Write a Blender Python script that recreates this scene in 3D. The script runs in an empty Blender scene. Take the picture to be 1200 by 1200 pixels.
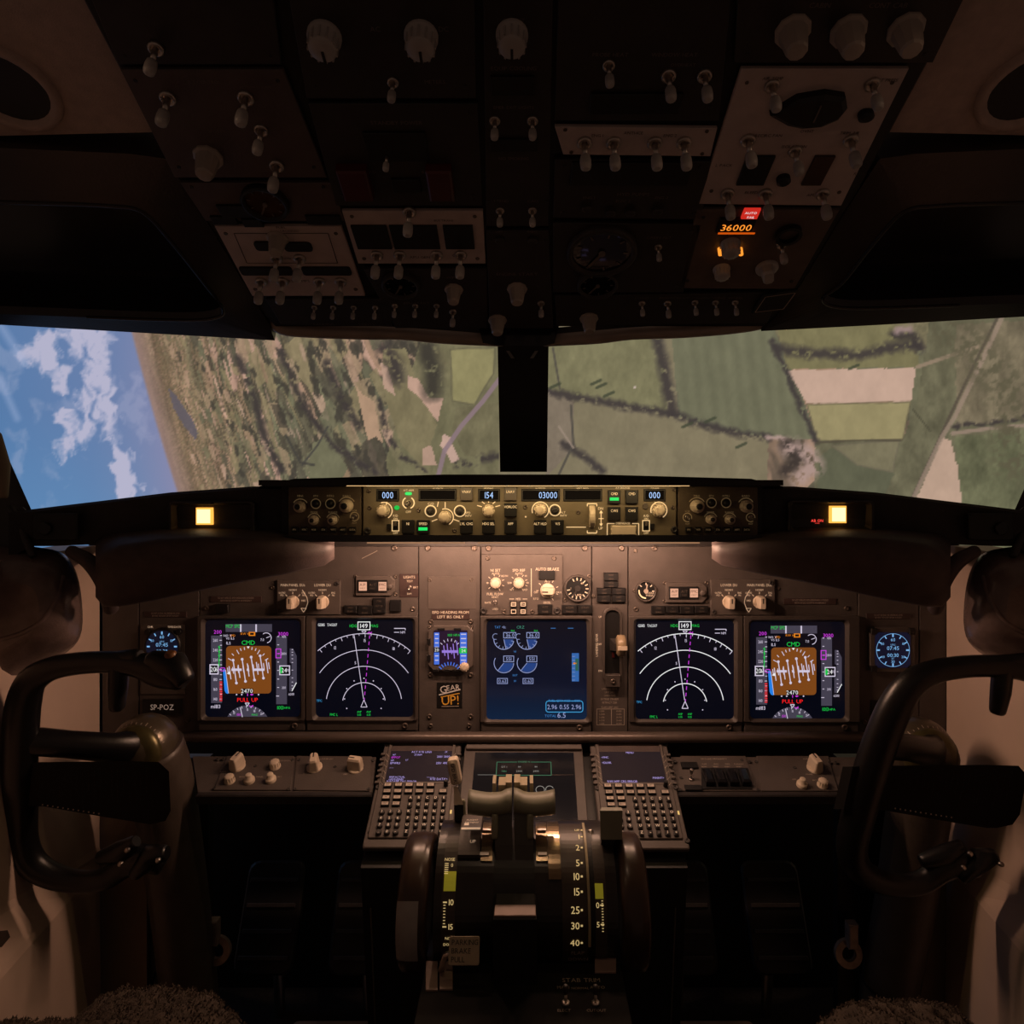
import bpy, math, random
import numpy as np
from mathutils import Matrix, Vector

# ------------------------------------------------------------------ camera, world, light, exposure
SC = bpy.context.scene
COL = SC.collection
EYE = 1.15                       # eye height above the cockpit floor
CX, CY, FPX = 613.0, 560.0, 800.0  # optical centre and focal length for a 1200 px frame
cam_d = bpy.data.cameras.new('camera')
cam_d.sensor_width = 36.0
cam_d.lens = 36.0 * FPX / 1200.0
cam_d.shift_x = -(CX - 600.0) / 1200.0
cam_d.shift_y = (CY - 600.0) / 1200.0
cam_d.clip_start = 0.02
cam = bpy.data.objects.new('camera', cam_d)
COL.objects.link(cam)
cam.location = (0, 0, EYE)
cam.rotation_euler = (math.radians(90), 0, 0)
SC.camera = cam

world = bpy.data.worlds.new('world')
SC.world = world
world.use_nodes = True
world.node_tree.nodes['Background'].inputs[0].default_value = (1.0, 0.62, 0.45, 1)
world.node_tree.nodes['Background'].inputs[1].default_value = 0.052

SC.view_settings.view_transform = 'Standard'
SC.view_settings.look = 'None'
SC.view_settings.exposure = 0.0
SC.view_settings.gamma = 1.0
SC.view_settings.use_curve_mapping = False

def lamp(kind, name, loc, target, power, color, size=0.05, size_y=None, cone=60, blend=0.5):
    d = bpy.data.lights.new(name, kind)
    d.energy = power
    d.color = color
    if kind == 'AREA':
        d.size = size
        if size_y:
            d.shape = 'RECTANGLE'
            d.size_y = size_y
    else:
        d.shadow_soft_size = size
    if kind == 'SPOT':
        d.spot_size = math.radians(cone)
        d.spot_blend = blend
    o = bpy.data.objects.new(name, d)
    COL.objects.link(o)
    o.location = (loc[0], loc[1], loc[2] + EYE)
    v = Vector((target[0], target[1], target[2] + EYE)) - Vector(o.location)
    o.rotation_euler = v.to_track_quat('-Z', 'Y').to_euler()
    return o

WARM = (1.0, 0.60, 0.36)
# unseen fill spots added below the ceiling liner, each aimed at the far wall
lamp('SPOT', 'fill_spot', (0.42, 0.46, 0.34), (-0.78, 1.10, -0.55), 0.4, WARM, 0.03, cone=70, blend=0.9)
lamp('SPOT', 'fill_spot', (-0.42, 0.46, 0.34), (0.78, 1.10, -0.55), 0.4, WARM, 0.03, cone=70, blend=0.9)
# pedestal flood under the overhead panel
lamp('SPOT', 'pedestal_flood_light', (0.0, 0.70, 0.28), (0.0, 1.02, -0.5), 0.9, (1.0, 0.66, 0.42), 0.02, cone=60, blend=1.0)
# strip under the glareshield lip, washing down the main panel and out to the side walls
for k in range(6):
    lamp('POINT', 'panel_flood_light', (-0.20 + 0.085 * k, 1.115, -0.112), (0.0, 1.17, -0.5), 1.05, (1.0, 0.58, 0.39), 0.008)
# lamp row above the mode control panel
lamp('AREA', 'mode_panel_light', (0.0, 0.998, -0.0125), (0.0, 1.045, -0.075), 0.30, (1.0, 0.68, 0.32), 0.46, 0.008)

# ------------------------------------------------------------------ materials
_M = {}
def srgb(*c):
    r = []
    for x in c:
        x = x / 255.0
        r.append(x / 12.92 if x <= 0.04045 else ((x + 0.055) / 1.055) ** 2.4)
    return tuple(r)

def mat(name, color=None, rough=0.5, metal=0.0, var=0.12, bump=0.0, scale=60.0, emit=None, strength=1.0, spec=0.5, coat=0.0):
    if name in _M:
        return _M[name]
    m = bpy.data.materials.new(name)
    m.use_nodes = True
    nt = m.node_tree
    b = nt.nodes['Principled BSDF']
    b.inputs['Roughness'].default_value = rough
    b.inputs['Metallic'].default_value = metal
    b.inputs['Specular IOR Level'].default_value = spec
    b.inputs['Coat Weight'].default_value = coat
    c = color or (0.0, 0.0, 0.0)
    b.inputs['Base Color'].default_value = (*c, 1)
    if var > 0 or bump > 0:
        tc = nt.nodes.new('ShaderNodeTexCoord')
        nz = nt.nodes.new('ShaderNodeTexNoise')
        nz.inputs['Scale'].default_value = scale
        nz.inputs['Detail'].default_value = 5.0
        nt.links.new(tc.outputs['Object'], nz.inputs['Vector'])
        if var > 0:
            rp = nt.nodes.new('ShaderNodeValToRGB')
            lo = tuple(max(0, x * (1 - var)) for x in c)
            hi = tuple(min(1, x * (1 + var)) for x in c)
            rp.color_ramp.elements[0].position = 0.3
            rp.color_ramp.elements[0].color = (*lo, 1)
            rp.color_ramp.elements[1].position = 0.7
            rp.color_ramp.elements[1].color = (*hi, 1)
            nt.links.new(nz.outputs['Fac'], rp.inputs['Fac'])
            nt.links.new(rp.outputs['Color'], b.inputs['Base Color'])
        if bump > 0:
            n2 = nt.nodes.new('ShaderNodeTexNoise')
            n2.inputs['Scale'].default_value = scale * 8
            nt.links.new(tc.outputs['Object'], n2.inputs['Vector'])
            bp = nt.nodes.new('ShaderNodeBump')
            bp.inputs['Strength'].default_value = bump
            bp.inputs['Distance'].default_value = 0.001
            nt.links.new(n2.outputs['Fac'], bp.inputs['Height'])
            nt.links.new(bp.outputs['Normal'], b.inputs['Normal'])
    if emit:
        b.inputs['Emission Color'].default_value = (*emit, 1)
        b.inputs['Emission Strength'].default_value = strength
    _M[name] = m
    return m

PANEL = mat('panel_paint', (0.084, 0.069, 0.062), 0.55, var=0.10, bump=0.25, scale=40)
PANEL2 = mat('panel_paint_module', (0.096, 0.079, 0.070), 0.5, var=0.08, bump=0.2, scale=50)
MCPP = mat('mode_panel_paint', (0.165, 0.135, 0.088), 0.5, var=0.08, bump=0.15, scale=50)
BEZEL = mat('bezel_paint', (0.066, 0.054, 0.048), 0.5, var=0.1, bump=0.2, scale=50)
BLACK = mat('black_plastic', (0.006, 0.0055, 0.006), 0.5, var=0.3, scale=80)
BLACKG = mat('black_gloss', (0.008, 0.008, 0.010), 0.18, var=0.2, scale=30)
DARK = mat('dark_plastic', (0.030, 0.026, 0.025), 0.5, var=0.2, bump=0.2, scale=60)
DARK2 = mat('dark_padding', (0.020, 0.016, 0.016), 0.62, var=0.25, bump=0.5, scale=60)
HOODB = mat('brown_hood', (0.062, 0.044, 0.041), 0.62, var=0.2, bump=0.3, scale=50)
LEATHER = mat('brown_leather', (0.15, 0.108, 0.098), 0.24, var=0.25, bump=0.4, scale=35)
IVORY = mat('ivory_plastic', (0.62, 0.52, 0.40), 0.42, var=0.06, scale=90)
GREYCAP = mat('grey_plastic_cap', (0.42, 0.40, 0.39), 0.35, var=0.06, scale=90)
KGREY = mat('dark_knob_skirt', (0.09, 0.075, 0.065), 0.4, var=0.1)
METAL = mat('worn_steel', (0.55, 0.50, 0.46), 0.32, metal=1.0, var=0.15, scale=70)
SCREWM = mat('bronze_screw', (0.16, 0.13, 0.11), 0.4, metal=0.7, var=0.15)
RAILM = mat('rail_bronze', (0.11, 0.085, 0.072), 0.33, metal=0.3, var=0.12, scale=15)
OHDARK = mat('overhead_dark_paint', (0.030, 0.025, 0.024), 0.55, var=0.15, bump=0.2, scale=50)
OHMID = mat('overhead_brown_paint', (0.095, 0.072, 0.068), 0.55, var=0.12, bump=0.2, scale=50)
OHPALE = mat('overhead_pale_paint', (0.56, 0.47, 0.45), 0.55, var=0.08, bump=0.2, scale=50)
LINER = mat('ceiling_liner_fabric', (0.52, 0.40, 0.35), 0.9, var=0.10, bump=0.5, scale=90)
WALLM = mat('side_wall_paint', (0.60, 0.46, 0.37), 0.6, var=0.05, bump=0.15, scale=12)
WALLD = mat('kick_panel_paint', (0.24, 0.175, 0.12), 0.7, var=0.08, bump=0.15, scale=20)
FLOORM = mat('floor_carpet', (0.025, 0.021, 0.019), 0.95, var=0.4, bump=0.8, scale=120)
PRINT = mat('pale_print', (0.45, 0.38, 0.32), 0.7, var=0.0)
PRINTL = mat('backlit_print', (0.55, 0.45, 0.34), 0.7, var=0.0, emit=(1.0, 0.66, 0.42), strength=0.36)
PRINTA = mat('backlit_amber_print', (0.60, 0.48, 0.30), 0.7, var=0.0, emit=(1.0, 0.70, 0.36), strength=0.60)
PRINTD = mat('dark_print', (0.02, 0.018, 0.016), 0.7, var=0.0)
FLAPP = mat('backlit_scale_print', (0.6, 0.5, 0.3), 0.7, var=0.0, emit=(1.0, 0.72, 0.30), strength=0.50)
GLASS = mat('dark_glass', (0.006, 0.006, 0.007), 0.08, var=0.0)
PLACARD = mat('dark_red_placard', (0.055, 0.032, 0.030), 0.5, var=0.1)
RED = mat('red_guard', (0.07, 0.006, 0.006), 0.45, var=0.1)
YELLOW = mat('yellow_green_band', (0.62, 0.58, 0.05), 0.5, var=0.08, emit=(0.8, 0.72, 0.05), strength=0.10)
LEVERM = mat('lever_grey_green', (0.17, 0.165, 0.115), 0.45, var=0.08, scale=30)
TYRE = mat('trim_wheel_brown', (0.040, 0.024, 0.016), 0.28, var=0.15, scale=30)
COLUMN = mat('column_paint', (0.075, 0.058, 0.047), 0.42, var=0.15, bump=0.3, scale=40)
YOKEM = mat('yoke_black', (0.006, 0.0055, 0.006), 0.36, var=0.2, bump=0.15, scale=40)
FLEECE = mat('sheepskin', (0.062, 0.046, 0.034), 0.95, var=0.35, bump=0.8, scale=60)

def glow(name, c, s=1.0):
    """flat light-emitting colour given as displayed sRGB"""
    return mat('lit_' + name, (0.004, 0.004, 0.005), 0.35, var=0.0, emit=srgb(*c), strength=s)
G_WHITE = glow('white', (205, 195, 215))
G_WHITE2 = glow('white_bright', (235, 235, 235))
G_MAG = glow('magenta', (200, 60, 215))
G_GREEN = glow('green', (25, 190, 70))
G_RED = glow('red', (255, 30, 30))
G_GREY = glow('tape_grey', (66, 62, 76))
G_BROWN = glow('ground_brown', (122, 68, 24))
G_BLUE = glow('sky_blue', (35, 125, 225))
G_ORANGE = glow('orange', (220, 125, 25))
G_CYAN = glow('cyan', (60, 150, 205))
G_BLACK = glow('black', (5, 6, 12))
G_NAVY = glow('navy', (5, 10, 24))
G_ENG = glow('engine_navy', (10, 24, 52))
G_ENG2 = glow('engine_fill', (30, 62, 125))
G_LILAC = glow('lilac', (150, 120, 215))
G_LCD = glow('lcd_blue_white', (170, 205, 255))
G_CLOCK = glow('clock_blue', (120, 175, 225))
G_AMBER = glow('amber_lamp', (255, 222, 165), 1.6)
G_AMBER2 = glow('amber_lamp_rim', (255, 170, 70), 1.5)
G_OSEG = glow('orange_segment', (255, 150, 50), 1.2)
G_RSEG = glow('red_segment', (255, 70, 60), 1.4)
G_WARMLIT = glow('warm_annunciator', (232, 172, 140), 0.95)
G_GRN2 = glow('green_bar', (30, 215, 95), 1.2)
G_STRIP = glow('lamp_strip', (255, 205, 140), 0.9)

# ------------------------------------------------------------------ geometry helpers
_G = {}
def _glyphs():
    chars = 'ABCDEFGHIJKLMNOPQRSTUVWXYZabcdefghijklmnopqrstuvwxyz0123456789.,:!-+/<>()&%*'
    tmp = []
    for ch in chars:
        c = bpy.data.curves.new('glyph', 'FONT')
        c.body = ch
        c.size = 1.0
        c.resolution_u = 2
        o = bpy.data.objects.new('glyph', c)
        COL.objects.link(o)
        tmp.append((ch, o, c))
    bpy.context.view_layer.update()
    dg = bpy.context.evaluated_depsgraph_get()
    for ch, o, c in tmp:
        me = bpy.data.meshes.new_from_object(o.evaluated_get(dg))
        v = [(x.co.x, x.co.y) for x in me.vertices]
        f = [tuple(p.vertices) for p in me.polygons]
        _G[ch] = (v, f, min(p[0] for p in v), max(p[0] for p in v))
        bpy.data.meshes.remove(me)
    for ch, o, c in tmp:
        bpy.data.objects.remove(o)
        bpy.data.curves.remove(c)
_glyphs()

def rrect(w, h, r, n=4, cx=0, cy=0):
    pts = []
    r = min(r, w / 2 * 0.999, h / 2 * 0.999)
    for qx, qy, a0 in ((1, 1, 0), (-1, 1, 90), (-1, -1, 180), (1, -1, 270)):
        for k in range(n + 1):
            a = math.radians(a0 + 90 * k / n)
            pts.append((cx + qx * (w / 2 - r) + r * math.cos(a), cy + qy * (h / 2 - r) + r * math.sin(a)))
    return pts

class MB:
    def __init__(s):
        s.v, s.f, s.m, s.sm = [], [], [], []
    def face(s, pts, mi=0, sm=False):
        i = len(s.v)
        s.v += [tuple(p) for p in pts]
        s.f.append(tuple(range(i, i + len(pts)))); s.m.append(mi); s.sm.append(sm)
    def loft(s, loops, mi=0, c0=True, c1=True, sm=False, closed=True):
        n = len(loops[0]); b = len(s.v)
        for l in loops:
            s.v += [tuple(p) for p in l]
        for i in range(len(loops) - 1):
            for j in range(n if closed else n - 1):
                k = (j + 1) % n
                s.f.append((b + i * n + j, b + i * n + k, b + (i + 1) * n + k, b + (i + 1) * n + j))
                s.m.append(mi); s.sm.append(sm)
        if c0:
            s.f.append(tuple(b + j for j in reversed(range(n)))); s.m.append(mi); s.sm.append(False)
        if c1:
            q = b + (len(loops) - 1) * n
            s.f.append(tuple(q + j for j in range(n))); s.m.append(mi); s.sm.append(False)
        return s
    def prism(s, pts, z0, z1, mi=0, ch=0.0):
        if ch > 0:
            cx = sum(p[0] for p in pts) / len(pts); cy = sum(p[1] for p in pts) / len(pts)
            ins = []
            for p in pts:
                dx, dy = cx - p[0], cy - p[1]
                ins.append((p[0] + math.copysign(min(ch, abs(dx)), dx), p[1] + math.copysign(min(ch, abs(dy)), dy)))
            return s.loft([[(x, y, z0) for x, y in pts], [(x, y, z1 - ch) for x, y in pts], [(x, y, z1) for x, y in ins]], mi)
        return s.loft([[(x, y, z0) for x, y in pts], [(x, y, z1) for x, y in pts]], mi)
    def box(s, cx, cy, z0, w, h, d, mi=0, ch=0.0, r=0.0):
        if r > 0:
            return s.prism(rrect(w, h, r, 3, cx, cy), z0, z0 + d, mi, ch)
        return s.prism([(cx - w / 2, cy - h / 2), (cx + w / 2, cy - h / 2), (cx + w / 2, cy + h / 2), (cx - w / 2, cy + h / 2)], z0, z0 + d, mi, ch)
    def lathe(s, prof, seg=16, cx=0, cy=0, mi=0, sm=True, c0=False, c1=True):
        loops = [[(cx + r * math.cos(2 * math.pi * k / seg), cy + r * math.sin(2 * math.pi * k / seg), z) for k in range(seg)] for r, z in prof]
        return s.loft(loops, mi, c0, c1, sm)
    def frame(s, w, h, r, w2, h2, r2, z0, z1, zin, mi=0, cx=0, cy=0, cx2=None, cy2=None, slope=0.0):
        cx2 = cx if cx2 is None else cx2; cy2 = cy if cy2 is None else cy2
        o = rrect(w, h, r, 4, cx, cy); i = rrect(w2 + 2 * slope, h2 + 2 * slope, r2, 4, cx2, cy2); j = rrect(w2, h2, r2, 4, cx2, cy2)
        e = min(0.0012, (z1 - z0) * 0.4)
        oi = rrect(w - 2 * e, h - 2 * e, r, 4, cx, cy)
        return s.loft([[(x, y, z0) for x, y in o], [(x, y, z1 - e) for x, y in o], [(x, y, z1) for x, y in oi], [(x, y, z1) for x, y in i], [(x, y, zin) for x, y in j]], mi, False, False)
    def disc(s, cx, cy, r, z, mi=0, seg=20):
        s.face([(cx + r * math.cos(2 * math.pi * k / seg), cy + r * math.sin(2 * math.pi * k / seg), z) for k in range(seg)], mi)
    def poly(s, pts, z, mi=0):
        s.face([(x, y, z) for x, y in pts], mi)
    def rect(s, x0, y0, x1, y1, z, mi=0):
        s.face([(x0, y0, z), (x1, y0, z), (x1, y1, z), (x0, y1, z)], mi)
    def line(s, p, q, w, z, mi=0):
        dx, dy = q[0] - p[0], q[1] - p[1]; L = math.hypot(dx, dy) or 1e-9
        nx, ny = -dy / L * w / 2, dx / L * w / 2
        s.face([(p[0] + nx, p[1] + ny, z), (p[0] - nx, p[1] - ny, z), (q[0] - nx, q[1] - ny, z), (q[0] + nx, q[1] + ny, z)], mi)
    def pline(s, pts, w, z, mi=0, close=False):
        n = len(pts)
        for i in range(n if close else n - 1):
            s.line(pts[i], pts[(i + 1) % n], w, z, mi)
    def arc(s, cx, cy, r, a0, a1, w, z, mi=0, n=24):
        a = [math.radians(a0 + (a1 - a0) * k / n) for k in range(n + 1)]
        for i in range(n):
            p = []
            for rr, t in ((r + w / 2, a[i]), (r - w / 2, a[i]), (r - w / 2, a[i + 1]), (r + w / 2, a[i + 1])):
                p.append((cx + rr * math.cos(t), cy + rr * math.sin(t), z))
            s.face(p, mi)
    def outline(s, x0, y0, x1, y1, w, z, mi=0):
        s.line((x0 - w / 2, y0), (x1 + w / 2, y0), w, z, mi); s.line((x0 - w / 2, y1), (x1 + w / 2, y1), w, z, mi)
        s.line((x0, y0), (x0, y1), w, z, mi); s.line((x1, y0), (x1, y1), w, z, mi)
    def text(s, t, x, y, h, z, mi=0, al='c', ang=0.0, sx=1.0):
        """capital height h, centred vertically on y"""
        k = h / 0.70
        pen, out = 0.0, []
        for ch in t:
            if ch == ' ':
                pen += 0.34; continue
            if ch not in _G:
                continue
            v, f, a, b = _G[ch]
            out.append((v, f, pen - a)); pen += (b - a) + 0.09
        W = max(pen - 0.09, 0) * k * sx
        ox = -W / 2 if al == 'c' else (0 if al == 'l' else -W)
        ca, sa = math.cos(ang), math.sin(ang)
        for v, f, p in out:
            b0 = len(s.v)
            for (gx, gy) in v:
                lx = ox + (gx + p) * k * sx; ly = gy * k - h / 2
                s.v.append((x + lx * ca - ly * sa, y + lx * sa + ly * ca, z))
            for q in f:
                s.f.append(tuple(b0 + i for i in q)); s.m.append(mi); s.sm.append(False)
    def tube(s, path, radii, seg=14, mi=0, sm=True, cap=True, flat=1.0, up=(0, 1, 0)):
        P = [Vector(p) for p in path]
        loops = []
        for i, p in enumerate(P):
            t = (P[min(i + 1, len(P) - 1)] - P[max(i - 1, 0)]).normalized()
            u = Vector(up); u = (u - t * u.dot(t))
            if u.length < 1e-4:
                u = Vector((1, 0, 0)); u = u - t * u.dot(t)
            u.normalize(); w = t.cross(u)
            r = radii[i] if isinstance(radii, (list, tuple)) else radii
            loops.append([tuple(p + (u * math.cos(2 * math.pi * k / seg) * flat + w * math.sin(2 * math.pi * k / seg)) * r) for k in range(seg)])
        if cap:
            for end in (0, -1):
                c = P[end]; t = (P[1] - P[0]).normalized() * -1 if end == 0 else (P[-1] - P[-2]).normalized()
                r = radii[end] if isinstance(radii, (list, tuple)) else radii
                ex = []
                for fr in (0.35, 0.65):
                    ex.append([tuple(Vector(c) + (Vector(q) - Vector(c)) * math.sqrt(1 - fr * fr) + t * r * fr) for q in loops[end]])
                if end == 0:
                    loops = [ex[1], ex[0]] + loops
                else:
                    loops = loops + ex
        return s.loft(loops, mi, True, True, sm)
    def xf(s, M, i0=0):
        for i in range(i0, len(s.v)):
            s.v[i] = tuple(M @ Vector(s.v[i]))
        return s
    def mesh(s, name, mats):
        me = bpy.data.meshes.new(name)
        me.from_pydata(s.v, [], s.f)
        for m in (mats if isinstance(mats, (list, tuple)) else [mats]):
            me.materials.append(m)
        me.polygons.foreach_set('material_index', s.m)
        me.polygons.foreach_set('use_smooth', s.sm)
        me.validate()
        me.update()
        return me

def smooth_path(pts, n=5):
    """Catmull-Rom through rows of numbers"""
    P = [np.array(p, float) for p in pts]
    P = [2 * P[0] - P[1]] + P + [2 * P[-1] - P[-2]]
    out = []
    for i in range(1, len(P) - 2):
        for k in range(n):
            t = k / n
            a, b, c, d = P[i - 1], P[i], P[i + 1], P[i + 2]
            out.append(0.5 * ((2 * b) + (c - a) * t + (2 * a - 5 * b + 4 * c - d) * t * t + (3 * b - 3 * c + d - a) * t ** 3))
    out.append(P[-2])
    return out

def at(px, py, Y):
    return Vector(((px - CX) / FPX * Y, Y, EYE + (CY - py) / FPX * Y))

class Frame:
    """a flat mounting plane: u to the right, v up the plane, n out of it"""
    def __init__(s, o, slope_deg=0.0, ceiling=False):
        a = math.radians(slope_deg)
        s.o = Vector((o[0], o[1], o[2] + EYE))
        s.ex = Vector((1, 0, 0))
        s.ey = Vector((0, -math.cos(a), math.sin(a))) if ceiling else Vector((0, math.sin(a), math.cos(a)))
        s.n = s.ex.cross(s.ey)
        s.M = Matrix.Translation(s.o) @ Matrix((s.ex, s.ey, s.n)).transposed().to_4x4()
    def uv(s, px, py):
        d = Vector(((px - CX) / FPX, 1.0, (CY - py) / FPX))
        c = Vector((0, 0, EYE))
        t = (s.o - c).dot(s.n) / d.dot(s.n)
        q = c + d * t - s.o
        return q.dot(s.ex), q.dot(s.ey)
    def depth(s, px, py):
        u, v = s.uv(px, py)
        return (s.o + s.ex * u + s.ey * v).y

# ------------------------------------------------------------------ object helpers
def _tag(o, label=None, cat=None, group=None, kind=None):
    if label: o['label'] = label
    if cat: o['category'] = cat
    if group: o['group'] = group
    if kind: o['kind'] = kind
    return o
def thing(name, label, cat, M, group=None):
    o = bpy.data.objects.new(name, None)
    o.empty_display_size = 0.02
    COL.objects.link(o)
    o.matrix_world = M
    return _tag(o, label, cat, group)
def solo(name, me, label, cat, M=None, group=None):
    o = bpy.data.objects.new(name, me)
    COL.objects.link(o)
    if M is not None: o.matrix_world = M
    return _tag(o, label, cat, group)
def part(name, me, parent, loc=(0, 0, 0), rot=(0, 0, 0), scale=1.0, label=None, kind=None):
    o = bpy.data.objects.new(name, me)
    COL.objects.link(o)
    o.parent = parent
    o.location = loc
    o.rotation_euler = rot
    o.scale = (scale,) * 3 if not isinstance(scale, tuple) else scale
    return _tag(o, label, kind=kind)
def struct(name, me, parent=None):
    o = bpy.data.objects.new(name, me)
    COL.objects.link(o)
    if parent:
        o.parent = parent
    else:
        o['kind'] = 'structure'
    return o

_cache = {}
def cached(key, fn):
    if key not in _cache:
        _cache[key] = fn()
    return _cache[key]

# shared small meshes, unit sized where they get scaled
def m_screw():
    def f():
        b = MB(); b.lathe([(1.0, 0), (1.0, 0.25), (0.8, 0.5), (0.45, 0.5), (0.38, 0.2)], 12)
        return b.mesh('screw', SCREWM)
    return cached('screw', f)
def m_screw_dark():
    def f():
        b = MB(); b.lathe([(1.0, 0), (1.0, 0.25), (0.8, 0.45), (0.45, 0.45), (0.38, 0.2)], 12)
        return b.mesh('screw_dark', DARK)
    return cached('screwd', f)
def m_toggle_base():
    def f():
        b = MB()
        b.lathe([(0.0074, 0), (0.0074, 0.0028), (0.0062, 0.0038), (0.0050, 0.0038), (0.0044, 0.0018)], 12, mi=0)
        b.lathe([(0.0026, 0.001), (0.0030, 0.008), (0.0022, 0.017)], 8, mi=0)
        return b.mesh('toggle_switch', METAL)
    return cached('tb', f)
def m_toggle_cap(mm=GREYCAP, key='tc'):
    def f():
        b = MB()
        b.lathe([(0.0030, 0.0175), (0.0048, 0.0190), (0.0054, 0.023), (0.0055, 0.0290), (0.0050, 0.0325), (0.0026, 0.0345)], 12)
        return b.mesh('toggle_cap', mm)
    return cached(key, f)
def m_knob(style, mm, key):
    """unit radius knobs, axis +z"""
    def f():
        b = MB()
        if style == 'round':
            b.lathe([(1.0, 0), (1.0, 0.25), (0.86, 0.32), (0.82, 1.15), (0.70, 1.30), (0.25, 1.34)], 20)
            for k in range(12):
                a = 2 * math.pi * k / 12
                i0 = len(b.v); b.box(0, 0, 0.32, 0.16, 0.12, 0.85)
                b.xf(Matrix.Rotation(a, 4, 'Z') @ Matrix.Translation((0.82, 0, 0)), i0)
        elif style == 'pointer':
            b.lathe([(1.0, 0), (1.0, 0.22), (0.92, 0.34), (0.60, 0.36)], 20)
            b.loft([[(x, y, 0.2) for x, y in rrect(1.15, 1.7, 0.30, 3)], [(x, y, 1.1) for x, y in rrect(0.92, 1.7, 0.26, 3)], [(x, y, 1.3) for x, y in rrect(0.66, 1.45, 0.20, 3)]])
        elif style == 'gable':
            b.lathe([(1.0, 0), (1.0, 0.16), (0.9, 0.25)], 18)
            b.loft([[(x, y, 0.2) for x, y in rrect(1.25, 1.9, 0.2, 2)], [(x, y, 1.5) for x, y in rrect(1.0, 1.75, 0.18, 2)], [(x, y, 1.75) for x, y in rrect(0.7, 1.55, 0.15, 2)]])
        elif style == 'dual':
            b.lathe([(1.0, 0), (1.0, 0.55), (0.88, 0.68), (0.62, 0.70), (0.60, 1.5), (0.50, 1.62), (0.2, 1.64)], 18)
        elif style == 'cone':
            b.lathe([(1.0, 0), (1.0, 0.15), (0.80, 0.25), (0.60, 1.6), (0.50, 1.75), (0.2, 1.78)], 10, sm=False)
        return b.mesh('knob', mm)
    return cached(('knob', style, key), f)
def m_line():
    def f():
        b = MB(); b.box(0, 0, 0, 1, 1, 0.25)
        return b.mesh('pointer_line', PRINTD)
    return cached('pl', f)

class Mod:
    """a panel module: an Empty on a mounting plane that parents its parts; positions are read off the plane"""
    def __init__(s, F, name, label, cat, px, py, group=None, lift=0.0):
        s.F = F; s.lift = lift
        s.u0, s.v0 = F.uv(px, py)
        s.k = F.depth(px, py) / FPX
        s.root = thing(name, label, cat, F.M @ Matrix.Translation((s.u0, s.v0, lift)), group)
    def uv(s, px, py):
        u, v = s.F.uv(px, py)
        return u - s.u0, v - s.v0
    def kk(s, px, py):
        return s.F.depth(px, py) / FPX
    def plate(s, corners, t, m, name='plate', ch=0.0008, z0=0.0, label=None):
        b = MB(); b.prism([s.uv(*c) for c in corners], z0, z0 + t, 0, ch)
        s.t = z0 + t
        return part(name, b.mesh(name, m), s.root, label=label)
    def rplate(s, x0, y0, x1, y1, t, m, name='plate', ch=0.0008, z0=0.0, r=0.0, label=None):
        (a, b_), (c, d) = s.uv(x0, y1), s.uv(x1, y0)
        b = MB(); b.box((a + c) / 2, (b_ + d) / 2, z0, c - a, d - b_, t, 0, ch, r)
        return part(name, b.mesh(name, m), s.root, label=label)
    def add(s, name, me, px, py, z=0.0, rot=(0, 0, 0), scale=1.0, label=None):
        u, v = s.uv(px, py)
        return part(name, me, s.root, (u, v, z), rot, scale, label)
    def screw(s, px, py, r=2.2, z=0.0, dark=False):
        return s.add('screw', m_screw_dark() if dark else m_screw(), px, py, z, scale=r * s.kk(px, py))
    def toggle(s, px, py, tilt=0.0, z=0.0, cap=GREYCAP, sc=1.0, side=0.0):
        o = s.add('toggle_switch', m_toggle_base(), px, py, z, (math.radians(tilt), math.radians(side), 0), sc)
        part('switch_cap', m_toggle_cap(cap, ('tc', cap.name)), o)
        return o
    def knob(s, px, py, r, style='round', m=IVORY, ang=0.0, z=0.0, line=True):
        k = r * s.kk(px, py)
        o = s.add('knob', m_knob(style, m, m.name), px, py, z, (0, 0, math.radians(ang)), k)
        if line:
            zt = {'round': 1.30, 'pointer': 1.26, 'gable': 1.70, 'dual': 1.60, 'cone': 1.72}[style]
            part('pointer_line', m_line(), o, (0, 0.38, zt), scale=(0.16, 0.75, 0.3))
        return o
    def button(s, px, py, w, h, m, t=0.006, z=0.0, ch=0.001, name='button', r=0.0):
        k = s.kk(px, py)
        def f():
            b = MB(); b.box(0, 0, 0, w * k, h * k, t, 0, ch, r * k); return b.mesh(name, m)
        return s.add(name, cached(('btn', name, round(w * k, 5), round(h * k, 5), round(t, 5), m.name, r), f), px, py, z)
    def ink(s):
        return Ink(s)
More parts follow.
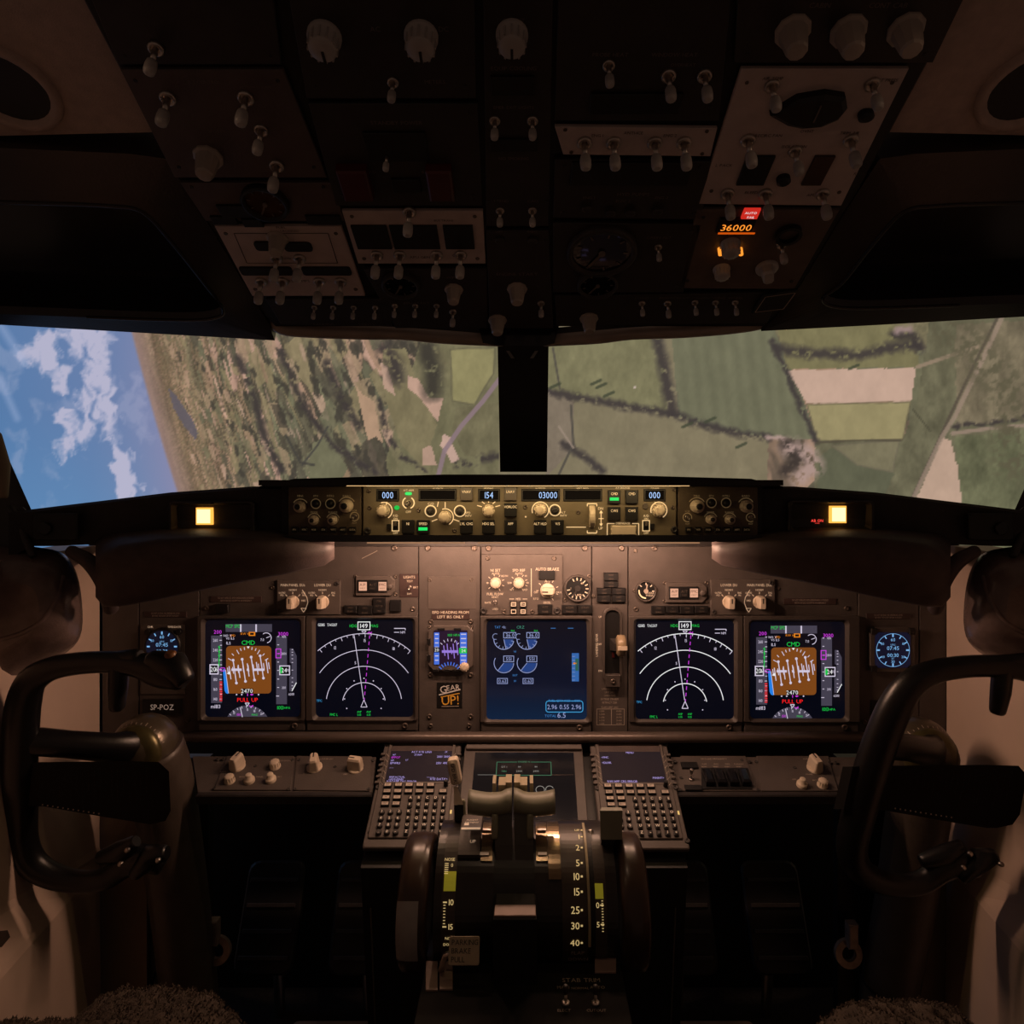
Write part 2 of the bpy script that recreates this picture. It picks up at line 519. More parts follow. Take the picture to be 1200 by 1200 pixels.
class Ink:
    """flat print or light-emitting marks on a module, gathered into one part; coordinates read off the plane"""
    def __init__(s, mod, z=0.0):
        s.mod = mod; s.b = MB(); s.z = z; s.mats = []
    def mi(s, m):
        if m not in s.mats: s.mats.append(m)
        return s.mats.index(m)
    def text(s, t, px, py, h, m, al='c', dz=0.0, ang=0.0, sx=1.0):
        u, v = s.mod.uv(px, py)
        s.b.text(t, u, v, h * s.mod.kk(px, py), s.z + dz, s.mi(m), al, math.radians(ang), sx)
    def line(s, x0, y0, x1, y1, w, m, dz=0.0):
        s.b.line(s.mod.uv(x0, y0), s.mod.uv(x1, y1), w * s.mod.k, s.z + dz, s.mi(m))
    def pline(s, pts, w, m, close=False, dz=0.0):
        s.b.pline([s.mod.uv(*p) for p in pts], w * s.mod.k, s.z + dz, s.mi(m), close)
    def arc(s, cx, cy, r, a0, a1, w, m, dz=0.0, n=24):
        u, v = s.mod.uv(cx, cy); k = s.mod.kk(cx, cy)
        s.b.arc(u, v, r * k, a0, a1, w * k, s.z + dz, s.mi(m), n)
    def poly(s, pts, m, dz=0.0):
        s.b.poly([s.mod.uv(*p) for p in pts][::-1], s.z + dz, s.mi(m))
    def rect(s, x0, y0, x1, y1, m, dz=0.0):
        a, b = s.mod.uv(x0, y1); c, d = s.mod.uv(x1, y0)
        s.b.rect(a, b, c, d, s.z + dz, s.mi(m))
    def box(s, x0, y0, x1, y1, w, m, dz=0.0):
        a, b = s.mod.uv(x0, y1); c, d = s.mod.uv(x1, y0)
        s.b.outline(a, b, c, d, w * s.mod.k, s.z + dz, s.mi(m))
    def disc(s, px, py, r, m, dz=0.0, seg=14):
        u, v = s.mod.uv(px, py); s.b.disc(u, v, r * s.mod.kk(px, py), s.z + dz, s.mi(m), seg)
    def done(s, name='lettering', parent=None, label=None):
        return part(name, s.b.mesh(name, s.mats), parent or s.mod.root, label=label, kind='stuff')

# ------------------------------------------------------------------ curved projection screen with the simulator's picture
def _h(ix, iy, seed):
    n = (ix.astype(np.int64) * 374761393 + iy.astype(np.int64) * 668265263 + seed * 974711) & 0x7fffffff
    n = ((n ^ (n >> 13)) * 1274126177) & 0x7fffffff
    return ((n ^ (n >> 16)) & 0xffff) / 65535.0
def vnoise(x, y, seed=0):
    ix, iy = np.floor(x), np.floor(y); fx, fy = x - ix, y - iy
    fx = fx * fx * (3 - 2 * fx); fy = fy * fy * (3 - 2 * fy)
    a, b, c, d = _h(ix, iy, seed), _h(ix + 1, iy, seed), _h(ix, iy + 1, seed), _h(ix + 1, iy + 1, seed)
    return (a * (1 - fx) + b * fx) * (1 - fy) + (c * (1 - fx) + d * fx) * fy
def fbm(x, y, seed=0, oct=4):
    r = np.zeros_like(x); a = 0.5; t = 0
    for i in range(oct):
        r += a * vnoise(x * 2 ** i, y * 2 ** i, seed + i * 17); t += a; a *= 0.5
    return r / t
def cells(x, y, seed):
    """jittered cell pattern: nearest distance, second distance, cell random"""
    ix, iy = np.floor(x), np.floor(y)
    d1 = np.full(x.shape, 9.0); d2 = np.full(x.shape, 9.0); rid = np.zeros_like(x)
    for oy in (-1, 0, 1):
        for ox in (-1, 0, 1):
            cx, cy = ix + ox, iy + oy
            dx = cx + 0.1 + 0.8 * _h(cx, cy, seed) - x; dy = cy + 0.1 + 0.8 * _h(cx, cy, seed + 5) - y
            d = np.abs(dx) * 0.9 + np.abs(dy) * 0.7 + 0.3 * np.hypot(dx, dy)
            r = _h(cx, cy, seed + 9)
            near = d < d1
            d2 = np.where(near, d1, np.minimum(d2, d)); rid = np.where(near, r, rid); d1 = np.where(near, d, d1)
    return d1, d2, rid
def inpoly(x, y, pts):
    c = np.zeros(x.shape, bool); n = len(pts)
    for i in range(n):
        x0, y0 = pts[i]; x1, y1 = pts[(i + 1) % n]
        if y0 == y1: continue
        c ^= ((y0 > y) != (y1 > y)) & (x < (x1 - x0) * (y - y0) / (y1 - y0) + x0)
    return c
def dline(x, y, pts):
    d = np.full(x.shape, 1e9)
    for (x0, y0), (x1, y1) in zip(pts[:-1], pts[1:]):
        dx, dy = x1 - x0, y1 - y0
        t = np.clip(((x - x0) * dx + (y - y0) * dy) / (dx * dx + dy * dy), 0, 1)
        d = np.minimum(d, np.hypot(x - x0 - t * dx, y - y0 - t * dy))
    return d
def mix(c, col, a):
    a = np.clip(a, 0, 1)[..., None]
    return c * (1 - a) + np.array(col, float) * a

def scenery(x, y):
    """displayed sRGB colours of the projected aerial view (steep bank: sky on one side, fields on the other)"""
    hor = 150 + (y - 385) * 0.285 + ((y - 480) / 100) ** 2 * 2
    t = x - hor                                   # distance into the ground from the horizon
    # sky
    k = np.clip(-t / 200, 0, 1)
    c = np.zeros(x.shape + (3,))
    c += np.array((142, 138, 170)) * (1 - k)[..., None] + np.array((86, 126, 170)) * k[..., None]
    lo = np.clip((y - 480) / 130, 0, 1) * np.clip(-t / 120, 0, 1)
    c = mix(c, (108, 155, 195), lo * 0.8)
    c = mix(c, (80, 118, 168), np.clip((460 - x * 1.4 - y * 0.2) / 400, 0, 0.5))
    wx = (fbm(x / 18, y / 18, 13, 3) - .5) * 22; wy = (fbm(x / 18, y / 18, 14, 3) - .5) * 26
    n1 = fbm((x + wx) / 20, (y + wy) / 30, 3, 5); n2 = fbm((x + wx) / 6, (y + wy) / 9, 8, 4)
    blob = np.zeros_like(x)
    for bx, by, rx, ry in ((48, 412, 22, 26), (70, 440, 12, 18), (92, 392, 26, 16), (88, 412, 16, 18), (108, 440, 16, 30), (122, 478, 14, 26),
                           (104, 470, 14, 22), (78, 512, 16, 24), (102, 505, 14, 18), (134, 512, 12, 26), (142, 545, 12, 20), (150, 568, 16, 16), (118, 402, 12, 22), (132, 540, 8, 16)):
        blob = np.maximum(blob, 1 - np.hypot((x + wx - bx) / (rx * 1.35), (y + wy - by) / (ry * 1.35)) ** 2)
    cl = np.clip((np.clip(blob, 0, 1) * 0.75 + (n1 - 0.5) * 1.5 + (n2 - 0.5) * 1.1 - 0.06) * 1.9, 0, 1) * (blob > 0)
    cl = np.maximum(cl, np.clip((blob + 0.5) * 1.2, 0, 1) * np.clip((n1 - 0.55) * 3, 0, 0.5))
    c = mix(c, (186, 183, 206), cl * 0.92)
    wisp = np.clip(1 - dline(x, y, [(0, 380), (28, 425)]) / 8, 0, 1) + np.clip(1 - dline(x, y, [(0, 445), (20, 490)]) / 7, 0, 1)
    c = mix(c, (160, 175, 210), wisp * 0.45)
    # ground: fields laid out on the ground plane, seen at a slant
    tt = np.maximum(t, 1.5) + 10
    s = (y - 470) * 1.04 + t * 0.10
    ga, gb = s / tt * 6.0 + 40, 900.0 / tt
    wob = (fbm(x / 40, y / 60, 21, 3) - 0.5)
    A, B = s / tt * 2.3 + 40 + wob * 0.22, 1650.0 / tt + wob * 0.15
    d1, d2, rid = cells(A, B, 31); e1, e2, rid2 = cells(A * 1.9 + 7, B * 2.1 + 3, 37)
    rid = np.where(rid2 > 0.62, (rid2 * 7.3) % 1.0, rid)
    pal = np.array([(118, 114, 84), (108, 109, 82), (140, 122, 94), (98, 99, 76), (156, 132, 106), (124, 114, 86), (176, 148, 124), (92, 90, 70), (130, 122, 90), (116, 106, 80)], float)
    g = pal[(rid * 9.999).astype(int)]
    g = mix(g, (74, 68, 56), np.clip(1.0 - (d2 - d1) / 0.10, 0, 1) * 0.55)
    f1 = fbm(A * 2.6, B * 5.5, 51, 4); f2 = fbm(x / 3.2, y / 5.5, 61, 3)
    g = mix(g, (62, 60, 50), np.clip((f1 - 0.60) * 7, 0, 0.62))
    g = mix(g, (178, 150, 128), np.clip((0.34 - f1) * 7, 0, 0.5))
    far = np.clip(1 - t / 110, 0, 1)
    streak = fbm(t / 5.0, (y + t * 2) / 70.0, 71, 4)
    g = mix(g, (126, 108, 82), far * 0.85)
    g = g * (1 + (streak - 0.5)[..., None] * 0.55 * np.clip(1.2 - t / 260, 0, 1)[..., None])
    g = g * (1 + (f2 - 0.5)[..., None] * 0.16)
    g = mix(g, (146, 126, 120), np.clip(1 - t / 26, 0, 1) * 0.8)
    # scattered angular plots, foreshortened towards the horizon
    rs = np.random.RandomState(11)
    for q in range(210):
        tc = 30 + 330 * rs.rand() ** 1.2; yc = 375 + 215 * rs.rand(); xc = 150 + (yc - 385) * 0.285 + tc
        wd = 2.0 + tc * (0.02 + 0.05 * rs.rand()); ln = 8 + tc * (0.05 + 0.16 * rs.rand()); le = 0.285 + tc * 0.0012 * (rs.rand() - 0.2)
        sk = (rs.rand() - 0.5) * wd * 1.6
        quad = [(xc - wd / 2 - le * ln / 2, yc - ln / 2 + sk), (xc + wd / 2 - le * ln / 2, yc - ln / 2 - sk), (xc + wd / 2 + le * ln / 2, yc + ln / 2 - sk * .5), (xc - wd * .3 + le * ln / 2, yc + ln / 2 + sk)]
        col = np.array([(178, 152, 126), (160, 138, 110), (100, 102, 78), (84, 82, 66), (132, 124, 90), (112, 110, 82), (74, 70, 58), (146, 130, 100)][rs.randint(8)], float)
        m_ = (np.abs(x - xc) < wd + ln * .4 + 4) & (np.abs(y - yc) < ln / 2 + wd + 4)
        if not m_.any(): continue
        xs, ys = x[m_], y[m_]; ok = inpoly(xs, ys, quad); gs = g[m_]
        gs[ok] = gs[ok] * 0.25 + col * 0.75 * (1 + (f2[m_][ok] - .5)[:, None] * .25); g[m_] = gs
    for q in range(150):   # dark copses
        tc = 60 + 320 * rs.rand(); yc = 375 + 215 * rs.rand(); xc = 150 + (yc - 385) * 0.285 + tc; r_ = 1.5 + tc * 0.014 * (0.4 + rs.rand())
        m_ = (np.abs(x - xc) < r_ * 3) & (np.abs(y - yc) < r_ * 4)
        if not m_.any(): continue
        xs, ys = x[m_], y[m_]; dd = np.hypot((xs - xc - (ys - yc) * .3) / r_, (ys - yc) / (r_ * 2.2)) + (f2[m_] - .5) * 1.6
        gs = g[m_]; al = np.clip((1 - dd) * 2.5, 0, .85)[:, None]; g[m_] = gs * (1 - al) + np.array((66, 64, 54)) * al
    W1 = (fbm(x / 7, y / 7, 81, 2) - 0.5) * 1.6; W2 = (fbm(x / 7, y / 7, 82, 2) - 0.5) * 1.6; N83 = fbm(x / 14, y / 20, 83, 4) - 0.5
    # nearer land: broad fields
    def field(pts, col, a=1.0, tex=0.10, edge=None, ew=1.6):
        nonlocal g
        w1, w2 = W1, W2
        q = inpoly(x + w1, y + w2, pts)
        n = N83
        base = np.array(col, float) * (1 + n[..., None] * tex * 2.6) * (1 + (f2 - 0.5)[..., None] * tex)
        g = np.where(q[..., None], g * (1 - a) + base * a, g)
        if edge is not None:
            e = np.clip(1 - dline(x + w1, y + w2, pts + [pts[0]]) / ew, 0, 1)
            g = mix(g, edge, e * 0.8)
    def trees(pts, w, col=(62, 58, 54), dens=0.46, seed=91):
        nonlocal g
        n = fbm(x / 5.5, y / 5.5, seed, 3); d = dline(x + (n - .5) * 5, y + (fbm(x / 6, y / 6, seed + 3, 2) - .5) * 6, pts)
        g = mix(g, col, np.clip(1.25 - d / w, 0, 1) * np.clip((n - dens + 0.18) * 6, 0, 1) * 0.92)
    def road(pts, w, col, a=0.9):
        nonlocal g
        g = mix(g, col, np.clip(w / 2 + 0.7 - dline(x, y, pts), 0, 1) * a)
    field([(498, 380), (640, 380), (640, 640), (470, 640), (452, 540)], (112, 111, 80), 0.9)
    field([(528, 410), (548, 408), (580, 408), (578, 438), (556, 474), (530, 470)], (137, 135, 92), 1, .08, (92, 90, 68))
    field([(448, 410), (475, 408), (486, 440), (512, 498), (496, 548), (470, 520), (452, 470)], (121, 116, 84), 1, .1)
    field([(446, 425), (455, 431), (463, 463), (450, 455)], (172, 148, 124), 1, .05)
    field([(478, 440), (490, 444), (503, 466), (519, 467), (513, 494), (492, 466), (478, 455)], (180, 153, 129), 1, .05)
    field([(417, 452), (425, 462), (438, 470), (449, 520), (440, 512), (432, 516), (426, 495)], (166, 142, 112), 1, .06)
    field([(366, 520), (384, 510), (408, 548), (400, 562), (362, 560)], (110, 112, 84), 1, .08)
    field([(519, 508), (527, 512), (538, 538), (530, 543), (516, 522)], (182, 158, 138), 1, .05)
    field([(495, 525), (505, 522), (512, 545), (496, 545)], (170, 146, 122), 1, .05)
    field([(535, 478), (584, 472), (592, 530), (545, 535), (530, 505)], (106, 104, 76), 1, .14)
    trees([(450, 408), (462, 425), (466, 442)], 12); trees([(500, 408), (508, 435), (507, 458)], 14, (58, 56, 48), 0.38)
    trees([(536, 545), (560, 540), (592, 532)], 6); trees([(445, 470), (452, 505), (470, 535), (498, 552)], 4); trees([(384, 425), (396, 460), (420, 500)], 6)
    trees([(280, 420), (300, 470), (312, 520), (330, 552)], 6); trees([(330, 410), (352, 470), (388, 520), (440, 555)], 5)
    road([(590, 438), (566, 470), (540, 500), (521, 528), (513, 560)], 5, (134, 118, 120))
    road([(354, 545), (372, 522), (384, 500)], 2, (70, 70, 62)); road([(335, 510), (352, 542), (368, 545)], 2.5, (66, 66, 58))
    # lake
    g = mix(g, (92, 90, 96), inpoly(x, y, [(197, 455), (205, 462), (226, 492), (232, 508), (229, 516), (215, 498), (203, 478)]) * 0.85)
    # the other windscreen half
    field([(585, 380), (900, 380), (900, 700), (585, 700)], (124, 119, 91), 1, .06)
    field([(640, 396), (775, 396), (783, 484), (724, 472), (655, 460), (640, 455)], (117, 117, 84), 1, .10)
    field([(640, 455), (655, 462), (672, 470), (672, 525), (640, 560)], (122, 114, 94), 1, .08)
    field([(786, 380), (905, 380), (932, 440), (958, 516), (895, 512), (830, 500), (795, 488)], (106, 109, 83), 1, .05)
    g = np.where(inpoly(x, y, [(786, 380), (905, 380), (932, 440), (958, 516), (895, 512), (795, 488)])[..., None], g * (1 + 0.025 * np.sin((x - y * 0.12) / 2.6))[..., None], g)
    field([(955, 700), (955, 517), (1060, 510), (1075, 470), (1090, 370), (1300, 340), (1300, 720)], (101, 101, 76), 1, .16)
    field([(960, 535), (975, 525), (1048, 555), (1020, 620), (955, 620)], (92, 96, 73), 1, .06)
    field([(975, 522), (1054, 516), (1046, 553), (1005, 545)], (116, 114, 86), 1, .08, (104, 100, 80))
    field([(910, 380), (1070, 380), (1078, 430), (922, 433)], (118, 116, 80), 1, .08)
    field([(922, 434), (1073, 431), (1068, 470), (946, 473)], (186, 163, 139), 1, .03)
    field([(946, 474), (1067, 471), (1058, 515), (957, 517)], (145, 140, 98), 1, .05, (92, 88, 66))
    field([(1105, 512), (1114, 516), (1132, 584), (1128, 620), (1060, 640), (1076, 580)], (178, 157, 132), 1, .04)
    field([(1120, 380), (1300, 370), (1300, 480), (1120, 500)], (112, 106, 82), 1, .18)
    field([(1118, 512), (1300, 495), (1300, 700), (1140, 700)], (98, 102, 74), 1, .18)
    for ln, w in (([(640, 458), (660, 463), (700, 470), (745, 478), (790, 486), (830, 500), (870, 509), (900, 512)], 6), ([(770, 396), (778, 430), (788, 484)], 9),
                  ([(905, 400), (922, 436), (940, 480), (957, 517)], 4.5), ([(912, 408), (950, 414), (1010, 416), (1040, 408), (1076, 404)], 8),
                  ([(660, 520), (686, 536), (706, 552)], 6)):
        trees(ln, w, (64, 60, 56), 0.40)
    trees([(1048, 392), (1070, 394), (1078, 408)], 8); trees([(1052, 388), (1066, 386)], 6, (150, 132, 124), 0.4, 97)
    trees([(900, 512), (920, 515)], 3, (170, 150, 136), 0.3, 99)
    trees([(925, 525), (945, 530), (955, 545), (938, 560)], 13, (168, 148, 134), 0.45, 101); trees([(922, 520), (935, 540), (920, 552)], 9, (60, 54, 48), 0.45, 103)
    road([(648, 408), (656, 455)], 2, (78, 76, 66)); road([(669, 475), (672, 520), (655, 556)], 2.4, (78, 76, 66)); road([(655, 500), (672, 525)], 1.6, (150, 138, 118))
    road([(1172, 366), (1150, 410), (1128, 456), (1112, 490), (1096, 525), (1066, 590)], 3, (84, 78, 64)); road([(1177, 366), (1152, 420), (1118, 490), (1104, 512), (1070, 585)], 5, (150, 134, 114), .7)
    road([(1075, 430), (1110, 418), (1145, 406)], 4, (142, 128, 104)); road([(1116, 508), (1160, 502), (1215, 497)], 4, (142, 128, 108)); trees([(1118, 500), (1160, 496), (1210, 488)], 3.5)
    road([(957, 519), (1000, 516), (1056, 516)], 2, (80, 76, 60)); road([(1070, 480), (1090, 505)], 1.6, (76, 76, 58))
    for cx, cy in ((698, 448), (704, 452), (713, 462), (805, 498), (832, 492), (868, 522), (650, 452), (1000, 430)):
        road([(cx - 5, cy + 2.5), (cx + 6, cy - 2.5)], 3, (66, 72, 54), .85)
    trees([(1100, 372), (1180, 450), (1190, 540)], 30, (90, 88, 66), 0.62, 107)
    g = mix(g, (188, 178, 160), np.clip(2 - np.hypot(x - 744, y - 454), 0, 1))
    g = g * np.array((1.03, 0.985, 1.02))
    a = np.clip(t / 3.0, 0, 1)[..., None]
    return c * (1 - a) + g * a

def build_screen():
    R, NT, NZ = 2.4, 1150, 300
    th = np.radians(np.linspace(-58, 58, NT)); zz = np.linspace(-0.50, 0.85, NZ)
    T, Z = np.meshgrid(th, zz)
    X, Y = R * np.sin(T), R * np.cos(T)
    px = CX + FPX * np.tan(T); py = CY - FPX * Z / Y
    rgb = np.clip(scenery(px, py), 0, 255) / 255.0
    lin = np.where(rgb <= 0.04045, rgb / 12.92, ((rgb + 0.055) / 1.055) ** 2.4)
    co = np.stack([X, Y, Z + EYE], -1).reshape(-1, 3)
    idx = np.arange(NT * NZ).reshape(NZ, NT)
    q = np.stack([idx[:-1, :-1], idx[:-1, 1:], idx[1:, 1:], idx[1:, :-1]], -1).reshape(-1, 4)
    me = bpy.data.meshes.new('projection_screen')
    me.vertices.add(len(co)); me.vertices.foreach_set('co', co.astype(np.float32).ravel())
    me.loops.add(q.size); me.loops.foreach_set('vertex_index', q.astype(np.int32).ravel())
    me.polygons.add(len(q)); me.polygons.foreach_set('loop_start', np.arange(0, q.size, 4, dtype=np.int32))
    me.polygons.foreach_set('use_smooth', np.ones(len(q), bool))
    me.update(calc_edges=True)
    ca = me.color_attributes.new('picture', 'FLOAT_COLOR', 'POINT')
    rgba = np.concatenate([lin.reshape(-1, 3), np.ones((len(co), 1))], 1)
    ca.data.foreach_set('color', rgba.astype(np.float32).ravel())
    m = bpy.data.materials.new('projected_picture'); m.use_nodes = True
    nt = m.node_tree; b = nt.nodes['Principled BSDF']
    at_ = nt.nodes.new('ShaderNodeAttribute'); at_.attribute_name = 'picture'
    b.inputs['Base Color'].default_value = (0.02, 0.02, 0.02, 1); b.inputs['Roughness'].default_value = 0.9
    b.inputs['Specular IOR Level'].default_value = 0.0
    nt.links.new(at_.outputs['Color'], b.inputs['Emission Color']); b.inputs['Emission Strength'].default_value = 1.0
    me.materials.append(m)
    return me
solo('projection_screen', build_screen(), 'curved wraparound projection screen showing steeply banked sky, clouds and farm fields', 'projection screen')

# ------------------------------------------------------------------ cockpit shell
def V(px, py, Y):
    return tuple(at(px, py, Y))
b = MB(); b.box(0, 0.75, -0.03, 2.6, 2.6, 0.03)
struct('floor', b.mesh('floor', FLOORM))

OH = Frame((0, 0.966, 0.205), 22.0, ceiling=True)     # overhead plane: v grows aft and up

def side_wall(sgn, name):
    # section in x, z pushed along y: plain upper wall, then a moulded ledge that widens towards the seats
    loops = []
    for Y in (-0.6, 0.2, 0.6, 0.9, 1.05, 1.15, 1.262):
        q = min(1.262 - Y, 0.62)
        z1, z2, x2 = -0.694 + q * 0.167, -0.712 + q * 0.03, 0.783 - q * 0.15
        prof = [(0.790, -0.125), (0.783, -0.16), (0.783, z1 + 0.012), (0.780, z1), (x2 + 0.004, z2 + 0.004), (x2, z2 - 0.006), (x2 - 0.004, -1.15), (0.86, -1.15), (0.86, -0.125)]
        loops.append([(sgn * x, Y, z + EYE) for x, z in prof])
    b = MB(); b.loft(loops, 0)
    return struct(name, b.mesh(name, WALLM))
side_wall(-1, 'wall_left'); side_wall(1, 'wall_right')

# front bulkhead below the main panel and dark footwell lining
b = MB()
b.box(0, 0, 0, 1.70, 0.64, 0.02)
b.xf(Matrix.Translation((0, 1.56, 0.32)) @ Matrix.Rotation(math.radians(90), 4, 'X'))
struct('wall_front', b.mesh('wall_front', BLACK))
# lower kick panels beside the footwells
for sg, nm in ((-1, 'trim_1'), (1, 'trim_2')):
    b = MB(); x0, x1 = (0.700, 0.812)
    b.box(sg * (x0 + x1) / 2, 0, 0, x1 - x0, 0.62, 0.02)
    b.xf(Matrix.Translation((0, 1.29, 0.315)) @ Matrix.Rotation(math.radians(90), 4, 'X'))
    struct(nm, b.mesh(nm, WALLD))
    b = MB(); x0, x1 = (0.590, 0.702)
    b.box(sg * (x0 + x1) / 2, 0, 0, x1 - x0, 0.62, 0.02)
    b.xf(Matrix.Translation((0, 1.30, 0.315)) @ Matrix.Rotation(math.radians(90), 4, 'X'))
    struct('trim_3' if sg < 0 else 'trim_4', b.mesh('footwell_lining', BLACK))

# ceiling liner on both sides of the overhead panel and the dark eyebrow panels above the windscreen
def oh_poly(pts, z0, z1, m, name, ch=0.0):
    q = [OH.uv(*p) for p in pts]
    b = MB(); b.prism(q, z0, z1, 0, ch); b.xf(OH.M)
    return b.mesh(name, m)
def ceiling_hole(b, cx, cy, rx, ry, z, mi):
    b.face([(cx + rx * math.cos(2 * math.pi * k / 28), cy + ry * math.sin(2 * math.pi * k / 28), z) for k in range(28)], mi)
b = MB()
# liner: two slabs lying in the ceiling slope plus a roof over the aft part
for sg in (-1, 1):
    x_in, x_out = 0.345, 1.0
    a0 = OH.uv(0, 177)[1]
    q = [(sg * x_in, a0 + 0.012), (sg * x_out, a0 - 0.006), (sg * x_out, 1.3), (sg * x_in, 1.3)]
    b.prism(q, -0.05, -0.012, 0)
b.prism([(-0.345, 0.50), (0.345, 0.50), (0.345, 1.3), (-0.345, 1.3)], -0.05, -0.0125, 0)
b.xf(OH.M)
ceil = struct('ceiling', b.mesh('ceiling', LINER))
for sg in (-1, 1):   # round ventilation openings with a moulded rim
    u, v = OH.uv(CX - sg * 613.0 + (2 if sg > 0 else -12), 113)
    b = MB()
    b.lathe([(0.046, 0), (0.045, 0.005), (0.038, 0.005), (0.034, -0.001)], 28, c1=False, mi=0)
    b.lathe([(0.036, 0.0005)], 28, mi=1)
    r_ = solo('ceiling_vent', b.mesh('ceiling_vent', [LINER, BLACK]),
              'round black air vent opening in the ceiling liner ' + ('above the blue sky side' if sg > 0 else 'above the green fields side'), 'air vent',
              OH.M @ Matrix.Translation((u, v, -0.012)), 'round ceiling vents')

def mirror_px(pts, sg):
    return [(2 * CX - x, y) for x, y in pts] if sg > 0 else pts
def resample(pts, n, smooth):
    P = [np.array(p, float) for p in pts]; N = len(P); out = []
    for i in range(N):
        a, b_, c, d = P[i - 1], P[i], P[(i + 1) % N], P[(i + 2) % N]
        for k in range(n):
            t = k / n
            if smooth and not (b_[0] < -100 or c[0] < -100):
                q = 0.5 * ((2 * b_) + (c - a) * t + (2 * a - 5 * b_ + 4 * c - d) * t * t + (3 * b_ - 3 * c + d - a) * t ** 3)
            else:
                q = b_ + (c - b_) * t
            out.append((q[0], q[1]))
    return out
def eyebrow(sg, name):
    outer = [(-170, 166), (60, 176), (150, 180), (195, 186), (238, 252), (285, 330), (315, 380), (322, 399), (200, 392), (60, 384), (-170, 371)]
    rim = [(-170, 230), (60, 236), (130, 239), (168, 246), (202, 282), (240, 330), (262, 360), (250, 371), (200, 373), (60, 368), (-170, 360)]
    if sg > 0:      # the frame sits a touch higher on this side
        outer = [(x + (12 if 300 < x and y > 390 else 0), y - (11 if y > 370 else 0)) for x, y in outer]
        rim = [(x, y - (14 if y > 340 else 0)) for x, y in rim]
    inn = [(x - (4 if x > 150 else 0), y + (4 if y < 300 else -3)) for x, y in rim]
    L = []
    for pts, z, sm in ((outer, -0.05, 0), (outer, 0.0, 0), (rim, 0.003, 1), (inn, -0.006, 1)):
        L.append([(u, v, z) for u, v in (OH.uv(*p) for p in mirror_px(resample(pts, 4, sm), sg))])
    if sg > 0:
        L = [l[::-1] for l in L]
    b = MB()
    b.loft(L[:2], 0, False, False); b.loft(L[1:3], 0, False, False); b.loft(L[2:], 0, False, False)
    rt = [p for p in L[2] if abs(p[0]) < 0.60]
    cut = [k for k in range(len(L[2])) if abs(L[2][k][0]) < 0.60 and abs(L[2][k - 1][0]) >= 0.60]
    k0 = cut[0] if cut else 0
    rt = [p for p in (L[2][(k0 + k) % len(L[2])] for k in range(len(L[2]))) if abs(p[0]) < 0.60]
    b.tube([(p[0], p[1], p[2]) for p in rt], 0.0022, 8, 0)
    # recessed visor pan, stepped up into the roof
    pan = [(u * 0.985, v, z - 0.030) for u, v, z in L[3]]
    b.loft([L[3], pan], 1, False, True)
    b.xf(OH.M)
    return struct(name, b.mesh(name, [EYEB, BLACKG]))
EYEB = mat('eyebrow_dark', (0.022, 0.017, 0.017), 0.30, var=0.2, bump=0.2, scale=40)
eyebrow(-1, 'trim_5'); eyebrow(1, 'trim_6')

# windscreen posts
b = MB()
b.loft([[V(586, 553, 1.17), V(641, 553, 1.17), V(641, 553, 1.25), V(588, 553, 1.25)], [V(583, 396, 1.10), V(643, 396, 1.10), V(643, 396, 1.20), V(583, 396, 1.20)]])
for sx in (-1, 1):   # bright edges of the little compass bracket
    b.loft([[V(612 + sx * 17 - 2, 411, 1.095), V(612 + sx * 17 + 2, 411, 1.095), V(612 + sx * 11 + 2, 420, 1.095), V(612 + sx * 11 - 2, 420, 1.095)],
            [V(612 + sx * 17 - 2, 411, 1.11), V(612 + sx * 17 + 2, 411, 1.11), V(612 + sx * 11 + 2, 420, 1.11), V(612 + sx * 11 - 2, 420, 1.11)]], 1)
struct('trim_7', b.mesh('windscreen_centre_post', [BLACK, METAL]))
for sg, nm in ((-1, 'trim_8'), (1, 'trim_9')):
    q = mirror_px([(38, 600), (-2, 510), (-60, 380), (-260, 380), (-260, 660), (38, 660)], sg)
    b = MB(); b.loft([[V(x, y, 1.08) for x, y in q], [V(x, y, 1.16) for x, y in q]])
    struct(nm, b.mesh('windscreen_side_post', DARK))

# ------------------------------------------------------------------ glareshield
GL = thing('glareshield', 'black padded glareshield with hooded ends under the windscreen', 'glareshield', Matrix.Translation((0, 1.1, EYE - 0.1)))
GI = GL.matrix_world.inverted()
def gpart(name, b, m, label=None):
    b.xf(GI)
    return part(name, b.mesh(name, m), GL, label=label)
# centre cap and housing around the mode control panel
b = MB()
b.loft([[V(303, 570, 1.0), V(345, 561, 1.0), V(520, 556, 1.0), V(700, 556, 1.0), V(880, 561, 1.0), V(918, 570, 1.0)],
        [V(303, 571, 1.255), V(345, 568, 1.255), V(520, 563, 1.255), V(700, 563, 1.255), V(880, 568, 1.255), V(918, 571, 1.255)]])
b.loft([[V(303, 569, 0.985), V(918, 569, 0.985), V(918, 562.5, 0.985), V(303, 562.5, 0.985)], [V(303, 568.5, 1.06), V(918, 568.5, 1.06), V(918, 563.5, 1.06), V(303, 563.5, 1.06)]])
gpart('top_cap', b, BLACK)
b = MB()
b.loft([[V(x, y, 1.062) for x, y in ((330, 567), (893, 567), (893, 630), (330, 630))], [V(x, y, 1.24) for x, y in ((330, 567), (893, 567), (893, 625), (330, 625))]])
gpart('housing', b, BLACK)
b = MB()
b.loft([[V(x, y, 1.03) for x, y in ((333, 627), (893, 627), (893, 635), (333, 635))], [V(x, y, 1.10) for x, y in ((333, 627), (893, 627), (893, 635), (333, 635))]])
gpart('lower_lip', b, BLACKG)
